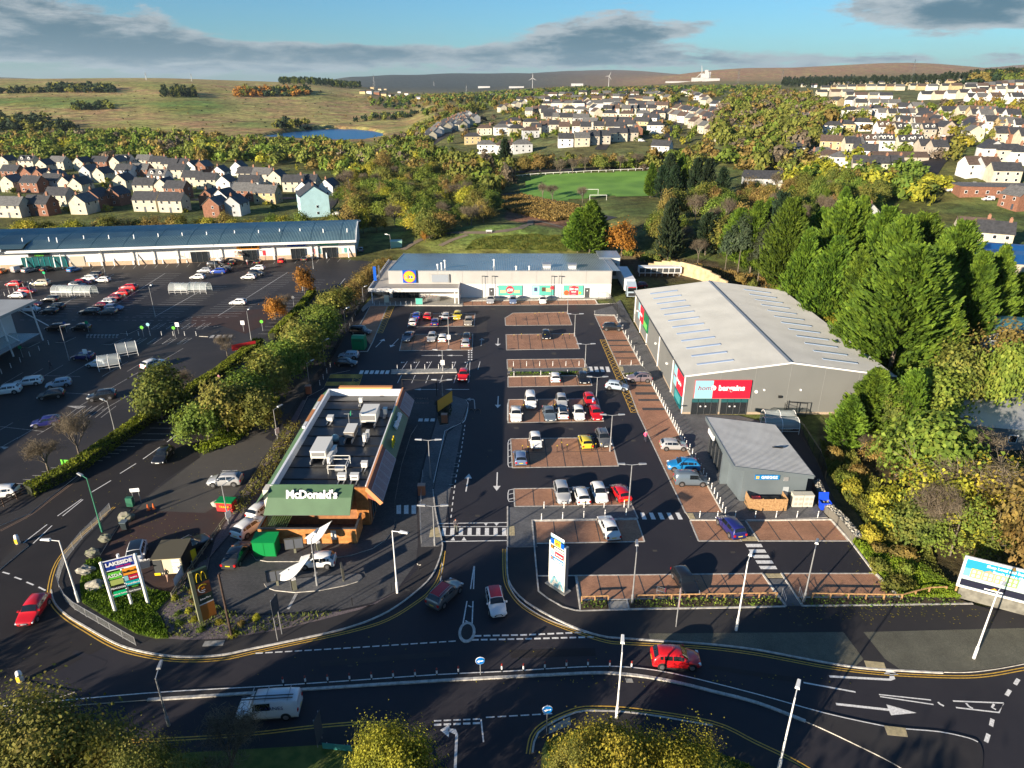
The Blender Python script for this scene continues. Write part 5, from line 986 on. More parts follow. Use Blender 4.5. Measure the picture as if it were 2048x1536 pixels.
MB().box(ax1-120,ax1,ay0-50,ay1,1.0,7.9,C('superstore white',(.62,.62,.60),.5)).build('wall',asd);MB().box(ax1-120,ax1+.1,ay0-50.1,ay1+.1,0,1.0,mat('superstore brick plinth',(.16,.09,.07),.85,var=.2,scale=3)).build('brick_plinth',asd)
MB().box(ax1-124,ax1+3.5,ay0-54,ay1+3.5,7.9,8.4,ROOFW).build('roof',asd)
for i in range(4):y=ay1+2.5-i*9;MB().bar((ax1+3,y,0),(ax1+2.5,y,7.9),.22,.22,M['white']).bar((ax1,y,6.5),(ax1+5,y,3.2),.14,.14,M['white']).build('strut',asd)
MB().box(ax1+.1,ax1+6,ay0-20,ay1-2,3.0,3.15,M['clear']).build('glass_canopy',asd)
PAINT={}
def paint(n):
 c=dict(white=(.72,.72,.70),silver=(.42,.43,.44),grey=(.12,.125,.13),darkgrey=(.045,.048,.052),black=(.010,.011,.013),red=(.50,.008,.012),darkred=(.17,.006,.02),blue=(.012,.05,.32),darkblue=(.012,.015,.12),skyblue=(.01,.17,.42),paleblue=(.34,.42,.50),yellow=(.55,.44,.03),cream=(.55,.48,.34),mauve=(.20,.16,.18),beige=(.36,.32,.26),greyblue=(.13,.17,.21),orange=(.55,.14,.02),steelblue=(.14,.20,.34),vanwhite=(.66,.68,.70))[n]
 if n not in PAINT:PAINT[n]=flat('car paint '+n,c,.32,.25 if n in('silver','grey','darkgrey','mauve','beige','greyblue','steelblue') else 0,1)
 return PAINT[n]
CG=glass_mat('car glass',(.010,.013,.016),.05);TYRE=flat('tyre rubber',(.012,.012,.012),.85);RIM=flat('alloy rim',(.34,.34,.35),.35,.8);LAMP=flat('headlamp',(.75,.78,.80),.12);TAIL=flat('tail lamp',(.45,.01,.01),.2);PLY=flat('rear number plate',(.72,.52,.03),.4);PLW=flat('front number plate',(.75,.75,.72),.4);TRIM=flat('black plastic trim',(.02,.02,.022),.6)
SPEC=dict(hatch=(3.95,1.74,.92,1.47,.82,.62,.30,.335,-.38,-.495,.98),mini=(3.85,1.73,.92,1.42,.86,.66,.30,.34,-.40,-.49,.95),suv=(4.35,1.84,1.05,1.62,.98,.80,.31,.34,-.38,-.495,1.08),saloon=(4.65,1.82,.92,1.44,.80,.62,.28,.30,-.22,-.46,.98),mpv=(4.35,1.80,1.02,1.66,.88,.66,.37,.40,-.43,-.497,1.05),van=(5.1,1.95,1.12,1.98,.98,.75,.38,.41,-.488,-.499,1.2),smallvan=(4.4,1.82,1.05,1.82,.92,.72,.36,.40,-.488,-.499,1.15),estate=(4.7,1.83,.92,1.48,.82,.62,.28,.30,-.44,-.497,1.0))
def car_body(spec):
 L_,W_,belt,roof,hood,nose,xw0,_,xr1,xt,tz=spec;h=L_/2
 xwb=xw0*L_*.98*.72;xrs=xwb-(roof-belt)*1.05 if roof<1.7 else xwb-(roof-belt)*.55;xre=xr1*L_*.97 if xr1>-.47 else xr1*L_;xtb=xt*L_ if xr1<-.3 else xt*L_+.55
 st=[(h,.30,.48,.50,.62,.5),(h-.04,.24,.58,nose-.02,.78,.62),(h-.22,.22,.66,nose+.03,.90,.78),(h-.55,.21,.74,hood-.04,.97,.84),(xwb+.12,.20,belt-.06,hood+.03,1.0,.86),(xwb,.20,belt-.02,belt+.03,1.0,.86),((xwb+xrs)/2,.20,belt,(belt+roof)/2+.015,1.0,.80),(xrs,.20,belt,roof-.03,1.0,.74),((xrs*.6+xre*.4),.20,belt,roof,1.0,.74),((xrs*.2+xre*.8),.20,belt+.02,roof-.02,1.0,.73),(xre,.20,belt+.03,roof-.07,.99,.72),((xre+xtb)/2,.22,belt+.03,(roof-.07+tz)/2+.01,.98,.77)]
 if xtb>-h+.2:st+=[(xtb,.22,belt,tz,.97,.82),(-h+.16,.26,belt-.04,tz-.02,.94,.84),(-h,.36,belt-.2,tz-.16,.84,.78)]
 else:st+=[(max(xtb,-h+.09),.24,belt,tz+.02,.96,.84),(-h+.05,.28,belt-.12,tz-.1,.93,.86),(-h,.36,.6,.66,.86,.8)]
 R_=[]
 for x,zb,zs,zt,w,wt in st:
  w*=W_/2;wt*=W_/2;c=.06
  half=[(0,zb),(w*.86,zb),(w*.985,zb+.12),(w,(zb+zs)/2),(w*.975,zs)]
  if zt>zs+.12:half+=[(wt+(w*.975-wt)*.12,zt-.10),(wt*.90,zt-.02),(0,zt+.02)]
  else:half+=[(w*.95,zs+(zt-zs)*.5),(wt*.8,zt),(0,zt+.015)]
  R_.append([Vector((x,y,z)) for y,z in half])
 return R_,st
def car_meshes(kind):
 spec=SPEC[kind];R_,st=car_body(spec);L_,W_,belt,roof=spec[:4];mb=MB();ns=len(R_);np_=8;dummy=paint('silver')
 V=[];
 for ring in R_:V+=ring+[Vector((p.x,-p.y,p.z)) for p in ring[1:-1][::-1]]
 m_=14;F=[]
 for i in range(ns-1):
  for j in range(m_):F.append((i*m_+j,i*m_+(j+1)%m_,(i+1)*m_+(j+1)%m_,(i+1)*m_+j))
 mb.add(V,F,dummy,True);mb.add(V[:m_],[tuple(range(m_))],dummy);mb.add(V[-m_:],[tuple(range(m_))[::-1]],dummy)
 out={'body':mb.mesh('body')}
 P=lambda i,j,s_=1:(lambda a:Vector((a.x,a.y*s_,a.z)))(R_[i][j])
 def patch(i0,i1,j0,j1,a=.06,b=.94,c=.08,d=.92,s_=1,push=.012):
  q=[[P(i0,j0,s_),P(i1,j0,s_)],[P(i0,j1,s_),P(i1,j1,s_)]]
  def f(u,v):return q[0][0].lerp(q[0][1],u).lerp(q[1][0].lerp(q[1][1],u),v)
  pts=[f(a,c),f(b,c),f(b,d),f(a,d)];n_=(pts[1]-pts[0]).cross(pts[3]-pts[0]).normalized()
  ctr=sum(pts,Vector())/4;out_=ctr-Vector((ctr.x*.6,0,.7))
  if n_.dot(out_)<0:n_=-n_
  return[p+n_*push for p in pts]
 vanlike=kind in('van','smallvan')
 g=MB()
 def quad(mb_,pts,mt):
  mb_.add(pts,[(0,1,2,3)],mt);return mb_
 def screen(i0,i1,lo,hi):
  A,B_=R_[i0],R_[i1];pts=[]
  def at(t,k):
   a,b=A[k],B_[k];return a.lerp(b,t)
  V_=[]
  for t in(lo,(lo+hi)/2,hi):
   e=at(t,5).lerp(at(t,6),.55);top=at(t,7);row=[e,e.lerp(top,.5)+Vector((0,0,.01)),top]
   row=row+[Vector((p.x,-p.y,p.z)) for p in row[:2][::-1]];V_+=[p+Vector((.03*(1 if i0<8 else-1),0,.03)) for p in row]
  return MB().add(V_,[(r*5+c,r*5+c+1,r*5+c+6,r*5+c+5) for r in(0,1) for c in range(4)],CG,True)
 ws=screen(5,7,.08,.93);out['windscreen']=ws.mesh('windscreen')
 if not vanlike:out['rear_window']=screen(10,12,.10,.82).mesh('rear_window')
 wins=[]
 for s_ in(1,-1):
  tri=MB();a=patch(6,7,4,5,.25,.98,.10,.90,s_);b=patch(7,8,4,5,0.02,.93,.10,.90,s_);quad(tri,a,CG);quad(tri,b,CG);wins.append(tri.mesh('side_window'))
  if not vanlike:
   t2=MB();quad(t2,patch(8,9,4,5,.02,.95,.12,.88,s_),CG);wins.append(t2.mesh('side_window'));t3=MB();quad(t3,patch(9,10,4,5,.12,.85,.18,.82,s_),CG);wins.append(t3.mesh('side_window'))
 out['side']=wins
 r_=.33 if roof<1.55 else .36
 wb=MB();wb.tube((0,-.10,0),(0,.10,0),r_,r_,TYRE,16);out['tyre']=wb.mesh('tyre');rb=MB()
 for s_ in(1,-1):
  rb.tube((0,s_*.085,0),(0,s_*.108,0),r_*.68,r_*.64,RIM,12)
 out['rim']=rb.mesh('rim')
 ab=MB();ab.tube((0,-.012,0),(0,.012,0),r_*1.18,r_*1.18,TRIM,18);out['arch']=ab.mesh('wheel_arch')
 h=L_/2;z1=spec[5]
 out['light']=MB().add([(h-.30,.0,z1-.02),(h-.30,-.16,z1+.04),(h-.03,-.20,z1-.05),(h-.01,-.16,z1-.16),(h-.02,.14,z1-.17),(h-.12,.14,z1-.01)],[(0,5,4,3,2,1)],LAMP).box(h-.2,h-.035,-.17,.13,z1-.16,z1-.05,LAMP).mesh('headlight')
 tzz=spec[10];out['tail']=MB().box(-h-.012,-h+.13,-.13,.10,tzz-.38,tzz-.12,TAIL).mesh('tail_light')
 out['grille']=MB().box(h-.05,h+.015,-.42,.42,.36,.50,TRIM).box(h-.08,h+.008,-.3,.3,z1-.17,z1-.08,TRIM).mesh('grille')
 out['bump']=MB().box(-h-.015,-h+.1,-W_*.40,W_*.40,.30,.42,TRIM).mesh('rear_bumper_trim')
 out['sill']=MB().box(-L_*.27,L_*.27,-W_/2-.004,W_/2+.004,.19,.27,TRIM).mesh('sill_trim')
 out['plf']=MB().box(h+.012,h+.03,-.26,.26,.40,.51,PLW).mesh('number_plate');out['plr']=MB().box(-h-.03,-h-.012,-.26,.26,.62,.73,PLY).mesh('number_plate')
 out['mirror']=MB().box(-.08,.08,-.09,.09,-.06,.07,dummy).mesh('door_mirror');out['r']=r_;out['st']=st;out['spec']=spec;return out
CARM={}
def car(kind,colr,u,v,ang,label,group=None,z=.02,roofc=None,full=True,rack=False,cat='car',name='parked_car',dirt=0):
 if kind not in CARM:CARM[kind]=car_meshes(kind)
 m_=CARM[kind];sp=m_['spec'];L_,W_=sp[0],sp[1];x,y=G(u,v)
 t=thing(name,label,cat,(x,y,z),R(ang),group)
 def put(me,nm,par=t,loc=(0,0,0),rot=(0,0,0),mt=None,sc_=None):
  o=bpy.data.objects.new(nm,me);link(o,par);o.location=loc;o.rotation_euler=rot
  if mt is not None:o.material_slots[0].link='OBJECT';o.material_slots[0].material=mt
  if sc_:o.scale=sc_
  return o
 put(m_['body'],'body',mt=paint(colr));put(m_['windscreen'],'windscreen')
 if 'rear_window' in m_:put(m_['rear_window'],'rear_window')
 for w in m_['side']:put(w,'side_window')
 r_=m_['r']
 for sx in(L_*.31,-L_*.30):
  for sy in(1,-1):
   if full:put(m_['arch'],'wheel_arch',loc=(sx,sy*(W_/2-.012),r_+.03))
   w=put(m_['tyre'],'wheel',loc=(sx,sy*(W_/2-.07),r_));put(m_['rim'],'rim',w)
 hl=.36*W_
 for sy in(1,-1):
  put(m_['light'],'headlight',loc=(-.02,sy*hl*1.0,0),sc_=(1,-sy,1));put(m_['tail'],'tail_light',loc=(0,sy*W_*.40,0))
  if full:put(m_['mirror'],'door_mirror',loc=(L_*.17,sy*(W_/2+.09),sp[2]+.06),mt=paint(colr))
 put(m_['grille'],'grille');put(m_['bump'],'rear_bumper_trim');put(m_['sill'],'sill_trim');put(m_['plf'],'number_plate');put(m_['plr'],'number_plate')
 if roofc:
  st=m_['st'];V_=[]
  for i in(7,8,9,10):
   x_,w,zt=st[i][0],st[i][5]*W_/2*.9,st[i][3];V_+=[(x_,-w,zt-.015),(x_,0,zt+.028),(x_,w,zt-.015)]
  o=MB().add([(a,b,c+.014) for a,b,c in V_],[(r*3+c,r*3+c+1,r*3+c+4,r*3+c+3) for r in range(3) for c in(0,1)],paint(roofc),True).build('roof_panel',t,org=False)
 if rack:
  for s_ in(-.5,.5):MB().bar((L_*.1,s_*W_*.6,sp[3]+.07),(-L_*.36,s_*W_*.6,sp[3]+.05),.04,.04,M['galv']).build('roof_rail',t,org=False)
 return t
P1='cars parked in the retail park bays';P2='cars parked in the superstore car park'
CARS=[('hatch','blue',834,636,90,'blue hatchback parked just behind a white one in the first block'),('hatch','white',827,649,90,'white hatchback at the front left corner of block nearest canopy'),('hatch','red',856,637,90,'red hatchback in the block nearest the supermarket'),('hatch','darkblue',871,649,90,'dark blue hatchback alone in the near row of the first block'),('hatch','silver',892,637,90,'silver hatchback beside the yellow car'),('hatch','yellow',915,636,-90,'yellow car in the far row near the supermarket'),('hatch','beige',937,648,-90,'beige grey car at aisle end of the first block'),('saloon','greyblue',817,678,-97,'grey saloon at the outer end of second block'),('hatch','silver',864,680,-90,'silver hatchback beside a white one in second block'),('hatch','white',886,681,90,'white hatchback by the small white sign post'),('hatch','black',934,678,90,'black car behind the silver one at the aisle'),('hatch','silver',932,691,90,'silver hatchback at aisle corner of the second block'),('hatch','black',1092,675,-90,'black hatchback alone on the second block right of the aisle'),('hatch','red',927,756,-92,'red hatchback at the aisle end of the white lined bays'),('suv','black',1224,660,-3,'black crossover facing the pale store shed'),('hatch','white',1110,760,90,'white hatchback below the hedge strip'),('hatch','black',1166,762,-88,'black hatchback at the corner of hedge strip block'),('suv','mauve',1278,762,180,'mauve grey crossover behind the yellow hatching'),('hatch','paleblue',1234,778,-18,'pale blue hatchback pulling out across the yellow hatching'),('smallvan','white',1061,809,-90,'white van behind the white saloon','van'),('saloon','white',1032,834,-90,'white saloon at the hatched end of its block'),('saloon','greyblue',1098,833,-86,'dark slate saloon beside the black roofed white car'),('hatch','silver',1123,808,-90,'silver hatchback behind the black roofed white car'),('hatch','white',1125,832,90,'white small car with black roof',None,'black'),('hatch','white',1157,833,-90,'white hatchback between the black roofed car and the red ones'),('hatch','red',1179,806,-88,'red hatchback in the far row of the pair of reds'),('hatch','red',1191,833,-86,'red hatchback in the near row of the pair of reds'),('hatch','white',1071,888,-88,'white hatchback behind the slate blue car'),('hatch','yellow',1171,889,94,'lime yellow small hatchback'),('suv','grey',1206,884,-86,'dark grey 4x4 beside the lime yellow hatchback',None,None,1),('hatch','steelblue',1041,921,92,'slate blue hatchback at the hatched island end'),('suv','silver',1124,993,-86,'silver hatchback leftmost of the four cars above the grey paving'),('hatch','white',1162,997,96,'white hatchback seen from behind between silver and white cars'),('hatch','white',1198,993,-86,'white hatchback next to the red one above the grey paving'),('hatch','red',1240,992,102,'red hatchback beside the lamp post above the grey paving'),('saloon','white',1217,1062,98,'white coupe alone in the bay behind the totem sign'),('hatch','black',1369,1170,-80,'black hatchback beside the timber rail and abandoned trolley'),('hatch','silver',1347,897,-2,'silver hatchback facing the bakery beside pedestrian in pink'),('suv','skyblue',1366,938,176,'bright blue crossover behind the camper van'),('smallvan','greyblue',1381,967,-2,'grey blue camper van beside the bright blue crossover','van'),('mpv','darkblue',1460,1061,103,'dark blue hatchback parked askew by the bakery crosswalk'),('smallvan','black',722,668,-12,'black van behind the green recycling bank','van'),('mini','paleblue',698,716,180,'small pale blue city car beside the recycling bank'),('hatch','black',693,731,0,'black hatchback below the small pale blue city car'),('saloon','silver',981,604,-90,'silver pickup facing the aisle in front of grey door'),('hatch','steelblue',1026,605,-90,'blue hatchback under the £30 poster'),('hatch','white',1085,605,-90,'white car under the middle poster of the supermarket'),('hatch','darkred',1279,575,180,'dark red car on the brown track beyond the sheds'),]
for c in CARS:
 k,colr,u,v,a,lab=c[:6];cat=c[6] if len(c)>6 and c[6] else 'car';car(k,colr,u,v,a,lab,P1,roofc=c[7] if len(c)>7 else None,rack=len(c)>8,cat=cat,name='van' if cat=='van' else 'parked_car')
DRV='vehicles on the roads'
car('suv','red',1350,1326,-3,'bright red crossover driving on the main road',DRV,name='moving_car');car('mini','vanwhite',992,1212,-80,'white small hatchback with red roof leaving the retail park',DRV,roofc='red',name='moving_car');car('suv','grey',890,1196,58,'grey crossover with red roof turning into the entrance',DRV,roofc='red',rack=True,name='moving_car')
car('hatch','red',70,1228,-82,'red hatchback waiting at the junction by the guard rail',DRV,name='moving_car');car('hatch','white',636,1130,184,'white hatchback at the drive through order point','cars in the drive through',z=.03,name='moving_car');car('saloon','darkgrey',476,1116,86,'dark grey coupe in the drive through lane','cars in the drive through',z=.03,name='moving_car');car('suv','white',500,1062,66,'white estate car queuing behind restaurant corner','cars in the drive through',z=.03,name='moving_car');car('hatch','white',524,1026,70,'white car half hidden by the green roof skirt','cars in the drive through',z=.03,name='moving_car')
car('suv','silver',452,968,184,'silver 4x4 with roof rails parked on the old lane','vehicles by the burger van',rack=True);car('hatch','black',328,918,-88,'black hatchback driving down the superstore access road',DRV,name='moving_car');car('suv','vanwhite',274,1120,-72,'white saloon with dark glass roof behind the multi tenant sign','vehicles by the burger van',roofc='black');car('estate','darkgrey',381,1100,52,'long dark pickup hitched to the burger trailer','vehicles by the burger van',rack=True)
vn=car('van','vanwhite',541,1424,184,'white tradesman van with lettered side and pipes on its roof',DRV,name='van',cat='van')
text('CARNES',.52,C('van lettering blue',(.01,.02,.12),.5),(0,0,0),parent=vn,depth=.004).location=(-.5,.99,1.42);[setattr(o,'rotation_euler',(R(90),0,R(180))) for o in vn.children if o.name.startswith('lettering')]
for s_ in(.25,.55):MB().tube((1.9,s_,2.12),(-2.2,s_,2.12),.05,.05,M['dgrey'],6).build('roof_pipe',vn,org=False)
for x_ in(-1.8,0,1.2):MB().bar((x_,-.8,2.05),(x_,.8,2.05),.05,.06,M['galv']).build('roof_bar',vn,org=False)
AL=[('hatch','red',29,572,180,'red hatchback at the lower left of the trolley bollards'),('mpv','cream',84,571,180,'cream people carrier beside the green post sign'),('hatch','white',36,595,180,'white hatchback beyond the superstore canopy'),('hatch','red',56,586,0,'orange red car behind a lamp post'),('hatch','black',102,603,180,'black hatchback below the left trolley shelter'),('smallvan','white',60,623,0,'white panel van in the shade by the superstore'),('hatch','darkred',66,612,0,'maroon car behind the white panel van'),('hatch','black',99,627,180,'black estate car beside the white panel van'),('hatch','black',112,618,180,'black car behind another black one'),('suv','white',179,562,180,'white crossover left of a white hatchback'),('suv','black',189,555,180,'black car behind the white crossover'),('hatch','white',206,564,180,'white hatchback right of the white crossover'),('hatch','red',167,569,0,'red car behind the trolley shelter'),('hatch','grey',156,574,0,'slate car half hidden by trolley shelter'),('suv','red',258,580,180,'bright red pickup at the top of a row of cars'),('hatch','red',244,590,180,'bright red hatchback below the red pickup'),('hatch','darkred',227,600,180,'maroon hatchback in the middle of the row'),('hatch','silver',215,608,180,'silver hatchback between two maroon cars'),('hatch','darkred',202,616,180,'dark maroon car above the black estate'),('hatch','steelblue',229,620,0,'mid blue hatchback in shade'),('estate','black',180,628,180,'black estate at the foot of the row'),('hatch','grey',217,628,180,'grey hatchback beside the black estate'),('hatch','silver',410,545,180,'silver hatchback in front of the blue one'),('suv','blue',438,547,180,'blue crossover below the black van'),('hatch','grey',451,542,180,'grey car behind the blue crossover'),('hatch','white',396,558,180,'white small van in the bay row below',),('smallvan','black',432,534,0,'black van parked before the retail row'),('smallvan','white',441,527,100,'white van in a bay by the shops'),('hatch','black',465,529,100,'black car in a bay left of the gazebo'),('hatch','white',477,609,180,'white hatchback alone amid empty bays'),('hatch','white',516,540,180,'white car right of an estate by the kerb'),('hatch','black',512,550,0,'black car behind the white ones'),('hatch','white',498,558,180,'white hatchback at the lower end of trio'),('hatch','black',517,527,96,'black car in a bay under the orange sign'),('hatch','red',564,525,96,'red car in a bay left of the glazed shop'),('hatch','darkgrey',610,521,96,'dark car in a bay by the blue sign'),('hatch','greyblue',722,503,100,'dark car round the end of the retail row'),('hatch','orange',5,546,100,'orange car at the left end in front of shops'),('smallvan','silver',41,543,70,'silver people carrier before the teal shopfront'),('hatch','silver',60,544,70,'silver hatchback beside silver people carrier'),('hatch','black',97,542,70,'dark car by the sloping columns'),('hatch','skyblue',150,543,70,'bright blue car before the roller shutter'),('suv','white',308,734,62,'white crossover near the yellow tree'),('hatch','vanwhite',197,733,178,'white hatchback at the mouth of hooped shelter'),('hatch','darkblue',167,718,180,'dark purple car beside the round signs'),('hatch','black',112,660,180,'black car in deep shade by the round signs'),('hatch','black',163,660,180,'dark car in the shade right of another dark one'),('estate','white',57,770,200,'white estate second from the left in shade'),('suv','white',15,787,200,'white car cut by the edge of the photo'),('hatch','paleblue',119,773,205,'pale silver car right of the white estate'),('hatch','black',104,795,200,'black car below the pale silver one'),('suv','black',205,798,200,'black crossover above the triangle marking'),('hatch','darkblue',94,850,200,'navy car behind the bare tree'),('hatch','white',6,992,190,'white car behind the timber fence'),]
for k,colr,u,v,a,lab in AL:car(k,colr,u,v,a,lab+' in the superstore car park',P2,full=v>700,z=.03)
lx,ly=xat(1232,166,0),163.0;t=thing('articulated_lorry','white articulated lorry backed against the supermarket loading dock','lorry',(29.2,160,0))
MB().box(27.9,30.4,164.5,177.5,1.1,4.0,M['white']).build('trailer',t);MB().box(28.0,30.3,161.0,163.2,.6,3.0,paint('paleblue')).add([(28.0,161.2,3.0),(30.3,161.2,3.0),(30.3,163.2,3.9),(28.0,163.2,3.9)],[(0,1,2,3)],paint('paleblue')).build('cab',t);MB().box(28.15,30.15,160.94,160.998,1.9,2.8,CG).build('windscreen',t);MB().box(28.2,30.1,160.92,160.998,2.85,3.05,TAIL).build('sun_visor',t);MB().box(28.3,30.0,160.93,160.998,.75,1.5,TRIM).build('grille',t)
for y in(162,173,174.4,175.8):
 for x in(28.1,30.2):MB().tube((x-.14,y,.5),(x+.14,y,.5),.5,.5,TYRE,14).build('wheel',t)
bx,by=G(341,1160);bt=thing('catering_trailer','black catering trailer with open lit hatch on the verge edge','trailer',(bx,by,.1),R(6),None)
MB().box(-1.5,1.5,.25,3.3,.45,2.6,BLK).build('body',bt,org=False);MB().box(-1.56,1.56,-.02,3.36,2.6,2.68,C('trailer roof brown',(.10,.085,.05),.6)).build('roof',bt,org=False);MB().box(-1.4,1.4,.2,.246,.55,2.5,C('trailer cream lining',(.60,.55,.38),.6)).box(-1.4,-.55,.15,.2,.8,2.4,M['dgrey']).box(-1.5,-.9,.12,.15,.5,.8,YEL).build('serving_side',bt,org=False)
for i in range(4):MB().box(.45,1.3,.14,.2,.7+i*.45,1.0+i*.45,SWHITE).build('menu_panel',bt,org=False)
MB().box(-2.9,-1.55,.3,1.6,1.9,1.97,M['dgrey']).build('side_flap',bt,org=False);text('BURGERS',.4,SWHITE,(0,0,0),parent=bt,depth=.01).location=(-2.2,.9,1.985);bt.children[-1].rotation_euler=(0,0,R(20))
for x in(-1.45,1.45):MB().tube((x-.1,1.8,.32),(x+.1,1.8,.32),.32,.32,TYRE,12).build('wheel',bt,org=False)
def person(u,v,label,top,legs,skin=(.45,.28,.2),hair=(.05,.03,.02),face=0.0,bend=0.0,stride=.25,z=.05,hood=None,arm=.3,h=1.72):
 x,y=G(u,v,z) if not isinstance(u,float) else(u,v);t=thing('person',label,'person',(x,y,z),R(face));k=h/1.75
 J={'pel':(0,0,.95),'wa':(bend*.3,0,1.12),'ch':(bend*.7,0,1.35),'nk':(bend,0,1.50),'hd':(bend*1.15+.02,0,1.60),'ht':(bend*1.2+.01,0,1.70)};E=[('pel','wa'),('wa','ch'),('ch','nk'),('nk','hd'),('hd','ht')];Rr=dict(pel=(.16,.12),wa=(.14,.11),ch=(.17,.12),nk=(.06,.06),hd=(.09,.095),ht=(.07,.08))
 for s_,n_ in((1,'l'),(-1,'r')):
  f=stride*s_;J.update({'hp'+n_:(0,.09*s_,.88),'kn'+n_:(f*.5+.04,.1*s_,.50),'an'+n_:(f,.1*s_,.09),'to'+n_:(f+.15,.11*s_,.04),'sh'+n_:(bend*.75,.19*s_,1.42),'el'+n_:(bend*.6-f*.4,.25*s_,1.15),'wr'+n_:(bend*.6-f*.3+arm*.7,.22*s_,.98),'ha'+n_:(bend*.6-f*.2+arm,.20*s_,.95)})
  E+=[('pel','hp'+n_),('hp'+n_,'kn'+n_),('kn'+n_,'an'+n_),('an'+n_,'to'+n_),('ch','sh'+n_),('sh'+n_,'el'+n_),('el'+n_,'wr'+n_),('wr'+n_,'ha'+n_)]
  Rr.update({'hp'+n_:(.10,.10),'kn'+n_:(.07,.07),'an'+n_:(.05,.05),'to'+n_:(.05,.04),'sh'+n_:(.075,.075),'el'+n_:(.055,.055),'wr'+n_:(.04,.04),'ha'+n_:(.045,.03)})
 ks=list(J);me=bpy.data.meshes.new('body');me.from_pydata([tuple(c*k for c in J[q]) for q in ks],[(ks.index(a),ks.index(b)) for a,b in E],[]);o=bpy.data.objects.new('body',me);COL.objects.link(o)
 o.modifiers.new('s','SKIN');ly_=me.skin_vertices[0].data if me.skin_vertices else None
 for q,sv in zip(ks,ly_):sv.radius=tuple(c*k for c in Rr[q]);sv.use_root=q=='pel'
 su=o.modifiers.new('d','SUBSURF');su.levels=2;dg=bpy.context.evaluated_depsgraph_get();me2=bpy.data.meshes.new_from_object(o.evaluated_get(dg));bpy.data.objects.remove(o)
 me2.materials.clear()
 for c_ in(C('skin %.2f'%skin[0],skin,.6),C('clothes %s'%(top,),top,.8),C('clothes %s'%(legs,),legs,.8),C('shoes',(.02,.02,.02),.6),C('hair %s'%(hair,),hair,.8)):me2.materials.append(c_)
 for p in me2.polygons:
  c=p.center/k;hx=abs(c.x-bend*.6)
  p.material_index=4 if c.z>1.66 or(c.z>1.58 and c.x<bend*1.15-.03) else 0 if c.z>1.50 else 3 if c.z<.09 else(0 if(abs(c.y)>.15 and c.z<1.0 and c.z>.88 and c.x>arm*.75) else 2 if c.z<.93 and abs(c.y)<.2 else 1);p.use_smooth=True
 o=bpy.data.objects.new('body',me2);link(o,t);return t
person(1290,883,'pedestrian in a bright pink coat walking past the silver hatchback',(.75,.10,.22),(.03,.03,.05),face=80,hair=(.5,.45,.4));person(912,1062,'pedestrian with red hat and grey coat on the zebra crossing',(.09,.08,.09),(.10,.11,.09),face=-75,hair=(.5,.03,.02));person(1135,838,'person in dark clothes carrying bags behind a white car',(.05,.05,.06),(.02,.02,.02),face=20);person(1185,812,'person bending between the two red cars',(.10,.15,.35),(.6,.6,.6),bend=.2,face=30)
person(336,1161,'server in black standing in the hatch of burger trailer',(.015,.015,.018),(.35,.22,.16),face=-90,z=.55,h=1.6);person(102,738,'person in dark clothes walking in the shaded superstore lot',(.03,.03,.04),(.02,.02,.03),face=30);person(440,766,'walker in pink and grey behind the clipped hedge',(.35,.16,.18),(.05,.05,.06),face=-120);person(495,530,'shopper in pale coat by the gazebo',(.5,.45,.45),(.3,.08,.08),face=90)
def lamp(u,v,vt,label,double=False,col='galv',lean=0,arm=1.3,rot=0.0,group='street lamps and car park lamps',r=.09,z=0.0,sign=None):
 x,y=G(u,v);Hh=max(2.5,zat(vt,y));t=thing('street_lamp',label,'lamp post',(x,y,z),R(rot),group)
 MB().tube((0,0,0),(0,0,Hh*.18),r*1.5,r*1.5,M[col],10).tube((0,0,Hh*.18),(0,0,Hh),r,r*.6,M[col],10).build('post',t,org=False)
 for s_ in((-1,1) if double else(1,)):
  MB().tube((0,0,Hh-.05),(s_*arm,0,Hh+.12),.045,.035,M[col],6).build('arm',t,org=False);MB().add([(s_*arm*.62,-.17,Hh+.04),(s_*(arm+.45),-.13,Hh+.10),(s_*(arm+.45),.13,Hh+.10),(s_*arm*.62,.17,Hh+.04),(s_*arm*.66,-.13,Hh+.20),(s_*(arm+.4),-.09,Hh+.2),(s_*(arm+.4),.09,Hh+.2),(s_*arm*.66,.13,Hh+.20)],[(0,3,2,1),(4,5,6,7),(0,1,5,4),(1,2,6,5),(2,3,7,6),(3,0,4,7)],M['galv'] if col!='white' else M['white']).build('lamp_head',t,org=False)
 if sign:MB().box(-.35,.35,-.16,-.12,sign,sign+.95,SWHITE).build('notice_board',t,org=False)
 return t
for u,v,vt,lab in((1257,1016,930,'by the red hatchback above the grey paving'),(1220,903,831,'beside the dark grey 4x4'),(1192,809,755,'behind the pair of red cars'),(1170,735,689,'at the zebra end of the hedge strip block'),(1149,673,629,'at the corner of the second block right of the aisle'),(885,793,761,'behind the drive through banner'),(861,958,881,'in the shade between drive through lane and aisle'),(870,1092,1013,'by the zebra crossing footway'),(886,742,701,'on the footway of the white lined bays'),(898,690,634,'behind the white hatchback of the second block')):
 lamp(u,v,vt,'twin headed grey lamp post '+lab,True,z=.05,sign=1.2 if u in(886,898) else None)
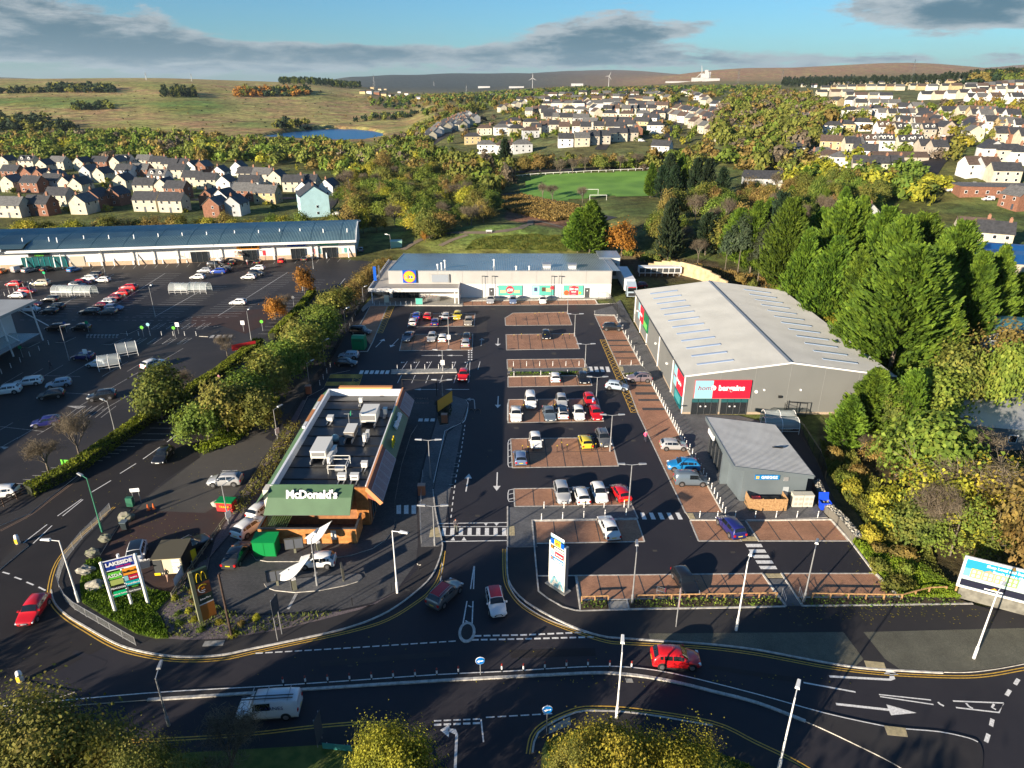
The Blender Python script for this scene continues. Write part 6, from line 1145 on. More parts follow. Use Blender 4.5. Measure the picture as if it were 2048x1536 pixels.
for u,v,vt,col,rot,lab in((158,1205,1082,'white',180,'tall white lamp post behind the corner guard rail'),(205,1065,957,'lampgreen',150,'tall green lamp post on the rocky verge'),(1233,1437,1305,'white',80,'tall white lamp post rising from the bush at the bottom kerb'),(1556,1545,1396,'white',60,'white lamp post leaving the photo at the bottom'),(1472,1262,1124,'white',60,'tall white lamp post on the main footway before the planted strip'),(1947,1318,1184,'white',40,'tall white lamp post in front of the billboard'),(338,1452,1357,'galv',100,'grey lamp post beside the big tree at the bottom'),(795,1187,1062,'white',-20,'white lamp post at the drive through bend'),(1264,1208,1104,'galv',80,'grey lamp post beside the timber rail gap'),(1607,1205,1099,'galv',60,'grey lamp post by the second planted strip'),(139,722,652,'galv',20,'lamp post in shade near the round signs'),(311,634,574,'galv',90,'lamp post alone in the middle of the superstore lot'),(503,682,623,'galv',90,'lamp post by the red brown crossing'),(231,866,804,'galv',150,'lamp post by the clipped hedge and yellow tree'),(212,553,502,'galv',90,'lamp post in front of the sloping columns'),(73,627,570,'galv',90,'lamp post behind the white panel van'),(606,582,537,'galv',110,'lamp post by the orange tree'),(431,538,494,'galv',90,'lamp post in front of the glass entrance'),(627,538,509,'galv',90,'lamp post before the green sign'),(782,502,470,'galv',160,'lamp post by the service yard gate'),(727,604,576,'galv',60,'slim lamp post nearest the supermarket on the lane fence'),(692,664,620,'galv',60,'slim lamp post by the black van on lane fence'),(650,732,684,'galv',60,'slim lamp post above the yellow hatched bay'),(619,770,727,'galv',60,'slim lamp post above the restaurant corner'),(556,880,820,'galv',60,'slim lamp post with a notice beside the restaurant'),(459,1050,972,'galv',60,'slim lamp post with a notice by the red skip'),(635,1172,1080,'galv',80,'slim post on the ordering island between the sails'),(1135,627,590,'galv',0,'thin post at the end of the first block right of aisle')):
 if col=='lampgreen' and 'lampgreen' not in M:M['lampgreen']=C('lamp green',(.05,.22,.13),.4)
 lamp(u,v,vt,lab,False,col,rot=rot,z=.05,r=.088 if v>1040 else .065,sign=1.0 if 'notice' in lab else None)
def line_things(name,label,cat,group,spots,maker,rot=0.0):
 p=None
 for i,s_ in enumerate(spots):
  x,y=G(*s_[:2]);lab=label if isinstance(label,str) else label[i%len(label)]
  if p is None:p=maker(thing(name,lab,cat,(x,y,.05),rot,group))
  else:dup(p,(x,y,.05),rot,lab)
def bollard(t):
 MB().tube((0,0,0),(0,0,.95),.055,.055,M['white'],8).build('post',t,org=False);MB().tube((0,0,.72),(0,0,.80),.058,.058,M['dgrey'],8).build('band',t,org=False);return t
def along(pts,n):return[tuple(Vector(pts[0]).lerp(Vector(pts[1]),i/(n-1))) for i in range(n)]
seq=lambda pre,n,a='the far end':['white bollard %s from %s %s'%(w,a,pre) for w in('one two three four five six seven eight nine ten eleven twelve thirteen fourteen fifteen sixteen seventeen eighteen nineteen twenty'.split())[:n]]
BOLL=[((1234,637),(1285,733),10,'beside the top bay of the shed'),((1301,765),(1372,893),20,'in the long row before the shed'),((1379,900),(1450,1028),14,'in the row before the bakery'),((1399,1036),(1470,1036),3,'at the bay head below the camper van'),((1510,1036),(1635,1036),4,'before the timber bin store'),((1283,1040),(1410+41,1040),0,''),((1283-195,1017),(1248,1015),5,'on the upper kerb of the grey paving'),((1083,1041),(1252,1031),5,'on the lower kerb of the grey paving'),((1027,733),(1158,732),6,'on the upper kerb of the hedge strip'),((1028,753),(1135,750),3,'in the hedge strip'),((749,611),(823,611),8,'before the supermarket canopy'),((795,740),(905,738),5,'on the footway of the white lined bays'),((700,655),(716,620),4,'left of the brown bays by the yellow hatching'),((640,771),(661,735),4,'by the yellow hatched bay'),((1240,731),(1262,731),2,'at the foot of the top bay')]
for a,b,n,pre in BOLL:
 if n:line_things('bollard',seq(pre,n,'the far end' if abs(a[1]-b[1])>30 else 'the left'),'bollard','white steel bollards '+pre,along((a,b),n),bollard)
def ybollard(t):
 MB().tube((0,0,0),(0,0,1.05),.05,.05,M['dark'],8).build('post',t,org=False);MB().tube((0,0,1.0),(0,0,1.12),.055,.055,YEL,8).build('cap',t,org=False);return t
for bl,pts in{'first block right of the aisle':((1070,636),(1078,634),(1118,634),(1126,634)),'second block right of the aisle':((1028,680),(1043,678),(1076,680),(1090,679),(1125,679),(1139,678)),'block with the white van':((1047,822),(1109,822),(1168,822)),'block with the yellow hatchback':((1045,905),(1056,907),(1066,903),(1114,905),(1123,898),(1134,903),(1191,901),(1202,901),(1183,902))}.items():
 line_things('bollard',['black bollard with yellow cap, %s from left on %s'%(w,bl) for w in 'first second third fourth fifth sixth seventh eighth ninth'.split()],'bollard','black and yellow bollards on the '+bl,pts,ybollard)
MBP=[(500+x/4,1152+y/4+5) for x,y in((270,858),(447,848),(625,838),(800,828),(975,818),(1148,808),(1323,798),(1496,785),(1668,770),(2015,750))]+[(1000+x/4,1152+y/4+6) for x,y in((187,745),(358,732),(530,718),(702,712),(876,720),(1050,725))]
def mbol(t):
 MB().tube((0,0,0),(0,0,.9),.07,.07,M['dark'],8).build('post',t,org=False);MB().tube((0,0,.35),(0,0,.72),.078,.078,SWHITE,8).build('white_band',t,org=False);MB().tube((0,0,.78),(0,0,.96),.078,.07,C('marker red',(.25,.03,.02),.5),8).build('cap',t,org=False);return t
line_things('marker_post',['black marker post with white band, %s from the left along the median'%w for w in 'first second third fourth fifth sixth seventh eighth ninth tenth eleventh twelfth thirteenth fourteenth fifteenth sixteenth'.split()],'marker post','marker posts along the median',MBP,mbol)
def ksign(u,v,vt,lab,r_=.42):
 x,y=G(u,v);Hh=zat(vt,y);t=thing('keep_left_sign',lab,'road sign',(x,y,.1),R(6),'round blue keep left signs');MB().tube((0,0,0),(0,0,Hh),.04,.04,M['galv'],8).build('post',t,org=False);mb=MB();disc(mb,(0,-.05,Hh-.4),r_,SWHITE,22);mb.build('sign_rim',t,org=False);mb=MB();disc(mb,(0,-.085,Hh-.4),r_*.9,C('road sign blue',(.0,.16,.55),.4),22);d=mb.build('sign_plate',t,org=False)
 MB().add([(-.30,-.12,Hh-.44),(-.08,-.12,Hh-.62),(-.08,-.12,Hh-.49),(.26,-.12,Hh-.45),(.26,-.12,Hh-.33),(-.08,-.12,Hh-.37),(-.08,-.12,Hh-.26)],[(0,1,6),(2,3,4,5)],SWHITE).build('arrow',t,org=False)
ksign(961,1351,1315,'round blue arrow sign on short post in the median');ksign(1093,1470,1412,'round blue arrow sign on tall post at bottom corner')
for u,v,lab in((37,1088,'white illuminated bollard at the tip of the upper left splitter'),(43,1364,'white illuminated bollard with yellow face at the lower left splitter')):
 x,y=G(u,v);t=thing('traffic_bollard',lab,'bollard',(x,y,.1));MB().lathe([(.0,0),(.26,0),(.24,.9),(.20,1.1),(0,1.2)],SWHITE,n=14).build('body',t,org=False);MB().box(-.16,.16,-.27,-.24,.1,.7,C('panel amber',(.75,.50,.04),.4)).build('panel',t,org=False)
a0,b0=Vector(G(1097,1166)),Vector(G(1129,1187));d_=(b0-a0);w_=d_.length;an=math.atan2(d_.y,d_.x);th_=zat(1078,a0.y);c_=(a0+b0)/2
t=thing('totem_sign','tall pale totem sign with shop panels beside the car park entrance','totem sign',(c_.x,c_.y,0),an)
MB().box(-w_/2-.25,w_/2+.25,-.3,.75,0,.08,M['slab']).build('base_slab',t,org=False);MB().box(-w_/2,w_/2,0,.45,.08,th_,C('totem side grey',(.16,.20,.23),.4)).build('body',t,org=False)
fc=MB().box(-w_/2+.02,w_/2-.02,-.04,-.002,.1,th_-.05,CREAMW).build('face',t,org=False)
def pn(x0,x1,z0,z1,mt,par=None):
 par=par or fc;return MB().box(x0*w_,x1*w_,-.07,-.042,z0,z1,mt).build('sign_panel',par,org=False)
def tx(s,x,z,size,mt,par=None,y=-.10,bold=.01,sx=1.0):par=par or t;o=text(s,size,mt,(0,0,0),parent=par,depth=.01,bold=bold,sx=sx);o.location=(x*w_,y,z);return o
pn(-.40,.40,6.3,6.55,SWHITE);pn(-.40,.40,6.12,6.27,PALEBLUE);pn(-.40,-.18,5.35,5.95,LIDB);pn(.2,.4,5.35,5.95,LIDB);pn(-.18,.2,5.3,6.0,YEL);tx('LIDL',.01,5.62,.36,DRED);pn(-.4,.4,4.75,5.2,C('sign dark green',(.02,.05,.03),.4));pn(-.38,-.24,4.8,5.15,ORAN);tx('BUREAU',.08,4.97,.34,SWHITE) if False else pn(-.18,.38,4.86,5.08,SWHITE);pn(-.4,-.14,4.0,4.6,PALEBLUE);pn(-.12,.4,4.0,4.6,RED);tx('bargains',.14,4.3,.27,SWHITE);pn(-.4,.4,3.35,3.85,C('bakery sign blue',(.0,.16,.42),.4));pn(-.36,-.24,3.45,3.72,ORAN);tx('GREGGS',.09,3.6,.32,SWHITE)
for p0,p1 in(((-.34,.3),(-.12,1.5)),((-.12,1.5),(.04,.9)),((.04,.2),(.22,1.2)),((.22,1.2),(.42,.2)),((-.12,.15),(-.02,.6)),((-.02,.6),(.1,.2))):MB().bar((p0[0]*w_,-.07,p0[1]),(p1[0]*w_,-.07,p1[1]),.05,.26,PALEBLUE,up=(0,1,0)).build('emblem_stroke',fc,org=False) if False else MB().bar((p0[0]*w_,-.06,p0[1]),(p1[0]*w_,-.06,p1[1]),.24,.03,PALEBLUE,up=(0,1,0)).build('emblem_stroke',fc,org=False)
pL,pM,pR=Vector(G(232,1227)),Vector(G(262,1196)),Vector(G(297,1209));H1=zat(1128,pL.y);d_=(pR-pL);w_=d_.length;an=math.atan2(d_.y,d_.x)
t=thing('tenant_sign','blue and white LAKESIDE sign on white posts with eight shop panels','sign',(pL.x,pL.y,.1),an)
for x in(0,w_):MB().tube((x,0,0),(x,0,H1),.16,.16,M['white'],12).lathe([(.17,0),(.2,.05),(0,.18)],M['white'],(x,0,H1),12).build('post',t,org=False)
MB().tube((w_*.5,.35,.0),(w_*.5,.35,H1+.3),.14,.14,M['white'],12).build('post',t,org=False)
fc=t;pn(.06,.92,5.05,6.1,C('sign royal',(.01,.04,.30),.4));pn(.05,.93,4.95,5.04,SWHITE);pn(.05,.93,6.11,6.2,SWHITE);tx('LAKESIDE',.49,5.68,.56,SWHITE,bold=.03,sx=.95);tx('RETAIL PARK',.60,5.24,.22,C('sign magenta bright',(.55,.02,.18),.4))
for x0,x1,z0,z1,mt,s,tm,sz in((.08,.48,3.95,4.75,LIME,'ASDA',SWHITE,.62),(.52,.94,4.05,4.85,ORAN,'halfords',BLK,.48),(.10,.48,3.25,3.85,C('sign meadow',(.35,.42,.12),.4),'',SWHITE,.3),(.52,.64,3.4,3.95,PALEBLUE,'',SWHITE,.3),(.65,.94,3.4,3.95,C('sign crimson',(.45,.01,.05),.4),'bargains',SWHITE,.24),(.10,.48,2.6,3.15,BLK,'PEACOCKS',SWHITE,.32),(.52,.94,2.75,3.3,C('sign cyan',(.0,.35,.38),.4),'Poundland',SWHITE,.36),(.6,.94,2.45,2.72,BLK,'PEP&CO',LIME,.2),(.10,.48,1.85,2.5,EMER,'pets at home',SWHITE,.3),(.52,.94,1.9,2.35,M['dgrey'],'Card Factory',SWHITE,.26)):
 pn(x0,x1,z0,z1,mt);s and tx(s,(x0+x1)/2,(z0+z1)/2,sz*.78,tm,bold=.006)
for z in(2.0,2.9,3.6,4.4,5.3,5.9):MB().box(.1,w_-.1,.0,.06,z,z+.07,M['white']).build('cross_bar',t,org=False)
b0=Vector(G(399,1246));an=R(42);t=thing('restaurant_pylon','dark green and orange pylon sign with yellow arches emblem','pylon sign',(b0.x,b0.y,.1),an);t.scale=(.72,)*3
MB().box(0,.45,-.25,.25,0,8.2,C('pylon olive',(.20,.21,.13),.5)).build('edge_column',t,org=False);fc=t;w_=1.0
for z0,z1,mt in((.0,2.6,C('pylon orange',(.42,.14,.02),.6)),(2.6,2.8,SWHITE),(2.8,4.2,C('pylon green',(.02,.045,.03),.6)),(4.2,6.1,C('pylon brown',(.25,.08,.03),.6)),(6.1,8.2,C('pylon green',(.02,.045,.03),.6))):MB().box(.45,2.3,-.2,.2,z0,z1-.004,mt).build('panel',t,org=False)
arches(MB(),(1.35,-.24,7.1),1.2,1.3,YEL,.05,.17,plane='y').build('sign_emblem',t,org=False)
mb=MB()
for k in range(10):a=R(40+k*24);b=R(64+k*24);mb.bar((1.35+.62*math.cos(a),-.23,5.15+.62*math.sin(a)),(1.35+.62*math.cos(b),-.23,5.15+.62*math.sin(b)),.10,.04,YEL if k<5 else SWHITE,up=(0,1,0))
mb.build('ring_emblem',t,org=False);tx('24',1.35,5.2,.42,ORAN,y=-.24);tx('hours',1.35,4.85,.2,SWHITE,y=-.24);tx('McDrive',1.35,3.5,.34,SWHITE,y=-.24) if False else tx('Drive-Thru',1.35,3.5,.3,SWHITE,y=-.24)
b0,b1=Vector(G(1906,1196)),Vector(G(2100,1248));d_=b1-b0;w_=d_.length*1.05;an=math.atan2(d_.y,d_.x)
t=thing('billboard','large white framed billboard above a grey wall reading Shop Local','billboard',(b0.x,b0.y,.1),an)
MB().box(.3,w_,.15,.4,0,1.9,mat('rendered wall',(.16,.155,.13),.9,var=.25,scale=1.5)).build('backing_wall',t,org=False)
for x in(.35,w_*.5):MB().box(x-.3,x-.15,.42,.6,0,4.8,M['wood']).build('post',t,org=False)
MB().box(0,w_,-.06,.0,1.75,5.0,C('billboard sky',(.015,.25,.38),.4)).build('poster',t,org=False);MB().box(0,w_,-.10,-.064,1.8,2.55,C('billboard navy',(.012,.014,.03),.4)).build('poster_band',t,org=False);MB().box(.1,w_,-.095,-.064,2.56,3.0,C('billboard pale',(.42,.52,.50),.4)).build('poster_street',t,org=False);MB().box(.1,w_,-.08,-.064,3.0,3.9,C('billboard pale sky',(.14,.42,.52),.4)).build('poster_sky',t,org=False)
x=.7
for i,(c_,h_,g_) in enumerate((((.62,.48,.16),1.05,0),((.62,.28,.18),.95,1),((.60,.36,.18),1.05,0),((.22,.42,.12),1.05,0),((.55,.42,.55),.9,1),((.35,.18,.12),.5,0),((.38,.2,.14),.5,0),((.4,.38,.4),.6,1),((.3,.42,.2),.95,0))):
 w2=.95;z=2.95;mt=C('billboard house %d'%i,c_,.5);mb=MB().box(x,x+w2,-.12,-.10,z,z+h_,mt)
 if g_:mb.add([(x,-.12,z+h_),(x+w2,-.12,z+h_),(x+w2/2,-.12,z+h_+.3)],[(0,1,2)],mt)
 for j in(0,1):
  for q in(0,1):mb.box(x+.15+j*.42,x+.38+j*.42,-.135,-.121,z+.15+q*.45,z+.42+q*.45,SWHITE) if q*.45+.42<h_ else None
 mb.build('printed_house',t,org=False);x+=w2+.05
mb=MB()
for(x0,x1,z0,z1) in((-.12,w_,5.0,5.22),(-.12,w_,1.55,1.77),(-.12,.1,1.77,5.0)):mb.box(x0,x1,-.16,.05,z0,z1,M['white'])
mb.build('frame',t,org=False)
w_=1.0;tx('Shop Local and Support Your Local High Street',5.6,4.62,.40,SWHITE,y=-.10,sx=.98);tx("Siopa'n Lleol a Chefnogi Eich Stryd Fawr Leol",5.6,4.12,.36,SWHITE,y=-.10,sx=.96)
for x in(2.2,9.4):MB().box(x,x+1.6,-.115,-.101,1.95,2.08,SWHITE).add([(x+.5,-.115,2.12),(x+1.1,-.115,2.12),(x+.8,-.115,2.34)],[(0,1,2)],ORAN).build('printed_logo',t,org=False)
def sail(u,v,lab,rz_):
 x,y=G(u,v);t=thing('shade_sail',lab,'canopy',(x,y,.1),R(rz_),'white leaf shaped canopies at the order points');n_=9;V=[]
 for i in range(n_):
  s_=i/(n_-1);w2=1.1*math.sin(math.pi*min(1,s_*.9+.12))**.8*(1-s_*.55)+.03;zc=2.3+1.0*s_;xx=-1.0+3.1*s_
  for j in range(7):q=(j/6-.5)*2;V.append((xx-abs(q)*.2,q*w2,zc-.55*q*q*w2))
 F=[(i*7+j,i*7+j+1,(i+1)*7+j+1,(i+1)*7+j) for i in range(n_-1) for j in range(6)];mb=MB().add(V,F,M['white'],True).add([(a,b,c-.04) for a,b,c in V],[f[::-1] for f in F],M['white'],True);mb.build('canopy_shell',t,org=False);MB().tube((-.2,0,0),(-.2,0,2.6),.1,.08,M['dgrey'],8).build('post',t,org=False);MB().box(-.1,.3,-.25,.25,0,1.3,C('speaker post olive',(.18,.18,.13),.5)).box(-.12,.32,-.27,.27,1.3,1.42,SWHITE).build('order_post',t,org=False)
sail(588,1180,'white leaf canopy on the kidney shaped island',28);sail(636,1106,'white leaf canopy beside the cedar patio wall',38)
def menu(u,v,lab,rz_,w_=2.0,single=False):
 x,y=G(u,v);t=thing('menu_board',lab,'menu board',(x,y,.1),R(rz_),'dark menu boards of the drive through');MB().box(-.12,.12,-.06,.06,0,.6,C('speaker post olive',(.18,.18,.13),.5)).build('post',t,org=False);MB().box(-w_/2,w_/2,-.1,.1,.6,2.0,C('board case',(.06,.06,.05),.5)).build('case',t,org=False)
 for k in((0,) if single else(0,1)):MB().box(-w_/2+.07+k*w_/2,-.04+k*w_/2+(w_/2 if single else 0),-.13,-.10,.7,1.9,C('menu face',(.10,.11,.13) if not(k and single is False) else(.28,.18,.15),.3)).build('panel',t,org=False)
menu(591,1107,'dark double menu board beside the green cabinet',12);menu(556,1172,'dark double menu board at the tip of the island',14);menu(687,1163,'olive single board standing edge on at the island end',112,1.3,True)
x,y=G(890,826);t=thing('banner_sign','yellow and orange banner board angled over drive through planter','sign',(x,y,.15),R(62));MB().box(-2.2,2.2,-.08,.08,.9,3.0,M['dark']).build('frame',t,org=False);MB().box(-2.1,2.1,.09,.12,1.0,2.9,C('banner amber',(.55,.33,.04),.5)).box(-2.1,2.1,-.12,-.09,1.0,2.9,C('banner amber',(.55,.33,.04),.5)).build('banner',t,org=False)
for x0 in(-1.6,0,1.6):MB().box(x0-.06,x0+.06,-.05,.05,0,.9,M['dark']).build('post',t,org=False)
for u,v,lab in((889,846,'orange brown kiosk box at the head of the planter'),(844,990,'orange brown box post beside the drive through lane'),(618,788,'orange brown box beside the fence at the restaurant corner')):
 x,y=G(u,v);t=thing('kiosk_box',lab,'box',(x,y,.1),0);MB().box(-.45,.45,-.3,.3,0,1.4,C('kiosk terracotta',(.38,.13,.06),.6)).build('body',t,org=False);MB().box(-.48,.48,-.33,.33,1.4,1.5,C('kiosk cap',(.5,.3,.22),.6)).build('lid',t,org=False)
xa,ya=G(806,789);xb,yb=G(874,792);t=thing('height_barrier','black goal shaped height barrier over drive through entry','barrier',(xa,ya,0));MB().tube((xa,ya,0),(xa,ya,2.8),.07,.07,M['dark'],8).build('post',t);MB().tube((xb,yb,0),(xb,yb,2.8),.07,.07,M['dark'],8).build('post',t);MB().tube((xa,ya,2.8),(xb,yb,2.8),.08,.08,M['dark'],8).build('bar',t)
text('THRU',.95,M['line_faded'],(*G(843,797),.02),rot=(0,0,R(180)),depth=.003,name='road_lettering').__setitem__('kind','structure');text('DRIVE',.95,M['line_faded'],(*G(842,806),.02),rot=(0,0,R(180)),depth=.003,name='road_lettering').__setitem__('kind','structure')
x,y=G(949,823);o=arches(MB(),(0,0,0),2.0,1.7,M['line_faded'],.02,.16,'y').build('road_emblem',kind='structure');o.location=(x,y,.02);o.rotation_euler=(R(90),0,R(180))
def post_sign(u,v,vt,w,h,c,lab,rot=0,two=True,back=None):
 x,y=G(u,v);Hh=zat(vt,y);t=thing('post_sign',lab,'sign',(x,y,.05),R(rot))
 for s_ in((-w*.35,w*.35) if two else(0,)):MB().tube((s_,0,0),(s_,0,Hh),.045,.045,M['galv'],6).build('post',t,org=False)
 MB().box(-w/2,w/2,-.08,-.05,Hh-h,Hh,c).build('sign_plate',t,org=False);return t
post_sign(640-80,1276,1196,1.2,1.9,C('sign back',(.06,.07,.08),.5),'direction sign seen edge on at the peninsula tip',80);post_sign(1352,1250,1182,1.0,1.6,C('sign pink',(.5,.3,.28),.5),'narrow sign on two pale posts before the timber rail',75);post_sign(276,1006,977,1.1,.5,SWHITE,'small white sign on two posts by the green cabinet',10);post_sign(138,934,920,1.9,1.2,LIME,'bright green notice at the end of the clipped hedge',-8);post_sign(640,1487,1432,1.2,2.6,C('sign back',(.10,.14,.15),.5),'grey back of a tall road sign at the bottom edge',82)
t=post_sign(676,1500,1488,2.4,.9,C('sign aqua',(.05,.30,.28),.5),'aqua and orange banner on the dark verge at the bottom',-6)
o=MB().tube((0,0,0),(0,0,1),.13,.10,M['wood_dark'],10).build('telegraph_pole');x,y=G(464,1274);o.location=(x,y,.1);o.scale=(1,1,zat(1150,y));tag(o,'dark wooden pole leaning over the planted bed by the drive through','pole')
for u,v,s_,lab in((192,1177,1.3,'pale flat boulder on the grass left of tenant sign'),(172,1147,1.2,'dark boulder with moss above the pale flat one'),(186,1110,1.1,'lichen boulder between two mossy mounds'),(211,1082,1.0,'rough boulder at the foot of the green lamp post'),(254,1040,1.3,'large mossy boulder by the black wheeled bin'),(437,1012,1.0,'white boulder beside the red skip')):
 x,y=G(u,v);o=bpy.data.objects.new('boulder',bpy.data.meshes.new('boulder'));bm_=bmesh.new();bmesh.ops.create_icosphere(bm_,subdivisions=3,radius=1)
 for v_ in bm_.verts:n_=mnoise.noise(v_.co*1.3+Vector((u,0,0)));v_.co*=1+.45*n_+.12*mnoise.noise(v_.co*4)
 bm_.to_mesh(o.data);bm_.free();o.data.materials.append(M['stone'] if 'white' not in lab and 'pale' not in lab else mat('pale boulder',(.34,.32,.26),.9,var=.3,scale=2,bump=.8));link(o);o.location=(x,y,.35);o.scale=(s_*.7,s_*.55,s_*.45);tag(o,lab,'boulder')
x,y=G(455,1020);t=thing('waste_skip','red waste container with green lid on the old lane','bin',(x,y,.02),R(-6));MB().box(-1,1,-.6,.6,.15,1.35,C('skip red',(.55,.02,.02),.5)).build('body',t,org=False);MB().box(-1.05,1.05,-.65,.65,1.35,1.5,C('cabinet green',(.0,.22,.05),.45)).build('lid',t,org=False);text('TRADE',.4,YEL,(0,0,0),parent=t,depth=.01).location=(0,-.62,.8)
x,y=G(717,700);t=thing('recycling_bank','tall green textile recycling bank with lettered front panel','recycling bank',(x,y,.06),R(-4));MB().box(-1.25,1.25,-.1,1.9,0,2.35,C('bank green',(.0,.20,.07),.4)).build('body',t,org=False);MB().add([(-1.25,-.1,2.35),(1.25,-.1,2.35),(1.25,.5,2.8),(-1.25,.5,2.8),(-1.25,1.9,2.5),(1.25,1.9,2.5)],[(0,1,2,3),(3,2,5,4),(0,3,4),(1,5,2)],C('bank green pale',(.02,.28,.12),.4)).build('hood',t,org=False);text('recycling',.45,BLK,(0,0,0),parent=t,depth=.01).location=(0,-.12,1.9)
x,y=G(251,1058);t=thing('wheeled_bin','black wheeled bin standing on the red brown plot','bin',(x,y,.02));MB().add([(-.28,-.25,.05),(.28,-.25,.05),(.28,.25,.05),(-.28,.25,.05),(-.36,-.34,1.0),(.36,-.34,1.0),(.36,.36,1.0),(-.36,.36,1.0)],[(0,3,2,1),(0,1,5,4),(1,2,6,5),(2,3,7,6),(3,0,4,7),(4,5,6,7)],C('bin black',(.02,.03,.035),.5)).build('body',t,org=False);MB().box(-.38,.38,-.38,.4,1.0,1.08,C('bin lid grey',(.10,.13,.15),.4)).build('lid',t,org=False)
x,y=G(262,1012);t=thing('utility_cabinet','small green utility cabinet on the lane corner','cabinet',(x,y,.05));MB().box(-.4,.4,-.25,.25,0,1.2,C('cabinet dark green',(.02,.12,.07),.5)).build('body',t,org=False)
for u,v,lab in((297,1020,'orange traffic cone left of the sandbag'),(308,1018,'orange traffic cone right of the sandbag')):
 x,y=G(u,v);t=thing('traffic_cone',lab,'cone',(x,y,.02));MB().lathe([(.24,.0),(.24,.05),(.17,.05),(.05,.8),(0,.8)],C('cone orange',(.70,.14,.02),.5),n=12).build('body',t,org=False)
x,y=G(1328,1196);o=trolley_mesh(1).build('abandoned_trolley');o.location=(x,y,.03);o.rotation_euler=(0,0,R(70));tag(o,'abandoned shopping trolley in the brown bay by the timber rail','trolley')
t=thing('leaning_banner','white and yellow banner fixed along the timber edge beside trailer','banner',(*G(352,1186),.1));p,q=Vector(G(352,1182)),Vector(G(385,1128));MB().add([(p.x,p.y,.3),(q.x,q.y,.3),(q.x,q.y,1.5),(p.x,p.y,1.5)],[(0,1,2,3)],C('banner white',(.55,.56,.62),.5)).build('banner',t)
mb=MB();mb.add([(q.x-.02,q.y,.3),(q.x+.35,q.y+.6,.3),(q.x+.35,q.y+.6,1.7),(q.x-.02,q.y,1.7)],[(0,1,2,3)],YEL);mb.build('yellow_end',t)
def fence(name,label,pts,step,Hh,mt,rails=(.5,),posts=True,mesh=None,cat='fence',r=.05,z=.05,box=False,group=None,maxu=None):
 P=resample(g2(pts),step);t=thing(name,label,cat,(P[0][0],P[0][1],z),0,group);o=Vector((P[0][0],P[0][1]));loc=[Vector(p)-o for p in P]
 pm=(MB().box(-r,r,-r,r,0,Hh,mt) if box else MB().tube((0,0,0),(0,0,Hh),r,r,mt,6)).mesh('post')
 for p in loc:c=bpy.data.objects.new('post',pm);link(c,t);c.location=(p.x,p.y,0)
 for a,b in zip(loc,loc[1:]):
  for rr in rails:MB().bar((a.x,a.y,rr),(b.x,b.y,rr),r*1.1,r*1.3 if not box else .13,mt).build('rail',t,org=False)
 if mesh:
  mb=MB()
  for a,b in zip(loc,loc[1:]):
   n_=max(2,int((b-a).length/mesh))
   for k in range(1,n_):q=a.lerp(b,k/n_);mb.bar((q.x,q.y,rails[0] if rails else 0),(q.x,q.y,rails[-1] if rails else Hh),.016,.016,mt)
  m2=mb.build('bars',t,org=False);m2['kind']='stuff'
 return t
fence('guard_rail','grey pedestrian guard rail curving round the road corner',[(222,1022),(190,1056),(160,1085),(130,1125),(117,1165),(122,1185),(137,1212),(158,1226),(200,1250),(245,1277),(273,1293)],2.0,1.05,M['galv'],(.12,1.0),mesh=.12,r=.035,z=.1)
fence('timber_rail','low timber rail fence along the planted strip right of steps',[(1272,1202),(1552,1197)],1.75,.75,M['wood'],(.7,),r=.06,box=True);fence('timber_rail','short timber rail left of the bench gap',[(1163,1205),(1216,1203)],1.75,.75,M['wood'],(.7,),r=.06,box=True);fence('timber_rail','timber rail fence running up to the billboard',[(1624,1198),(1808,1201),(1846,1187),(1890,1185)],1.75,.75,M['wood'],(.7,),r=.06,box=True)
fence('hand_rail','grey hand rail left of the steps',[(1563,1192),(1570,1212)],1.6,1.0,M['galv'],(.5,.95),r=.03);fence('hand_rail','grey hand rail right of the steps',[(1597,1190),(1604,1212)],1.6,1.0,M['galv'],(.5,.95),r=.03)
fence('mesh_fence','dark mesh fence between the old lane and the retail park',[(745,584),(700,655),(655,735),(613,790),(560,877)],2.5,1.6,M['dark'],(.1,1.5),mesh=.22,r=.03);fence('timber_edge_fence','low weathered plank fence along the lane beside drive through',[(558,885),(478,1008),(430,1075),(345,1198)],2.4,.8,C('weathered wood',(.20,.18,.12),.8),(.35,.7),r=.05,box=True)
fence('post_and_rail_fence','dark timber post and rail fence at the left edge of the lot',[(-40,1045),(0,1018),(60,985)],1.8,1.1,M['wood_dark'],(.35,.7,1.0),r=.06,box=True)
fence('palisade_fence','dark steel fence enclosing the grass beside the big shed',[(1566,832),(1600,870),(1640,935),(1648,965)],2.5,2.3,M['dark'],(.2,2.1),mesh=.15,r=.035);fence('palisade_fence','dark steel fence closing the service yard by the supermarket',[(1196,603),(1212,601),(1224,612),(1240,636),(1258,648)],2.5,2.3,M['dark'],(.2,2.1),mesh=.15,r=.035);fence('palisade_fence','dark steel fence behind the big shed under the trees',[(1568,590),(1640,640),(1700,665),(1750,700)],3,2.3,M['dark'],(.2,2.1),mesh=.25,r=.035)
x,y=G(1570,832);t=thing('steel_gate','black mesh gate standing open at the shed corner','gate',(x,y,.05),R(-12));mb=MB()
for a,b in(((0,0,0),(0,0,2.6)),((3,0,.1),(3,0,2.5)),((0,0,2.4),(3,0,2.4)),((0,0,.2),(3,0,.2)),((1.5,0,.2),(1.5,0,2.4))):mb.bar(a,b,.09,.09,M['dark'])
mb.build('frame',t,org=False)
fence('lane_posts','slim black posts along the drive through bend',[(838,1140),(804,1172),(760,1196),(705,1212)],3.4,1.0,M['dark'],(),r=.04,z=.1);fence('lane_rail','thin rail along the drive through lane footway',[(843,1088),(841,1030),(846,955)],3.2,1.1,M['galv'],(1.0,),r=.03,z=.1)
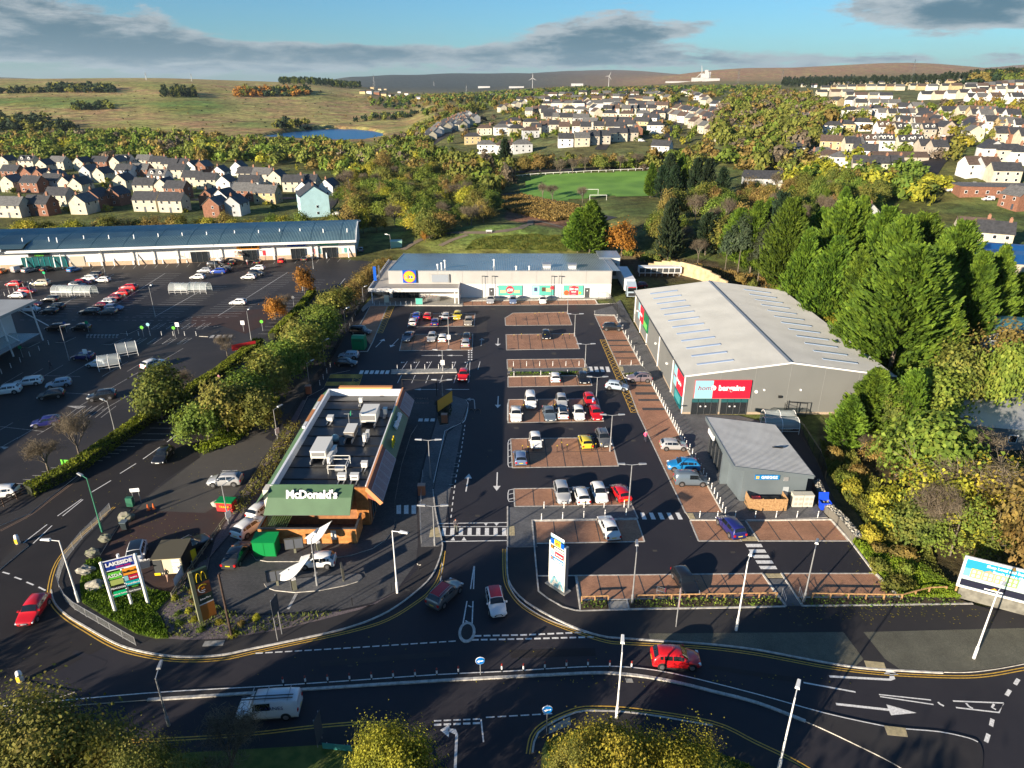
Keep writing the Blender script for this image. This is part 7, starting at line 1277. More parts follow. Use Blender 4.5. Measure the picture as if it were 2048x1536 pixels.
RW=smooth_line(g2([(1296,540),(1340,545),(1400,560),(1452,582),(1475,590)]),3)
t=thing('retaining_wall','curved sandy retaining wall under the wooded bank','wall',(RW[0][0],RW[0][1],0));wm_=mat('sandy wall stone',(.44,.34,.20),.9,var=.2,scale=.8,bump=.5)
for i,(a,b) in enumerate(zip(RW,RW[1:])):h_=3.0*math.sin(math.pi*min(1,(i+2)/len(RW)))+.6;MB().bar((a[0],a[1],h_/2),(b[0],b[1],h_/2),.5,h_,wm_).build('wall_section',t)
x,y=G(1296,553);t=thing('plant_compound','white framed chiller plant row beside the sandy wall','plant',(x,y,0));MB().box(-2.5,9,0,2.2,.9,2.6,M['white']).build('casing',t,org=False)
for i in range(7):MB().box(-2.4+i*1.6,-1.0+i*1.6,-.06,-.003,1.1,2.3,M['dgrey']).build('grille',t,org=False)
for i in range(8):MB().box(-2.4+i*1.55,-2.2+i*1.55,.2,.4,0,.9,M['galv']).build('leg',t,org=False)
x,y=G(793,500);t=thing('yard_container','small pale green storage container by the service road','container',(x,y,0),R(8));MB().box(-1.8,1.8,0,3,0,2.5,C('container green',(.22,.42,.34),.5)).build('body',t,org=False);MB().box(-1.9,1.9,-.1,3.1,2.5,2.7,C('container roof',(.3,.5,.42),.5)).build('roof',t,org=False)
for u,v,L_,n,rz_,lab in((112,590,9.6,6,-93,'long clear trolley shelter nearest the superstore'),(148,590,9.6,6,-93,'long clear trolley shelter beside a row of red cars'),(345,585,8.4,5,-93,'clear trolley shelter in the empty middle bays'),(383,584,8.4,5,-93,'clear trolley shelter at the right of middle pair'),(200,738,6.2,3,-64,'hooped clear trolley shelter nearer the photo in shade'),(236,713,6.2,3,-58,'hooped clear trolley shelter beyond the shaded one')):
 x,y=G(u,v);t=hoop_shelter('trolley_shelter',x,y,L_*.55,1.6,2.5,n//2+1,R(rz_),lab,'clear trolley shelters')
for u,v,vt,c,lab in((288,674,657,LIME,'first of the green round post signs by the crossing'),(300,668,650,PALEBLUE,'pale blue round post sign between green ones'),(351,675,657,LIME,'green round post sign right of the blue one'),(358,668,645,SWHITE,'white square post sign by the crossing'),(134,665,645,C('sign mid blue',(.02,.12,.4),.5),'blue round post sign in the shade'),(178,664,643,EMER,'green round post sign in the shade'),(46,715,697,EMER,'green round post sign at the superstore corner'),(92,561,546,EMER,'green post sign before the teal shop'),(526,662,644,LIME,'round green sign at the end of the clipped hedge'),(588,612,594,SWHITE,'white round sign standing over hedge'),(175,722,700,SWHITE,'small white sign by the dark purple car'),(488,663,642,SWHITE,'white board sign by the lamp post and hedge')):
 x,y=G(u,v);Hh=max(2.4,zat(vt,y));t=thing('round_post_sign',lab,'sign',(x,y,.02));MB().tube((0,0,0),(0,0,Hh),.05,.05,M['galv'],6).build('post',t,org=False);mb=MB();disc(mb,(0,-.06,Hh-.3),.36,c,16) if 'square' not in lab and 'board' not in lab and 'small' not in lab else mb.box(-.4,.4,-.1,-.05,Hh-.9,Hh,c);mb.build('sign_plate',t,org=False)
for k,(a,b,n) in enumerate((((255,672),(393,672),7),((10,592),(66,566),7),((4,748),(98,690),6))):line_things('bollard',['small white bollard %s of the row %s'%(w,('between the crossing bays','left of the cream people carrier','along the shaded superstore front')[k]) for w in 'first second third fourth fifth sixth seventh'.split()],'bollard','small white bollards '+('between the crossing bays','by the cream people carrier','at the shaded superstore front')[k],along((a,b),n),bollard)
x,y=G(480,523);t=thing('gazebo','small pale pop up gazebo before the orange shop sign','gazebo',(x,y,.02));MB().lathe([(1.9,2.1),(.0,3.2)],C('gazebo cream',(.55,.52,.46),.7),n=4).build('canopy',t,org=False)
for a in(-1.3,1.3):
 for b in(-1.3,1.3):MB().tube((a,b,0),(a,b,2.2),.03,.03,M['galv'],6).build('leg',t,org=False)
t=post_sign(490,706,686,4.5,1.2,C('banner red',(.5,.02,.03),.5),'long red banner hung along the clipped hedge',32)
def leaf_mat(name,c1,c2,c3,objv=.22,hue=.03,sc_=.35):
 m_,N,L,b=new_mat(name);b.inputs['Roughness'].default_value=.75;b.inputs['Specular IOR Level'].default_value=.25
 tc=N.new('ShaderNodeTexCoord');oi=N.new('ShaderNodeObjectInfo');n=N.new('ShaderNodeTexNoise');n.inputs['Scale'].default_value=sc_*2;n.inputs['Detail'].default_value=3;g=N.new('ShaderNodeNewGeometry');L.new(g.outputs['Position'],n.inputs['Vector'])
 cr=N.new('ShaderNodeValToRGB');e=cr.color_ramp.elements;e[0].position=.36;e[0].color=(*c1,1);e[1].position=.64;e[1].color=(*c3,1);q=cr.color_ramp.elements.new(.5);q.color=(*c2,1);L.new(n.outputs['Fac'],cr.inputs[0])
 hs=N.new('ShaderNodeHueSaturation');L.new(cr.outputs[0],hs.inputs['Color'])
 def mr(src,a,b_):x=N.new('ShaderNodeMapRange');L.new(src,x.inputs[0]);x.inputs[3].default_value=a;x.inputs[4].default_value=b_;return x.outputs[0]
 isl=N.new('ShaderNodeMath');isl.operation='MULTIPLY';L.new(mr(oi.outputs['Random'],1-objv,1+objv),isl.inputs[0]);L.new(mr(g.outputs['Random Per Island'],.7,1.3),isl.inputs[1]);L.new(isl.outputs[0],hs.inputs['Value'])
 r2=N.new('ShaderNodeMath');r2.operation='FRACT';m7=N.new('ShaderNodeMath');m7.operation='MULTIPLY';m7.inputs[1].default_value=7.31;L.new(oi.outputs['Random'],m7.inputs[0]);L.new(m7.outputs[0],r2.inputs[0]);L.new(mr(r2.outputs[0],.5-hue,.5+hue),hs.inputs['Hue'])
 L.new(hs.outputs[0],b.inputs['Base Color']);tr=N.new('ShaderNodeBsdfTranslucent');L.new(hs.outputs[0],tr.inputs[0]);mx=N.new('ShaderNodeMixShader');mx.inputs[0].default_value=.32;L.new(b.outputs[0],mx.inputs[1]);L.new(tr.outputs[0],mx.inputs[2]);L.new(mx.outputs[0],N['Material Output'].inputs[0]);return m_
LF=dict(olive=leaf_mat('olive autumn leaves',(.105,.13,.025),(.165,.185,.034),(.235,.225,.044)),green=leaf_mat('mid green leaves',(.09,.14,.02),(.14,.20,.028),(.20,.24,.036),.22,.015),yellow=leaf_mat('yellow leaves',(.20,.21,.025),(.31,.29,.03),(.40,.35,.04),.22,.014),orange=leaf_mat('orange leaves',(.22,.10,.02),(.36,.15,.02),(.42,.20,.04),hue=.012),rust=leaf_mat('rust brown leaves',(.17,.13,.04),(.24,.175,.05),(.30,.20,.055),hue=.015),conif=leaf_mat('cypress sprays',(.055,.105,.012),(.100,.170,.016),(.155,.235,.022),.28,.010),darkc=leaf_mat('dark conifer needles',(.018,.038,.018),(.028,.050,.022),(.040,.062,.026)),twig=leaf_mat('bare twigs',(.12,.095,.065),(.17,.135,.09),(.21,.17,.12),hue=.01),hedge=leaf_mat('clipped hedge leaves',(.09,.14,.012),(.16,.23,.016),(.23,.30,.022)),pine=leaf_mat('pine needles',(.045,.065,.035),(.065,.09,.045),(.09,.11,.055)))
BARK=mat('bark',(.11,.085,.06),.9,var=.35,scale=5,tint=(.20,.17,.13))
def quads(c,u,v):
 n=len(c);V=np.empty((n,4,3));V[:,0]=c-u-v;V[:,1]=c+u-v*.35;V[:,2]=c+u*.6+v;V[:,3]=c-u*.45+v*.8;return V.reshape(-1,3)
def qmesh(name,V,mt):
 n=len(V)//4;me=bpy.data.meshes.new(name);me.vertices.add(n*4);me.vertices.foreach_set('co',V.astype(np.float32).ravel());me.loops.add(n*4);me.loops.foreach_set('vertex_index',np.arange(n*4));me.polygons.add(n);me.polygons.foreach_set('loop_start',np.arange(0,n*4,4));me.polygons.foreach_set('loop_total',np.full(n,4));me.update(calc_edges=True);me.materials.append(mt);return me
def rvec(n,r):v=r.normal(size=(n,3));return v/np.linalg.norm(v,axis=1,keepdims=True)
def leafy(seed,n,clumps,R_=1.0,Hh=2.0,size=.10,base=.25,spread=.23,lump=.25):
 """crown of unit radius: leaf faces gathered in clumps through an uneven volume"""
 r=np.random.default_rng(seed);d=rvec(clumps,r);d[:,2]=np.abs(d[:,2])*1.15-.35;rad=r.uniform(.45,.95,(clumps,1))*(1+lump*np.sin(d[:,:1]*3+seed)+lump*.6*np.cos(d[:,1:2]*4+seed*2));cc=d*rad;cc[:,2]=base*Hh+(cc[:,2]+.45)*Hh*.52
 cc[:,:2]*=R_;k=r.integers(0,clumps,n);off=r.normal(size=(n,3))*spread*r.uniform(.5,1.1,(clumps,1))[k];c=cc[k]+off*[1,1,.8]
 nn=c-[0,0,Hh*.5];nn/=np.linalg.norm(nn,axis=1,keepdims=True)+1e-6;nn=nn*.9+rvec(n,r)*.7+[0,0,.3];t_=np.cross(nn,rvec(n,r));t_/=np.linalg.norm(t_,axis=1,keepdims=True)+1e-6;b_=np.cross(nn/np.linalg.norm(nn,axis=1,keepdims=True),t_);s_=size*r.uniform(.6,1.3,(n,1));return quads(c,t_*s_,b_*s_)
def cypress(seed,nb,per,size=.07,Hh=3.0,droop=.55,top=.5,low=.02,fat=.58):
 r=np.random.default_rng(seed);t=r.uniform(low,.99,nb)**.85;a=r.uniform(0,6.283,nb);L_=((1-t)**fat*(1.0-.25*np.exp(-t*9))+.05)*r.uniform(.78,1.12,nb)*(1+.16*np.sin(a*3+seed))
 s_=r.uniform(.25,1,(nb,per))**.8;dx,dy=np.cos(a)[:,None],np.sin(a)[:,None];w=r.normal(size=(nb,per))*.10*(1.15-s_);x=(L_[:,None]*s_)*dx-w*dy;y=(L_[:,None]*s_)*dy+w*dx;z=t[:,None]*Hh+droop*L_[:,None]*s_**1.6+r.normal(size=(nb,per))*.04
 c=np.stack([x,y,z],-1).reshape(-1,3);n=len(c);up=np.stack([np.broadcast_to(dx,(nb,per))*.75,np.broadcast_to(dy,(nb,per))*.75,np.full((nb,per),.8)],-1).reshape(-1,3)+r.normal(size=(n,3))*.22;up/=np.linalg.norm(up,axis=1,keepdims=True);si=np.cross(up,rvec(n,r));si/=np.linalg.norm(si,axis=1,keepdims=True);q=size*r.uniform(.6,1.3,(n,1));return quads(c,si*q*.55,up*q*1.7)
def limbs(seed,levels=4,Hh=2.0,r0=.05,kids=4,spread=.75,mt=BARK,tri=4):
 r=random.Random(seed);mb=MB();tips=[]
 def go(p,d,L_,rr,lv):
  q=p+d*L_;mb.tube(p,q,rr,rr*.62,mt,tri,False)
  if lv==0:tips.append(tuple(q));return
  for _ in range(kids if lv<levels else kids+1):
   nd=(d+Vector((r.gauss(0,1),r.gauss(0,1),r.gauss(.35,.6)))*spread*.6).normalized();go(p+d*L_*r.uniform(.55,1),nd,L_*r.uniform(.6,.85),rr*.58,lv-1)
 go(Vector((0,0,0)),Vector((0,0,1)),Hh*.32,r0,levels);return mb,tips
TREE={}
def proto(kind,nm,crowns,trunkH,tr=.05,extra=None):
 TREE[kind]=[]
 for V,mt in crowns:
  root=bpy.data.objects.new(nm,None);me=qmesh('crown',V,mt);c=bpy.data.objects.new('crown',me);c.parent=root;mb=limbs(len(TREE[kind])+9,3,trunkH*1.45,tr,3,.8)[0] if nm!='conifer_tree' else MB().tube((0,0,-.15),(.02,.01,trunkH),tr,tr*.35,BARK,7)
  t_=bpy.data.objects.new('trunk',mb.mesh('trunk'));t_.parent=root;TREE[kind].append((root,c,t_,V))
for kind,mt,nl in(('olive','olive',6500),('green','green',6500),('yellow','yellow',6000),('orange','orange',5000),('rust','rust',5500)):
 proto(kind,'broadleaf_tree',[(leafy(hash(kind)%97*0+s_+ord(kind[0]),nl,46+8*(s_%3),1,2.1,.046,.22),LF[mt]) for s_ in(1,2,3)],1.3)
proto('cyp','conifer_tree',[(cypress(s_,540,34,.044,3.0,.55,fat=f_),LF['conif']) for s_,f_ in((1,.55),(2,.72),(3,.62),(4,.9))],2.4);proto('fir','conifer_tree',[(cypress(s_,300,16,.075,3.4,.15,low=.08,fat=.9),LF['darkc']) for s_ in(4,5)],2.8);proto('cypd','conifer_tree',[(cypress(s_,300,18,.075,3.0),LF['darkc']) for s_ in(14,15)],2.4);proto('pine','conifer_tree',[(leafy(s_+30,3600,44,.8,2.8,.055,.35,.17),LF['pine']) for s_ in(1,2)],2.6,.04);proto('shrub','shrub',[(leafy(s_+60,1600,22,1,1.2,.075,.1,.22),LF[m_]) for s_,m_ in((1,'olive'),(2,'green'),(3,'yellow'),(4,'rust'))],.5,.04)
BR=[]
for s_ in(1,2,3,4):
 mb,tips=limbs(s_,4,2.2,.045,4);root=bpy.data.objects.new('bare_tree',None);me=mb.mesh('trunk');t_=bpy.data.objects.new('trunk',me);t_.parent=root;r=np.random.default_rng(s_);T_=np.array(tips);k=r.integers(0,len(T_),2600);c=T_[k]+r.normal(size=(2600,3))*.09;d=rvec(2600,r);d[:,2]=np.abs(d[:,2]);si=np.cross(d,rvec(2600,r));V=quads(c,si*.006,d*.085);c_=bpy.data.objects.new('crown',qmesh('crown',V,LF['twig']));c_.parent=root;BR.append((root,c_,t_,V))
TREE['bare']=BR
proto('thin','broadleaf_tree',[(leafy(s_+70,3000,70,1,2.1,.030,.18,.13,.3),LF[m_]) for s_,m_ in((1,'olive'),(2,'rust'),(3,'green'),(4,'yellow'))],1.6,.04)
for nm_,sd_ in(('big_olive',51),('big_yellow',61)):proto(nm_,'broadleaf_tree',[(leafy(sd_+k,46000,130,1,2.1,.0155,.2,.17,.3),LF[nm_[4:]]) for k in(0,1)],1.3)
def tree(kind,x,y,h,label,group=None,w=None,cat='tree',z=None,name=None,tilt=0):
 root,c,t_,V=rnd.choice(TREE[kind]);o=root.copy();link(o)
 if name:o.name=name
 for q in(c,t_):k=q.copy();k.parent=o;COL.objects.link(k)
 top={'cyp':3.1,'fir':3.5,'cypd':3.1,'pine':2.9,'shrub':1.25,'bare':2.3}.get(kind,2.1);s_=h/top;w=w or s_*(1.0 if kind not in('fir',) else .85)
 o.location=(x,y,(hz(x,y) if z is None else z)-.05);o.scale=(w*rnd.uniform(.92,1.08),w*rnd.uniform(.92,1.08),s_);o.rotation_euler=(tilt,0,rnd.uniform(0,6.28));return tag(o,label,cat,group)
def tpx(kind,u,v,vt,wpx,label,group=None,**kw):
 x,y,z=T(u,v);h=max(1.0,zat(vt,y)-z);dep=y*CP+(CH-z)*SP;return tree(kind,x,y,h,label,group,w=wpx/2*dep/FPX,z=z,**kw)
B1='sallow trees in the band beside the lane'
for i,(u,v,vt,w,k) in enumerate(((418,880,790,100,'green'),(458,868,755,100,'olive'),(505,838,730,92,'green'),(542,805,700,88,'olive'),(578,772,676,82,'green'),(610,738,650,78,'olive'),(632,705,628,78,'green'),(655,680,612,70,'green'),(600,705,630,70,'olive'),(668,640,575,62,'olive'),(688,625,572,58,'olive'),(520,860,770,80,'olive'),(395,868,812,62,'green'),(640,650,600,55,'green'),(565,735,672,70,'green'),(705,600,562,45,'rust'),(722,585,545,42,'rust'),(738,572,530,42,'rust'),(752,556,518,40,'rust'),(765,545,512,34,'rust'),(777,532,512,26,'rust'))):
 tpx(k,u,v,vt,w,'%s tree, %s from the restaurant end of the lane band'%({'green':'green sallow','olive':'olive sallow','rust':'reddish twiggy'}[k],('first second third fourth fifth sixth seventh eighth ninth tenth eleventh twelfth thirteenth fourteenth fifteenth sixteenth seventeenth eighteenth nineteenth twentieth last').split()[i]),B1)
tpx('olive',325,838,730,100,'round yellow olive tree at the corner of the superstore hedge');tpx('orange',551,640,592,46,'orange tree standing over the clipped hedge');tpx('orange',610,590,530,42,'tall orange twiggy tree by the lot exit');tpx('bare',160,915,812,90,'bare pale tree behind the clipped hedge');tpx('bare',98,945,868,100,'bare spreading tree at the lower hedge end');tpx('bare',455,712,660,60,'bare grey tree beside the red banner');tpx('bare',372,795,730,55,'bare twigs behind the round yellow tree');tpx('bare',570,620,585,50,'bare tree between two orange ones')
tpx('orange',851,485,452,18,'small bright orange tree by the mound path');tpx('orange',1243,512,440,62,'orange beech beside the tall dark cypress group');tpx('yellow',690,345,308,24,'small vivid yellow tree in the wood')
tpx('big_olive',165,1690,1356,290,'huge olive tree filling the bottom corner beside the splitter island');tpx('big_olive',320,1720,1470,180,'large olive tree right of the huge corner tree');tpx('big_olive',10,1700,1475,150,'olive tree cut by the left edge at the bottom')
tpx('big_yellow',800,1650,1428,185,'yellow green bush tree by the side road mouth');tpx('big_yellow',1225,1650,1412,230,'sunlit yellow tree at the foot of the tall white lamp');tpx('big_yellow',1330,1680,1470,190,'olive tree crowding the sunlit yellow one');tpx('big_olive',1125,1680,1470,110,'low olive tree at the grassy corner by the arrow sign');tpx('bare',470,1560,1420,170,'bare dark tree overhanging the road below the van')
for i,(x,y,h,w) in enumerate(((-52,6,15,6),(-44,-4,17,7),(-34,2,14,6),(-24,-6,16,7),(-12,-2,15,6),(-2,2,13,6),(8,-4,15,6),(18,4,12,5),(28,10,11,5),(-60,14,13,6),(-70,24,10,5),(38,14,10,5),(-18,-16,17,8),(2,-16,17,8),(20,-12,15,7),(34,-2,12,6),(-38,-18,17,8),(48,20,9,4))):tree('olive',x,y,h,'tall tree of the belt behind the viewpoint','tree belt behind the viewpoint',w=w*.85,z=0)
CY='cypress trees on the right bank'
for u,v,vt,w,k,lab in((1180,508,400,118,'cyp','broad dark green cypress standing alone behind the supermarket'),(1155,505,415,70,'cyp','smaller cypress joined to the broad one'),(1335,522,398,52,'cypd','slim dark spruce right of orange beech'),(1770,775,490,215,'cyp','largest bright cypress in the centre of the bank'),(1700,740,560,140,'cyp','cypress leaning against the largest one'),(1640,680,470,120,'cyp','tall cypress left of the largest one'),(1590,640,455,110,'cyp','cypress behind the shed ridge'),(1560,585,395,95,'cyp','tall cypress behind shed corner'),(1500,545,400,80,'cyp','cypress among the pines'),(1660,600,398,120,'cyp','tall cypress in the back row near the white cottage'),(1740,600,412,120,'cyp','second back row cypress'),(1810,610,425,125,'cyp','third back row cypress'),(1880,640,440,115,'cyp','back row cypress before the blue roof'),(1965,660,488,110,'cyp','cypress beside the pink building'),(2020,640,545,70,'cyp','cypress at the photo edge below pink building'),(1730,870,735,130,'cyp','bright cypress covering the shed corner'),(1685,895,790,95,'cyp','low cypress at the shed front corner'),(1945,830,720,85,'cyp','slim cypress before the blue roofed hut'),(1625,560,415,90,'cyp','back row cypress behind the tall pine'),(1860,765,600,100,'cyp','cypress right of the largest one'),(1700,545,390,90,'cyp','far cypress near the white cottage'),(1605,620,470,90,'cyp','cypress filling the gap behind shed ridge'),(1690,690,500,110,'cyp','cypress between two tall ones'),(1770,640,430,110,'cyp','cypress behind the largest one'),(1840,690,480,110,'cyp','cypress at the shoulder of the largest one'),(1920,690,500,100,'cyp','cypress filling the gap before the teal hut'),(1545,540,385,80,'cypd','dark conifer at the rear of pines'),(1470,525,415,75,'cyp','cypress between the pines and mixed wood'),(1525,520,395,80,'cyp','cypress behind the second pine'),(1410,510,425,60,'cypd','dark conifer above the sandy wall'),(1800,880,740,90,'cyp','cypress between shed corner tree and thicket')):
 tpx(k,u,v,vt,w,lab,CY)
for u,v,vt,w,lab in((1475,548,430,55,'tall pine with bare orange trunk at the bank edge'),(1515,565,445,55,'second tall pine beside the first'),(1450,540,450,45,'slim pine nearest sandy wall'),(1540,560,470,50,'third pine behind the shed')):tpx('pine',u,v,vt,w,lab,'pines on the bank')
tpx('bare',1622,648,515,50,'pale leafless tree rising behind the shed roof');tpx('yellow',1660,700,620,60,'yellow shrub tree at shed back corner');tpx('yellow',1690,720,640,60,'second yellow shrub tree beside the fence lamps');tpx('olive',1640,655,610,40,'olive shrub tree by the fence')
for i,(u,v,vt,w,k) in enumerate(((1840,850,710,130,'green'),(1900,830,680,120,'olive'),(2010,770,640,110,'rust'),(1990,830,660,90,'green'),(1780,880,760,80,'thin'),(1850,1000,820,180,'green'),(1930,980,830,170,'bare'),(1790,960,840,110,'thin'),(1990,1090,900,190,'bare'),(1870,1060,880,190,'thin'),(1950,1060,870,170,'thin'),(1820,990,880,120,'thin'),(1900,1110,960,150,'thin'),(2020,1130,950,130,'rust'),(2040,1020,860,130,'thin'),(1960,1140,1040,110,'thin'),(1900,1060,900,160,'bare'),(1860,1100,940,120,'bare'),(1830,1090,985,110,'olive'),(2060,1180,980,120,'rust'),(1720,905,860,60,'bare'),(1760,930,870,60,'rust'))):
 tpx(k,u,v,vt,w,'%s tree, %s of the thicket right of the bakery'%({'olive':'olive','rust':'rust brown','bare':'leafless','yellow':'yellow leaved','green':'green','thin':'sparse leaved'}[k],('first second third fourth fifth sixth seventh eighth ninth tenth eleventh twelfth thirteenth fourteenth fifteenth sixteenth seventeenth eighteenth nineteenth twentieth penultimate last').split()[i]),'thicket right of the bakery')
def region(P):return[T(u,v)[:2] for u,v in P]
def scatter(P,spacing,seed=1,tries=30):
 P=np.array(P);lo,hi=P.min(0),P.max(0);r=np.random.default_rng(seed);n=int((hi-lo).prod()/spacing**2*1.6);c=r.uniform(lo,hi,(n,2));c=c[in_poly(c[:,0],c[:,1],P)];keep=[]
 g={}
 for x,y in c:
  k=(int(x/spacing),int(y/spacing))
  if any((x-a)**2+(y-b)**2<(spacing*.62)**2 for i in(-1,0,1) for j in(-1,0,1) for a,b in g.get((k[0]+i,k[1]+j),())):continue
  g.setdefault(k,[]).append((x,y));keep.append((x,y))
 return keep
def wood(P,spacing,h,mix,label,group,seed=1,cat='tree'):
 ks,ws=zip(*mix)
 pts=scatter(region(P),spacing,seed);xs=sorted(p[0] for p in pts);ys=sorted(p[1] for p in pts);cn={}
 for x,y in pts:
  k=rnd.choices(ks,ws)[0];a=('left end','left part','middle','right part','right end')[min(4,5*xs.index(x)//len(xs))];b=('front','near','central','farther','rear')[min(4,5*ys.index(y)//len(ys))];q=(k,a,b);cn[q]=cn.get(q,0)+1
  tree(k,x,y,h*rnd.uniform(.65,1.25),'%s%s tree, %s rank, %s of %s'%('' if cn[q]==1 else('second ','third ','fourth ','another ')[min(3,cn[q]-2)],{'cyp':'cypress','thin':'sparse','bare':'leafless','rust':'rust brown'}.get(k,k),b,a,label),group,w=spacing*rnd.uniform(.42,.66),cat=cat)
OL=(('olive',5),('green',3),('rust',1.5),('yellow',.8),('bare',2),('thin',3),('orange',.15))
wood([(655,420),(700,372),(760,345),(850,345),(900,370),(1000,415),(1000,445),(940,470),(890,478),(850,480),(810,470),(800,458),(720,440)],8.6,9.5,OL,'wood behind the retail row','trees of the wood behind the retail row',3)
wood([(1290,505),(1330,440),(1420,420),(1500,400),(1600,370),(1760,400),(1800,420),(1700,440),(1560,480),(1480,530),(1400,530)],7.2,10,(('olive',3),('rust',2),('cyp',2),('green',2),('bare',1)),'wooded bank','trees of the wooded bank',5)
for i,u in enumerate(range(5,660,22)):x,y=A.x+dv.x*(i*3.9-4),A.y+dv.y*(i*3.9-4)+34+rnd.uniform(-3,5);tree(rnd.choice(('olive','yellow','green','rust','olive')),x,y,rnd.uniform(6,9.5),'low autumn tree behind the long curved roof','row of trees behind the curved roof',w=rnd.uniform(2.8,4.2))
for i,(u,v) in enumerate(((1300,395),(1322,400),(1345,402),(1365,398),(1388,402),(1335,385),(1360,380),(1410,405),(1440,410))):tpx('cypd' if i%3 else 'cyp',u,v,v-rnd.uniform(62,88),38,'%s conifer of the clump at the end of football field'%('first second third fourth fifth rear-left rear-right seventh last'.split()[i]),'conifer clump by the football field')
for i,(u,v,k) in enumerate(((1010,335,'cypd'),(1085,398,'bare'),(1105,402,'bare'),(1165,405,'bare'),(1050,345,'rust'),(1080,343,'rust'),(1120,350,'bare'),(1145,348,'bare'),(1170,345,'bare'),(1200,342,'olive'),(1240,342,'bare'),(1272,338,'bare'))):tpx(k,u,v,v-(58 if i==0 else 38),30 if i==0 else 36,'%s tree beside the football field, number %d from the conifer'%({'cypd':'pointed dark','bare':'leafless','rust':'round rust','olive':'olive'}[k],i+1),'trees round the football field')
def mass(P,spacing,h,mats_,seed,nl=150,size=.17,con=False,low=False):
 pts=scatter(region(P),spacing,seed);r=np.random.default_rng(seed);out={m_:[] for m_ in mats_}
 bases=[(cypress(s_,26,8,.20,2.6) if con else leafy(s_,nl,16,1,1.9,size,.15,.26)) for s_ in(1,2,3,4)]
 for x,y in pts:
  b=bases[r.integers(4)];s_=h*r.uniform(.7,1.25)/(2.6 if con else 1.9);w=min(spacing,h*.85)*r.uniform(.5,.72)*(.75 if con else 1);a=r.uniform(0,6.28);c,s2=math.cos(a),math.sin(a)
  out[mats_[r.integers(len(mats_))]].append(np.stack([(b[:,0]*c-b[:,1]*s2)*w+x,(b[:,0]*s2+b[:,1]*c)*w+y,b[:,2]*s_+hz(x,y)-.4],1))
 ob=None;Vs=[np.concatenate(v) for v in out.values() if v];ms=[k for k,v in out.items() if v]
 if not Vs:return
 me=qmesh('woodland',np.concatenate(Vs),LF[ms[0]]);[me.materials.append(LF[k]) for k in ms[1:]];me.polygons.foreach_set('material_index',np.concatenate([np.full(len(v)//4,i) for i,v in enumerate(Vs)]));o=bpy.data.objects.new('woodland',me);link(o);tag(o,kind='stuff')
AU=['olive','olive','green','rust','green','twig','olive','rust','olive','green','olive','yellow']
mass([(-300,345),(-300,285),(0,280),(250,272),(420,280),(500,290),(640,292),(720,300),(790,318),(850,345),(760,345),(700,370),(655,345),(560,330),(300,318),(0,326)],10,9.5,AU,11,260,.17);mass([(760,300),(830,262),(900,235),(940,218),(950,226),(885,256),(850,288),(868,318),(930,322),(1000,326),(1035,340),(1030,360),(1000,405),(900,360),(850,340)],9.5,9.5,AU,12,260,.17)
mass([(1030,330),(1290,326),(1330,312),(1420,300),(1440,340),(1300,340),(1040,340)],9,7.5,['green','olive','rust'],13,260,.17);mass([(1440,330),(1420,270),(1445,215),(1520,195),(1600,200),(1650,225),(1660,250),(1600,300),(1560,330),(1640,345),(1500,350)],10,12,['olive','olive','green','olive','rust','twig'],14,260,.17)
mass([(1560,340),(1640,325),(1720,335),(1840,340),(1880,375),(1870,420),(1780,410),(1640,370),(1560,380)],9,9,['olive','rust','green','yellow'],15,280,.16)
for i,(P,sp,h) in enumerate((([(95,186),(230,186),(225,176),(100,174)],13,12),([(322,196),(395,196),(390,187),(328,186)],9,13),([(472,194),(620,192),(615,182),(480,182)],12,13),([(142,222),(222,218),(215,208),(150,210)],13,10),([(0,190),(100,186),(95,178),(0,180)],15,9),([(-50,265),(0,268),(100,262),(95,240),(20,238),(-40,240)],13,10),([(75,268),(165,268),(140,250),(80,252)],12,9),([(548,262),(618,260),(605,250),(555,250)],10,10),([(560,170),(700,178),(722,176),(700,168),(640,164),(560,163)],16,12),([(700,245),(830,232),(850,222),(760,228)],14,8))):mass(P,sp,h,['darkc','darkc','olive'] if i!=2 else['darkc','orange','olive'],20+i,110,.24,con=i in(1,8))
mass([(740,215),(900,205),(1050,200),(1300,190),(1450,185),(1560,182),(1560,176),(1300,178),(1000,184),(850,192),(740,200)],22,9,['olive','rust','darkc','green'],31,60,.3);mass([(850,235),(1000,222),(1150,215),(1300,215),(1440,200),(1440,190),(1200,196),(1000,204),(870,215)],26,9,['olive','rust','green'],32,80,.28);mass([(1560,176),(1760,172),(1960,168),(2048,165),(2048,155),(1700,158),(1570,162)],26,14,['darkc'],33,60,.3,True);mass([(1930,172),(2100,168),(2200,150),(2040,148),(1960,158)],14,15,['olive','darkc','rust'],34,140,.24)
mass([(1540,240),(1700,225),(1860,215),(2048,212),(2048,330),(1960,340),(1820,320),(1680,300),(1560,300)],15,8,['olive','green','green','rust','olive','twig','yellow'],35,150,.18);mass([(880,300),(1440,290),(1430,215),(1040,215),(940,250)],16,6,['olive','green','rust','green','olive','twig','yellow'],36,130,.2);mass([(20,425),(620,425),(600,335),(30,340)],17,3.5,['olive','green','yellow'],37,110,.2);mass([(-400,300),(-100,230),(0,232),(-60,270),(-100,330)],14,9,AU,38,150,.22);mass([(0,300),(-300,280),(-200,200),(300,165),(700,185),(820,240),(640,250),(480,262),(400,275)],44,2.4,['olive','rust','darkc'],40,60,.22);mass([(1030,345),(1290,340),(1300,330),(1040,332)],8,5,['green','olive','twig'],41,150,.2)
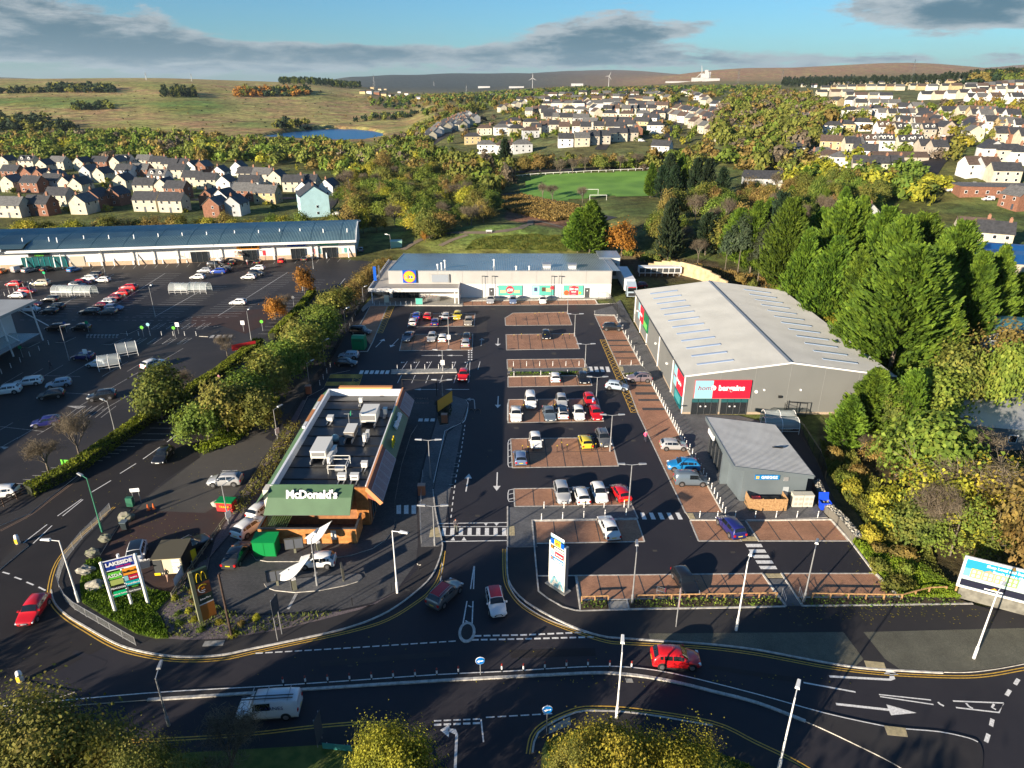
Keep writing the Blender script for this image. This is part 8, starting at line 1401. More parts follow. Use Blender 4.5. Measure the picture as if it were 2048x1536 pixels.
def hedge(pts,w,h,label,mt='hedge',dens=60,leaf=.12,cat='hedge',name='hedge',box=True):
 P=resample(g2(pts),.5);r=np.random.default_rng(len(pts));n=len(P)*dens;k=r.integers(0,len(P)-1,n);A_=np.array(P);t_=r.random((n,1));c=A_[k]*(1-t_)+A_[k+1]*t_;d=A_[k+1]-A_[k];d/=np.linalg.norm(d,axis=1,keepdims=True)+1e-6;nn=np.stack([-d[:,1],d[:,0]],1);o_=r.uniform(-1,1,n);z=r.random(n);f=r.random(n)
 if box:o_=np.where(f<.45,np.sign(o_)*r.uniform(.8,1.05,n),o_);z=np.where(f>=.45,r.uniform(.86,1.06,n),z)
 c=np.concatenate([c+nn*(o_*w/2)[:,None],(z*h)[:,None]],1);u=rvec(n,r);v=np.cross(u,rvec(n,r));q=leaf*r.uniform(.6,1.3,(n,1));t=thing(name,label,cat,(A_[0][0],A_[0][1],0));me=qmesh('foliage',quads(c-[A_[0][0],A_[0][1],0],u*q,v*q),LF[mt]);o=bpy.data.objects.new('foliage',me);link(o,t)
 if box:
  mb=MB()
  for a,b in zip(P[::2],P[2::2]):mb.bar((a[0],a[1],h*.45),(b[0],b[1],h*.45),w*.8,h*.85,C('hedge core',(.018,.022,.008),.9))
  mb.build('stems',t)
hedge([(60,990),(100,972),(150,945),(230,890),(300,840),(380,790),(440,752),(500,706),(520,690)],2.0,1.5,'long clipped yellow green hedge beside the access road',dens=110);hedge([(545,678),(600,622),(628,585)],1.5,1.4,'clipped hedge continuing past the round green sign',dens=80);hedge([(1020,751),(1172,749)],.7,.55,'low evergreen hedge in the hedge strip block',dens=24,leaf=.09);hedge([(1250,752),(1292,750)],.7,.5,'low evergreen hedge by the shed bays',dens=24,leaf=.09)
hedge([(1163,1212),(1212,1210)],1.2,.4,'low green planting left of the steps','green',26,.09,'plants','low_planting',False);hedge([(1262,1209),(1560,1205)],1.2,.45,'low green planting along the timber rail','green',22,.09,'plants','low_planting',False);hedge([(1605,1206),(1800,1205),(1920,1202)],1.6,.45,'straggling green planting before the billboard','green',18,.09,'plants','low_planting',False);hedge([(395,905),(430,890),(470,880)],3,.7,'weedy green strip at the foot of the sallows','hedge',70,.12,'plants','low_planting',False);hedge([(877,806),(893,815),(889,835)],2.0,.5,'dark planting under the banner board','darkc',40,.1,'plants','low_planting',False)
hedge([(470,1030),(510,985),(550,920),(590,850)],2.2,1.1,'olive grasses and shrubs along the drive through fence','olive',55,.10,'plants','low_planting',False)
for P,n,h,ks,lab in(([(345,1272),(345,1205),(385,1150),(412,1140),(412,1190),(450,1238),(560,1240),(690,1228),(560,1255),(450,1272)],1.5,.75,'shrub','tufty ornamental grass on the slate planting bed'),([(1700,1080),(1780,1080),(1900,1180),(1930,1195),(1800,1190),(1745,1130)],3.0,1.8,'shrub','green bramble bush beside the brown bays'),([(1640,880),(1700,900),(1780,1000),(1860,1100),(1820,1120),(1740,1030),(1690,980),(1660,930)],3.4,2.4,'shrub','scrubby bush on the bank right of the gabion wall'),([(160,1210),(215,1240),(300,1272),(330,1270),(300,1225),(200,1130),(170,1160)],3.6,.6,'shrub','low weeds on the grass verge under the tenant sign'),([(1240,505),(1300,530),(1500,570),(1600,620),(1660,690),(1560,590),(1400,545),(1300,515)],4.5,2.6,'shrub','autumn bush on the soil bank behind the sheds')):
 for x,y in scatter(region(P),n,8):tree(ks,x,y,h*rnd.uniform(.6,1.3),lab,lab.split(' ',1)[1]+' group',w=h*rnd.uniform(.45,.8),cat='shrub',name=None if h>1 else 'tuft')
hedge([(1020,395),(1060,405),(1140,420),(1135,440),(1060,425),(1020,410)],14,1.6,'russet scrub on the bank below the football field road','rust',120,.3,'scrub','scrub',False)
_r=np.random.default_rng(5);_c=[]
for u,v,su,sv,n in((1780,1225,150,12,260),(700,1300,300,20,60),(1300,1360,200,8,80),(330,1050,60,25,90),(500,960,60,50,120),(1720,1060,40,60,90),(1200,830,200,120,30),(250,960,90,60,100)):
 for a,b in zip(_r.normal(u,su,n),_r.normal(v,sv,n)):_c.append((*G(a,b),.13 if v in(1225,) else .03))
_c=np.array(_c);_u=rvec(len(_c),_r)*[1,1,.1]*.07;_v=np.cross(_u,[0,0,1.]);_o=bpy.data.objects.new('fallen_leaves',qmesh('fallen_leaves',quads(_c,_u,_v),LF['yellow']));link(_o);tag(_o,kind='stuff')
def turf(P,n,h,mt,z=None,w=.05):
 P=np.array(region(P)) if z is None else np.array(g2(P));lo,hi=P.min(0),P.max(0);r=np.random.default_rng(n);c=r.uniform(lo,hi,(n,2));c=c[in_poly(c[:,0],c[:,1],P)];m_=len(c);zz=height(c[:,0],c[:,1]) if z is None else np.full(m_,z);q=h*r.uniform(.5,1.4,m_)*(.6+.5*np.sin(c[:,0]*.7)*np.sin(c[:,1]*.9+1));c3=np.stack([c[:,0],c[:,1],zz+q*.5],1)
 u=rvec(m_,r)*[1,1,.15]*w;v=(rvec(m_,r)*[.5,.5,0]+[0,0,1.0])*(q*.6)[:,None];o=bpy.data.objects.new('grass_blades',qmesh('grass_blades',quads(c3,u,v),LF[mt]));link(o);tag(o,kind='stuff')
turf([(166,1207),(212,1235),(275,1269),(312,1278),(338,1277),(325,1240),(312,1225),(345,1190),(300,1178),(220,1140),(200,1118),(175,1125),(160,1170)],26000,.32,'hedge',.1,.09)
turf([(338,1277),(330,1245),(322,1228),(350,1190),(400,1125),(418,1114),(411,1155),(420,1200),(450,1227),(570,1230),(682,1223),(637,1241),(562,1259),(462,1276)],5000,.3,'olive',.1,.08)
turf([(930,500),(950,478),(1040,470),(1120,472),(1140,490),(1130,503)],26000,.5,'olive',None,.12);turf([(1700,1080),(1790,1090),(1930,1195),(1805,1195),(1745,1135)],16000,.6,'hedge',None,.14);turf([(1640,880),(1700,900),(1860,1100),(1900,1180),(1790,1120),(1690,1000),(1650,940)],16000,.6,'olive',None,.14)
turf([(1092,1480),(1150,1464),(1200,1462),(1395,1490),(1500,1532),(1560,1580),(1100,1580)],16000,.2,'green',.1,.07);turf([(1240,505),(1300,530),(1500,570),(1600,620),(1640,660),(1560,560),(1400,530),(1300,508)],14000,.8,'rust',None,.2);turf([(395,905),(430,890),(480,880),(560,800),(540,790),(440,860)],9000,.5,'hedge',0,.1)
def drape_line(pts,w,mt,name='lane',z=.2,kind='structure'):
 P=[Vector(T(u,v)[:2]) for u,v in pts];P=smooth_line([tuple(p) for p in P],3);P=resample(P,6);rb_=ribbon(P,w);mb=MB();V=[(q.x,q.y,hz(q.x,q.y)+z) for a in rb_ for q in a];mb.add(V,[(2*i,2*i+2,2*i+3,2*i+1) for i in range(len(rb_)-1)],mt);return mb.build(name,kind=kind)
def drape_poly(pts,mt,name,step=6,z=.15):
 P=np.array(region(pts));lo,hi=P.min(0),P.max(0);xs=np.arange(lo[0],hi[0]+step,step);ys=np.arange(lo[1],hi[1]+step,step);X,Y=np.meshgrid(xs,ys);Z=height(X.ravel(),Y.ravel())+z;n=len(xs);mb=MB();F=[]
 cx_,cy_=X[:-1,:-1]+step/2,Y[:-1,:-1]+step/2;ok=in_poly(cx_.ravel(),cy_.ravel(),P).reshape(cx_.shape)
 for j in range(len(ys)-1):
  for i in range(n-1):
   if ok[j,i]:F.append((j*n+i,j*n+i+1,(j+1)*n+i+1,(j+1)*n+i))
 mb.add(list(zip(X.ravel(),Y.ravel(),Z)),F,mt);return mb.build(name,kind='structure')
drape_poly([(1040,385),(1062,352),(1180,346),(1300,342),(1300,392),(1180,395),(1120,402),(1060,396)],M['pitch'],'playing_field',3)
drape_line([(1010,388),(1080,400),(1150,418),(1220,440)],6,M['asphalt_old'],'lane');drape_line([(850,345),(875,360),(900,372)],5,M['asphalt_old'],'lane');drape_line([(850,300),(905,262),(945,238)],8,M['asphalt_old'],'street');drape_line([(1830,385),(1850,345),(1880,310),(1900,280),(1912,240)],11,M['asphalt_road'],'street');drape_line([(1030,345),(1150,340),(1290,334)],7,M['asphalt_old'],'lane');drape_line([(1200,300),(1230,250),(1205,205)],7,M['asphalt_old'],'street');drape_line([(1340,275),(1360,225),(1345,190)],9,M['asphalt_old'],'street')
DP=C('trodden path',(.16,.125,.085),.95)
drape_line([(805,500),(830,485),(862,472),(900,466),(960,466),(1010,462),(1050,452),(1062,440)],2.4,DP,'footpath',.12);drape_line([(880,492),(905,480),(935,470)],2,DP,'footpath',.12);drape_line([(1062,440),(1100,448),(1150,462)],2,DP,'footpath',.12)
drape_line([(0,380),(200,395),(420,400),(640,395)],6,M['asphalt_old'],'street');drape_line([(0,348),(300,352),(560,372)],6,M['asphalt_old'],'street');drape_line([(640,430),(665,395),(650,375)],6,M['asphalt_old'],'street')
WC=dict(c=mat('cream render',(.47,.43,.33),.85,var=.1,scale=.5),w=mat('white render',(.60,.60,.58),.85,var=.08,scale=.5),b=mat('red brick',(.20,.09,.055),.9,var=.2,scale=2),g=mat('grey render',(.38,.39,.40),.85,var=.1,scale=.5),p=mat('pinkish render',(.38,.33,.27),.85,var=.1,scale=.5),y=mat('buff stone',(.42,.33,.18),.9,var=.15,scale=.8),s=mat('pale blue render',(.38,.58,.62),.85,var=.06,scale=.5))
CN=dict(c='cream',w='white',b='red brick',g='grey',p='pinkish',y='buff',s='pale blue')
RC=[mat('dark slate roof',(.045,.046,.050),.6,var=.25,scale=1.2),mat('brown tiled roof',(.085,.058,.045),.8,var=.25,scale=1.2),mat('grey slate roof',(.11,.11,.108),.65,var=.25,scale=1.2)]
WF=C('window frame white',(.7,.7,.7),.5);CHM=mat('chimney brick',(.26,.13,.08),.9,var=.2,scale=3)
_w=MB().box(-.55,.55,-.08,-.01,-.62,.62,WF).box(-.45,.45,-.11,-.08,-.52,.52,M['glass']).mesh('window');_wc=MB().box(-.45,.45,-.06,-.01,-1.0,1.05,C('front door dark',(.05,.06,.08),.4)).mesh('door')
HM={}
def house_mesh(w,d,e,rh,roof,mt,kind):
 k=(w,d,e,rh,roof,mt,kind)
 if k not in HM:
  mb=MB();W=WC[mt];x,y=w/2,d/2
  if kind=='hip':mb.box(-x,x,-y,y,-2,e,W)
  else:mb.box(-x,x,-y,y,-2,e,W);mb.add([(-x,-y,e),(-x,y,e),(-x,0,e+rh),(x,-y,e),(x,y,e),(x,0,e+rh)],[(0,2,1),(3,4,5)],W)
  r_=MB();o=.3;X=x+.25;m_=RC[roof];i=min(y,x)*(.85 if kind=='hip' else-.0001);t=.12
  if kind=='hip':r_.add([(-X,-y-o,e-.1),(X,-y-o,e-.1),(X,y+o,e-.1),(-X,y+o,e-.1),(-x+i,0,e+rh),(x-i,0,e+rh)],[(0,1,5,4),(1,2,5),(2,3,4,5),(3,0,4),(3,2,1,0)],m_)
  else:r_.add([(-X,-y-o,e-rh*o/y),(X,-y-o,e-rh*o/y),(X,0,e+rh+t),(-X,0,e+rh+t),(-X,y+o,e-rh*o/y),(X,y+o,e-rh*o/y),(-X,-y-o,e-rh*o/y-t),(X,-y-o,e-rh*o/y-t),(X,0,e+rh),(-X,0,e+rh),(-X,y+o,e-rh*o/y-t),(X,y+o,e-rh*o/y-t)],[(0,1,2,3),(3,2,5,4),(0,3,9,6),(3,4,10,9),(1,7,8,2),(2,8,11,5),(0,6,7,1),(4,5,11,10)],m_)
  HM[k]=(mb.mesh('wall'),r_.mesh('roof'),MB().box(-.45,.45,-.35,.35,-.9,.9,CHM).box(-.25,-.05,-.1,.1,.9,1.3,CHM).box(.05,.25,-.1,.1,.9,1.3,CHM).mesh('chimney'))
 return HM[k]
DM={}
def house(x,y,z,rot,mt,label,group,w=8.5,d=7.5,e=5.0,rh=2.9,roof=0,kind='gable',dormers=0,detail=2,name='house'):
 a,b,c=house_mesh(w,d,e,rh,roof,mt,kind);t=thing(name,label,'house',(x,y,z),rot,group)
 def put(me,par,loc,rz_=0,nm=None,sc_=None):
  o=bpy.data.objects.new(nm or me.name.split('.')[0],me);link(o,par);o.location=loc;o.rotation_euler=(0,0,rz_)
  if sc_:o.scale=sc_
  return o
 put(a,t,(0,0,0));r_=put(b,t,(0,0,0));put(c,r_,(w*.36,0,e+rh+.1)) if kind!='block' else 0
 if detail:
  n=max(2,int(w/3.2))
  for i in range(n):
   xx=-w/2+w*(i+.5)/n
   for zz in((1.5,4.0) if e>4 else(1.5,)):
    if zz<2 and i==n//2 and detail>1:put(_wc,t,(xx,-d/2,1.0))
    else:put(_w,t,(xx,-d/2,zz))
   if detail>1 and e>4:put(_w,t,(xx,d/2,4.0),math.pi)
  if detail>1 or kind=='g':
   for s_ in(-1,1):
    for zz in((1.5,4.0) if e>4 else(1.5,)):put(_w,t,(s_*w/2,s_*.8,zz),s_*R(90),sc_=(.8,1,.85))
 for i in range(dormers):
  k=(mt,roof)
  if k not in DM:DM[k]=MB().add([(-.8,-.9,-.9),(.8,-.9,-.9),(.8,-.9,.6),(0,-.9,1.2),(-.8,-.9,.6),(-.8,1.2,.6),(.8,1.2,.6),(0,1.4,1.2)],[(0,1,2,3,4),(0,4,5),(1,6,2)],WC['w' if mt!='b' else 'c']).add([(-.95,-1.1,.5),(0,-1.1,1.3),(.95,-1.1,.5),(-.95,1.4,.5),(0,1.6,1.3),(.95,1.4,.5)],[(0,1,4,3),(1,2,5,4)],RC[roof]).box(-.4,.4,-.95,-.91,-.4,.4,M['glass']).mesh('dormer')
  put(DM[k],r_,((i-(dormers-1)/2)*w/max(2,dormers)*.95,-d*.26,e+rh*.45))
 return t
ORD='first second third fourth fifth sixth seventh eighth ninth tenth eleventh twelfth'.split()
EST='40 695 gc;165 695 dc;345 700 ec;480 705 gc;590 700 eb;690 700 gc;725 690 dw;260 720 gc;520 760 gg;600 775 gc;735 755 ew;825 750 eb;850 690 ec;930 700 ec;1000 715 ec;1055 715 ec;930 790 dw;1040 752 ec;1130 730 gw;1190 730 gb;1290 765 gw;1395 735 gw;70 760 eb;180 775 gb;250 785 gb;320 795 gc;65 830 gc;190 835 eb;310 820 eg;405 835 gc;465 845 gc;720 820 gc;850 850 ec;965 850 gc;345 915 ec;1035 870 eb;1130 800 ec;1215 815 ec;1320 830 gw;1450 775 ec;1540 780 ec;1620 795 gc;1465 830 eg;1720 830 ec;1800 825 ec;70 980 ec;230 970 eb;480 960 gc;680 910 gb;560 925 gb;860 945 ec;1010 950 ec;1230 925 gb;1310 925 gw;1375 970 gg;1260 978 gb;1435 885 eb;1560 900 ey;1790 870 gw;1925 855 gw'.split(';')
rows_=('back row at the wood edge','second row','third row','fourth row','front row above the curved roof')
cnt={}
for i,q in enumerate(EST):
 a,b,k=q.split();u,v=float(a)*.3418,100+float(b)*.3418;x,y,z=T(u,v);ri=0 if v<345 else 1 if v<365 else 2 if v<385 else 3 if v<410 else 4;key=(ri,k[1],k[0]);cnt[key]=cnt.get(key,0)+1
 lab='%s %s house, %s such from left, estate %s'%(CN[k[1]],{'e':'broad fronted','g':'gable fronted','d':'dormered'}[k[0]],ORD[cnt[key]-1],rows_[ri])
 rot=R(rnd.uniform(-6,4))+(R(-90) if k[0]=='g' else 0);house(x,y+3,z,rot-.12,k[1],lab,'houses of the estate behind the retail row',w=10 if k[0]!='g' else 8.4,d=7,roof=rnd.choice((0,0,2)),dormers=2 if k[0]=='d' else 0,detail=2,e=4.9,rh=2.8)
x,y,z=T(622,433);house(x,y+5,z,R(-68),'s','tall pale blue gable end house with mural at the end of the curved roof','houses of the estate behind the retail row',w=13,d=11,e=8.2,rh=3.6)
TERR=[(858,283,936,238,12,-60,'cgw','gable','of the terrace by the lake road'),(941,289,941,289,1,5,'y','hip','at the near end of the lake road'),(972,306,1047,306,3,8,'wwg','hip','behind the pointed conifer'),(968,270,1010,262,2,4,'cg','hip','behind the lake road corner'),(1030,254,1062,256,2,0,'yc','hip','beyond the pointed conifer'),(1095,238,1122,246,2,-5,'cc','gable','above the twin white blocks'),(1003,224,1045,214,4,-70,'cyc','gable','of the short hill terrace'),(1095,217,1160,217,4,0,'cw','hip','of the cream villas up the slope'),(1126,292,1157,291,2,2,'wc','gable','of the blocks above the field trees'),(1177,288,1207,286,2,2,'pp','gable','of the pinkish blocks above field trees'),(1231,283,1260,280,2,2,'cp','gable','of the cream blocks before the brick gable'),(1276,273,1276,273,1,-85,'b','gable','with the white garage'),(1308,265,1308,265,1,-6,'w','hip','right of the brick gable'),(1183,258,1246,257,3,-20,'cyc','gable','of the middle cream row'),(1105,246,1160,249,3,3,'pcg','gable','behind the middle hedges'),(1217,240,1320,240,4,-8,'ccw','hip','of the wide villas in mid town'),(1171,210,1196,236,5,-80,'cw','gable','stepping down the side street'),(1110,214,1154,216,3,0,'cw','hip','of the red roofed villas'),(1205,200,1250,202,4,-5,'cpw','hip','of the high villas'),(1237,220,1262,212,2,20,'cc','hip','below the high villas'),(1368,188,1425,218,10,-75,'wcc','gable','of the long stepped terrace'),(1405,240,1474,268,9,-75,'ccb','gable','of the lower stepped terrace'),(1500,278,1500,278,1,-10,'w','gable','at the foot of the stepped terrace'),(1302,190,1335,203,6,-75,'cy','gable','of the far stepped row'),(1340,238,1369,245,4,-70,'cw','gable','beside the town street'),(1329,309,1329,309,1,-30,'w','gable','above the yellow maple'),(1608,174,1630,175,2,-20,'cw','gable','at the top of the wood'),(1655,172,1810,171,9,-8,'ccy','gable','of the upper cream rank'),(1704,165,1880,162,9,-8,'yc','gable','of the highest cream rank'),(1921,163,2028,163,6,-6,'yc','gable','of the high rank by the skyline trees'),(1640,193,1696,193,3,-4,'cp','gable','left of the autumn tree clump'),(1829,179,1940,180,6,-6,'cyw','gable','of the third rank'),(1940,184,2046,174,8,-15,'cwb','gable','of the staggered little terrace'),(1853,199,1950,196,5,-4,'wc','gable','of the long white terrace'),(1941,208,2035,208,5,-2,'w','gable','of the white flats'),(1670,213,1704,212,2,-70,'yw','gable','with tall side gables'),(1722,218,1792,220,4,-12,'cw','gable','above the garden trees'),(1805,227,1830,226,2,-60,'wc','gable','with gables over the gardens'),(1897,238,1975,240,4,-2,'ccy','gable','closing the top of the street'),(1950,247,2025,247,4,-6,'cw','gable','right of the street head'),(1850,247,1880,272,6,-82,'wcp','gable','down the left of the street'),(1943,260,1952,283,5,-96,'wcp','gable','down the right of the street'),(1960,316,1960,316,1,-96,'g','gable','with big blank gable by the street'),(1665,302,1665,302,1,-20,'y','gable','with solar panels'),(1694,305,1716,305,2,-4,'cy','gable','beside the solar roof'),(1735,300,1822,303,5,-4,'wc','gable','of the dormered terrace'),(1848,313,1860,313,2,-2,'pp','gable','at the street corner'),(1722,322,1722,322,1,-20,'w','gable','below the solar roof'),(1643,315,1643,315,1,0,'w','hip','with a dark hip roof'),(1597,315,1597,315,1,0,'w','hip','nearest the wood edge'),(1945,354,1970,356,2,0,'wg','gable','facing the green'),(2000,362,2000,362,1,-4,'c','gable','tall beside the facing pair'),(2036,415,2036,415,1,-80,'b','gable','at the right edge'),(1935,484,2000,500,2,-24,'cc','gable','above the blue roofs'),(1728,436,1728,436,1,-70,'w','gable','among the cypresses'),(870,276,930,250,8,-60,'gwc','gable','behind the lake road terrace'),(1000,268,1060,276,3,10,'wcg','hip','of the white corner villas'),(1075,268,1110,262,3,-8,'cw','gable','behind the twin white blocks'),(1060,232,1085,228,3,-10,'cy','gable','in the side lane'),(1130,268,1240,268,6,-4,'cwpc','gable','of the second middle rank'),(1255,262,1300,250,3,-30,'cyw','gable','by the brick gable'),(1110,230,1160,231,3,0,'wc','hip','between the villas'),(1210,229,1300,228,6,-10,'cwc','gable','of the dense middle rank'),(1195,217,1230,212,3,10,'w','gable','off the side street'),(1265,205,1298,208,3,-10,'cy','hip','over the side street'),(1270,218,1325,222,4,-20,'wc','gable','beside the autumn trees'),(1040,206,1100,207,4,0,'cw','hip','of the upper villas'),(1120,205,1195,206,5,-6,'cyw','gable','of the upper rank'),(1355,228,1395,236,5,-72,'cw','gable','facing the long terrace'),(1420,232,1470,252,6,-72,'wcp','gable','behind the lower terrace'),(1385,250,1440,284,5,-72,'cp','gable','of the bottom terrace'),(920,262,950,246,4,-60,'cg','gable','of the third lake row'),(1650,182,1800,181,9,-8,'cyc','gable','of the middle cream rank'),(1820,170,1930,170,6,-8,'yc','gable','of the upper right rank'),(1960,192,2046,190,5,-8,'wc','gable','above the white flats'),(1700,200,1770,202,4,-10,'cw','gable','in the tree gap'),(1760,240,1840,240,5,-6,'wcw','gable','over the garden hedges'),(1700,234,1750,232,3,-20,'wcg','hip','under the autumn clump'),(1800,258,1840,262,4,-10,'cw','gable','behind the street gables'),(1770,272,1845,276,5,-6,'wpc','gable','behind the dormered terrace'),(1975,262,2040,268,4,-10,'wyc','gable','in the right hand back street'),(1985,285,2046,292,4,-10,'cwb','gable','behind the blank gable'),(1980,318,2040,330,3,-12,'wc','hip','right of the blank gable'),(1615,330,1680,334,3,-10,'wcw','hip','above the rust wood'),(1720,346,1790,350,3,-14,'pcw','gable','below the long bungalow'),(1665,268,1720,262,3,-20,'wy','hip','among the garden trees'),(1600,250,1640,245,2,-20,'w','gable','in the wood clearing'),(725,188,795,196,6,-10,'ywb','gable','on the moor edge estate'),(745,178,770,180,3,-10,'yc','gable','highest on the moor edge estate'),(800,186,840,200,3,-10,'w','gable','at the foot of the moor estate'),(985,195,1090,190,7,-20,'wcy','hip','under the small wind turbine'),(1095,196,1140,196,4,-20,'cw','hip','right of the small wind turbine'),(1060,205,1090,204,2,-20,'cc','hip','below the turbine houses'),(1455,176,1470,176,2,-20,'b','gable','in red brick beyond the wood'),(1165,192,1300,196,6,-8,'cwy','hip','of the scattered far row'),(1250,188,1330,184,5,-8,'cw','hip','of the farthest town row')]
_far=sorted(math.hypot(*T(r_[0]+(r_[2]-r_[0])*(i+.5)/r_[4],r_[1]+(r_[3]-r_[1])*(i+.5)/r_[4])[:2]) for r_ in TERR for i in range(r_[4]));CUT=_far[228];DH=MB()
for u0,v0,u1,v1,n,rot,cs,kd,desc in TERR:
 p=T(u0,v0);q=T(u1,v1);far=math.hypot(p[0],p[1])
 for i in range(n):
  f=i/max(1,n-1);x,y=p[0]+(q[0]-p[0])*f+rnd.uniform(-2,2),p[1]+(q[1]-p[1])*f+rnd.uniform(-4,4);mt=cs[i%len(cs)];gap=math.hypot(q[0]-p[0],q[1]-p[1])/max(1,n-1) if n>1 else 12
  if math.hypot(x,y)>CUT or(n>1 and far>CUT):
   a,b,_=house_mesh(min(12,max(8,gap*.8)),7.5,5.2,2.7,i%3,mt,'gable');a_=R(rot);ca,sa=math.cos(a_),math.sin(a_);z=hz(x,y)
   for me in(a,b):DH.add([(x+v_.co.x*ca-v_.co.y*sa,y+v_.co.x*sa+v_.co.y*ca,z+v_.co.z) for v_ in me.vertices],[tuple(p_.vertices) for p_ in me.polygons],me.materials[0])
   continue
  lab='%s house %s%s'%(CN[mt],('%s from left '%ORD[i]) if n>1 and abs(u1-u0)>12 else('%s from top '%ORD[i] if n>1 else ''),desc);side=abs(rot)>45
  w=12 if kd=='hip' else min(12.5,max(7.5,gap*.93)) if not side else 9;d=7.5 if not side else min(8,max(5.5,gap*.8));bung='dark hip' in desc or 'cypresses' in desc
  house(x,y,hz(x,y),R(rot+rnd.uniform(-5,5)),mt,lab,'houses '+desc,w=w,d=d,e=3.0 if bung else 5.3,rh=2.5 if kd=='hip' else 2.9,roof=rnd.choice((0,0,1,2)),kind=kd,dormers=2 if 'dormered' in desc else 0,detail=2 if far<330 else 1 if far<760 else 0)
DH.build('distant_houses',kind='stuff')
def shed(u,v,w,d,h,rot,wm,rm,label,nm='building',rh=.6,cat='building'):
 x,y,z=T(u,v);t=thing(nm,label,cat,(x,y,z),R(rot));MB().box(-w/2,w/2,0,d,-2,h,wm).build('wall',t,org=False);MB().add([(-w/2-.3,-.3,h+.02),(w/2+.3,-.3,h+.02),(w/2+.3,d/2,h+rh),(-w/2-.3,d/2,h+rh),(w/2+.3,d+.3,h+.02),(-w/2-.3,d+.3,h+.02)],[(0,1,2,3),(3,2,4,5),(0,3,5),(1,4,2)],rm).build('roof',t,org=False)
 for i in range(int(w/4)):
  if h<8:o=bpy.data.objects.new('window',_w);link(o,t);o.location=(-w/2+2+i*4,0,h*.5)
 return t
BLR=C('blue steel roof',(.01,.10,.30),.4,.1)
shed(1800,327,26,9,2.9,-6,WC['p'],RC[1],'long low bungalow with brown roof below the dormered terrace',rh=2.4);shed(1526,372,17,11,3.2,-10,WC['g'],RC[0],'clubhouse with grey hipped roof by the rust trees',rh=3.4);shed(1578,380,10,4,2.6,-12,WC['c'],WC['c'],'cream flat cabin on the grass beyond cypresses',rh=.1);shed(2010,396,34,14,4.2,-8,WC['b'],RC[2],'wide red brick building with flat white edged roof',rh=.3);shed(1985,535,32,10,5,-24,WC['s'],BLR,'long building with bright blue roof behind the cypresses');shed(2060,590,14,16,7,-20,WC['p'],BLR,'pink walled building at the right edge');shed(2045,795,12,12,3.4,-14,WC['y'],BLR,'low hut with bright blue roof at the right edge');shed(2050,900,16,17,3.2,-10,GREYD,ROOFG,'pale grey roofed sheds behind the thicket');shed(2030,700,12,8,4,-16,GREYD,C('teal roof',(.05,.18,.22),.5),'teal roofed hut deep in the trees')
FW=C('far white cladding',(.42,.42,.42),.6)
for u,v,w,h,lab in((968,176,60,8,'long white factory left of the small turbine'),(1033,176,70,7,'white warehouse behind the small turbine'),(1155,172,50,10,'pale green warehouse right of the small turbine'),(1360,165,110,5,'long low white works beside the big turbine'),(1404,162,70,13,'tall white works at the foot of the big turbine'),(1425,162,60,10,'white works hall right of big turbine')):shed(u,v,w,50,h,0,FW,FW,lab,'factory')
for i,(u,w,h) in enumerate(((1412,12,42),(1418,10,34),(1405,14,26))):shed(u,161,w,12,h,0,FW,FW,['slender tallest silo of the far works','middle silo of the far works','squat silo of the far works'][i],'silo',cat='silo')
def turbine(u,v,hub_v,rpx,ph,lab):
 x,y,z=T(u,v);H_=zat(hub_v,y)-z;dep=y*CP;r_=rpx*dep/FPX;t=thing('wind_turbine',lab,'wind turbine',(x,y,z),0,'wind turbines on the plain');MB().tube((0,0,0),(0,0,H_),H_*.03,H_*.017,FW,8).build('tower',t,org=False);MB().box(-H_*.02,H_*.02,-H_*.06,H_*.04,H_*.98,H_*1.03,FW).build('nacelle',t,org=False)
 for k in range(3):
  a=R(ph+k*120);q=Vector((math.sin(a),0,math.cos(a)));MB().add([tuple(Vector((0,-H_*.065,H_))+q*r_*f+Vector((math.cos(a),0,-math.sin(a)))*r_*g+Vector((0,dy,0))) for dy in(0,.8) for f,g in((0,-.03),(.2,.08),(1,.012),(1,-.012),(.1,-.05))],[(0,1,2,3,4),(9,8,7,6,5),(0,5,6,1),(1,6,7,2),(2,7,8,3),(3,8,9,4)],FW).build('blade',t,org=False)
turbine(1065,176,156,9,0,'small white wind turbine over the far factories');turbine(1217,176,152,8,25,'slim wind turbine seen edge on in mid plain');turbine(1402,163,146,14,-8,'largest white wind turbine above the works')
def pylon(u,v,vt,lab):
 x,y,z=T(u,v);H_=zat(vt,y)-z;b=H_*.11;t=thing('power_pylon',lab,'pylon',(x,y,z),0,'lattice pylons across the plain');mb=MB();r_=max(.08,y/9000)
 for sx in(-1,1):
  for sy in(-1,1):mb.bar((sx*b,sy*b,0),(0,0,H_),r_,r_,M['dgrey'])
 for k in range(5):f0,f1=k/6,(k+1)/6;mb.bar((-b*(1-f0),-b*(1-f0),H_*f0),(b*(1-f1),-b*(1-f1),H_*f1),r_*.7,r_*.7,M['galv']).bar((b*(1-f0),-b*(1-f0),H_*f0),(-b*(1-f1),-b*(1-f1),H_*f1),r_*.7,r_*.7,M['galv'])
 mb.build('tower',t,org=False)
 for f in(.66,.78,.9):MB().bar((-H_*.14,0,H_*f),(H_*.14,0,H_*f),r_,r_,M['dgrey']).build('cross_arm',t,org=False)
for u,v,vt,lab in((749,182,148,'pylon standing among the moor edge estate'),(933,194,168,'pylon in front of the far wood'),(1821,166,118,'tall pylon behind the upper cream rank'),(1475,168,138,'pylon right of the works'),(1563,166,138,'pylon before the brown ridge'),(868,172,162,'faint pylon under the blue hill'),(384,163,147,'mast on the left skyline'),(293,160,144,'thin mast at the left end of skyline'),(613,167,154,'pylon above the skyline conifers')):pylon(u,v,vt,lab)
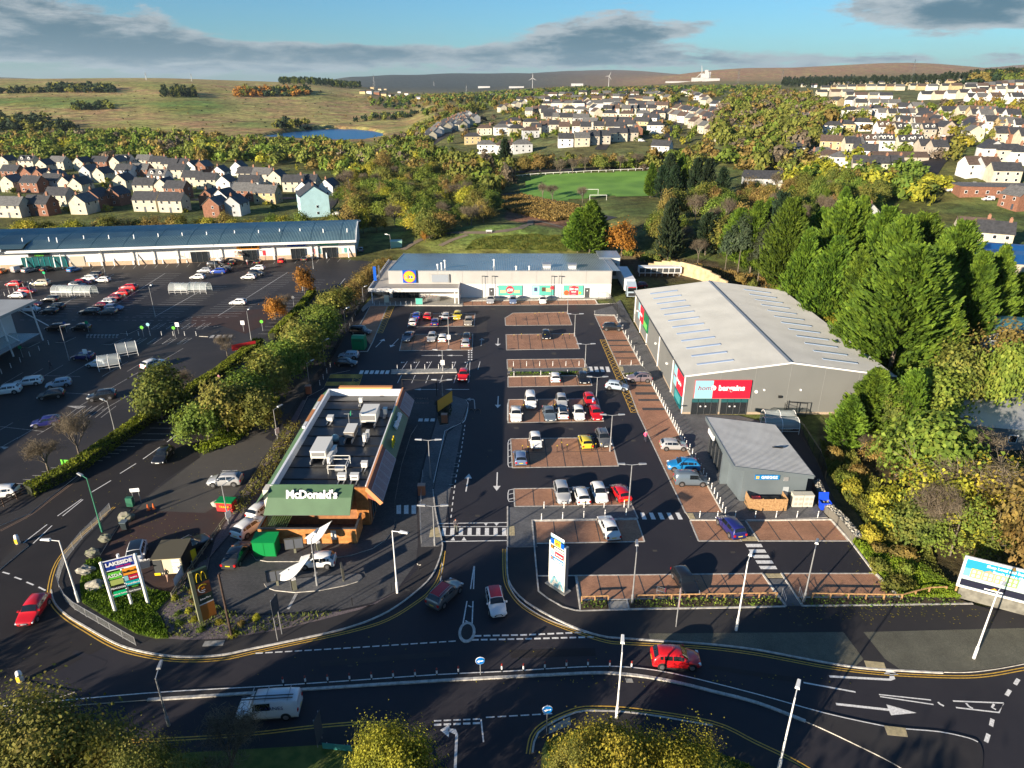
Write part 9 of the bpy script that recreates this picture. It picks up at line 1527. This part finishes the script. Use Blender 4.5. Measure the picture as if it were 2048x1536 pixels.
for i in range(9):
 x,y,z=T(1893-i*1.6,252+i*4.6);o=car('hatch',('white','black','silver','grey','blue')[i%5],1000,900,90,'car parked down the left kerb of the far street, %s from the top'%ORD[i],'cars parked on the far street',full=False);o.location=(x,y,z+.3);o.rotation_euler=(0,0,R(80))
for i in range(8):
 x,y,z=T(1922-i*.5,256+i*6);o=car('hatch',('white','white','silver','grey','white','black')[i%6],1000,900,90,'car parked down the right kerb of the far street, %s from the top'%ORD[i],'cars parked on the far street',full=False);o.location=(x,y,z+.3);o.rotation_euler=(0,0,R(80))
RP=resample([T(u,v)[:2] for u,v in((1000,358),(1060,352),(1150,347),(1300,340))],4);t=thing('field_rail','white post and rail fence along the far side of the football field','fence',(*RP[0],hz(*RP[0])))
_pm=MB().box(-.07,.07,-.07,.07,0,1.1,M['white']).mesh('post')
for a,b in zip(RP,RP[1:]):za,zb=hz(*a),hz(*b);z0=hz(*RP[0]);o=bpy.data.objects.new('post',_pm);link(o,t);o.location=(a[0]-RP[0][0],a[1]-RP[0][1],za-z0);MB().bar((a[0]-RP[0][0],a[1]-RP[0][1],za-z0+1.0),(b[0]-RP[0][0],b[1]-RP[0][1],zb-z0+1.0),.08,.16,M['white']).build('rail',t,org=False)
for u,v,lab in((1180,390,'white goal frame nearer the bare trees'),(1196,402,'second white goal frame half hidden by cypress')):
 x,y,z=T(u,v);t=thing('football_goal',lab,'goal',(x,y,z+.1));MB().bar((-3.6,0,0),(-3.6,0,2.4),.14,.14,M['white']).bar((3.6,0,0),(3.6,0,2.4),.1,.1,M['white']).bar((-3.67,0,2.4),(3.67,0,2.4),.14,.14,M['white']).build('frame',t,org=False)
for k_,c_,u_,v_,a_,l_ in(('van','white',1905,384,175,'white motorhome on the green by the brick building'),('smallvan','white',1975,402,180,'white van before the red brick building'),('hatch','white',1945,372,180,'white car parked on the green'),('smallvan','vanwhite',1994,358,-20,'white van before the tall cream house'),('smallvan','white',1283,284,0,'white van by the brick gable house'),('hatch','black',1834,338,0,'dark car crossing the junction of far street'),('hatch','white',672,432,160,'white car beside the pale blue gable house'),('hatch','silver',702,392,90,'silver car in the estate cul de sac')):
 x,y,z=T(u_,v_);o=car(k_,c_,1000,900,a_,l_,full=False,cat='van' if 'van' in k_ else 'car');o.location=(x,y,z+.2);o.rotation_euler=(0,0,R(a_))
x,y,z=T(978,466);t=thing('park_bench','pale bench beside the path on the grassy mound','bench',(x,y,z));MB().box(-1,1,-.25,.25,.42,.5,FW).build('seat',t,org=False);MB().box(-1,1,.25,.31,.5,.95,FW).build('backrest',t,org=False)
for s_ in(-.8,.8):MB().box(s_-.05,s_+.05,-.2,.2,-.2,.42,M['galv']).build('leg',t,org=False)
hzm=bpy.data.materials.new('haze air');hzm.use_nodes=True;_n=hzm.node_tree;_n.nodes.clear();_o=_n.nodes.new('ShaderNodeOutputMaterial');_v=_n.nodes.new('ShaderNodeVolumePrincipled');_v.inputs['Color'].default_value=(.62,.76,.92,1);_v.inputs['Density'].default_value=3.2e-5;_v.inputs['Anisotropy'].default_value=.2;_n.links.new(_v.outputs[0],_o.inputs['Volume'])
MB().box(-17000,17000,-17000,17000,-6,330,hzm).build('haze',kind='stuff')
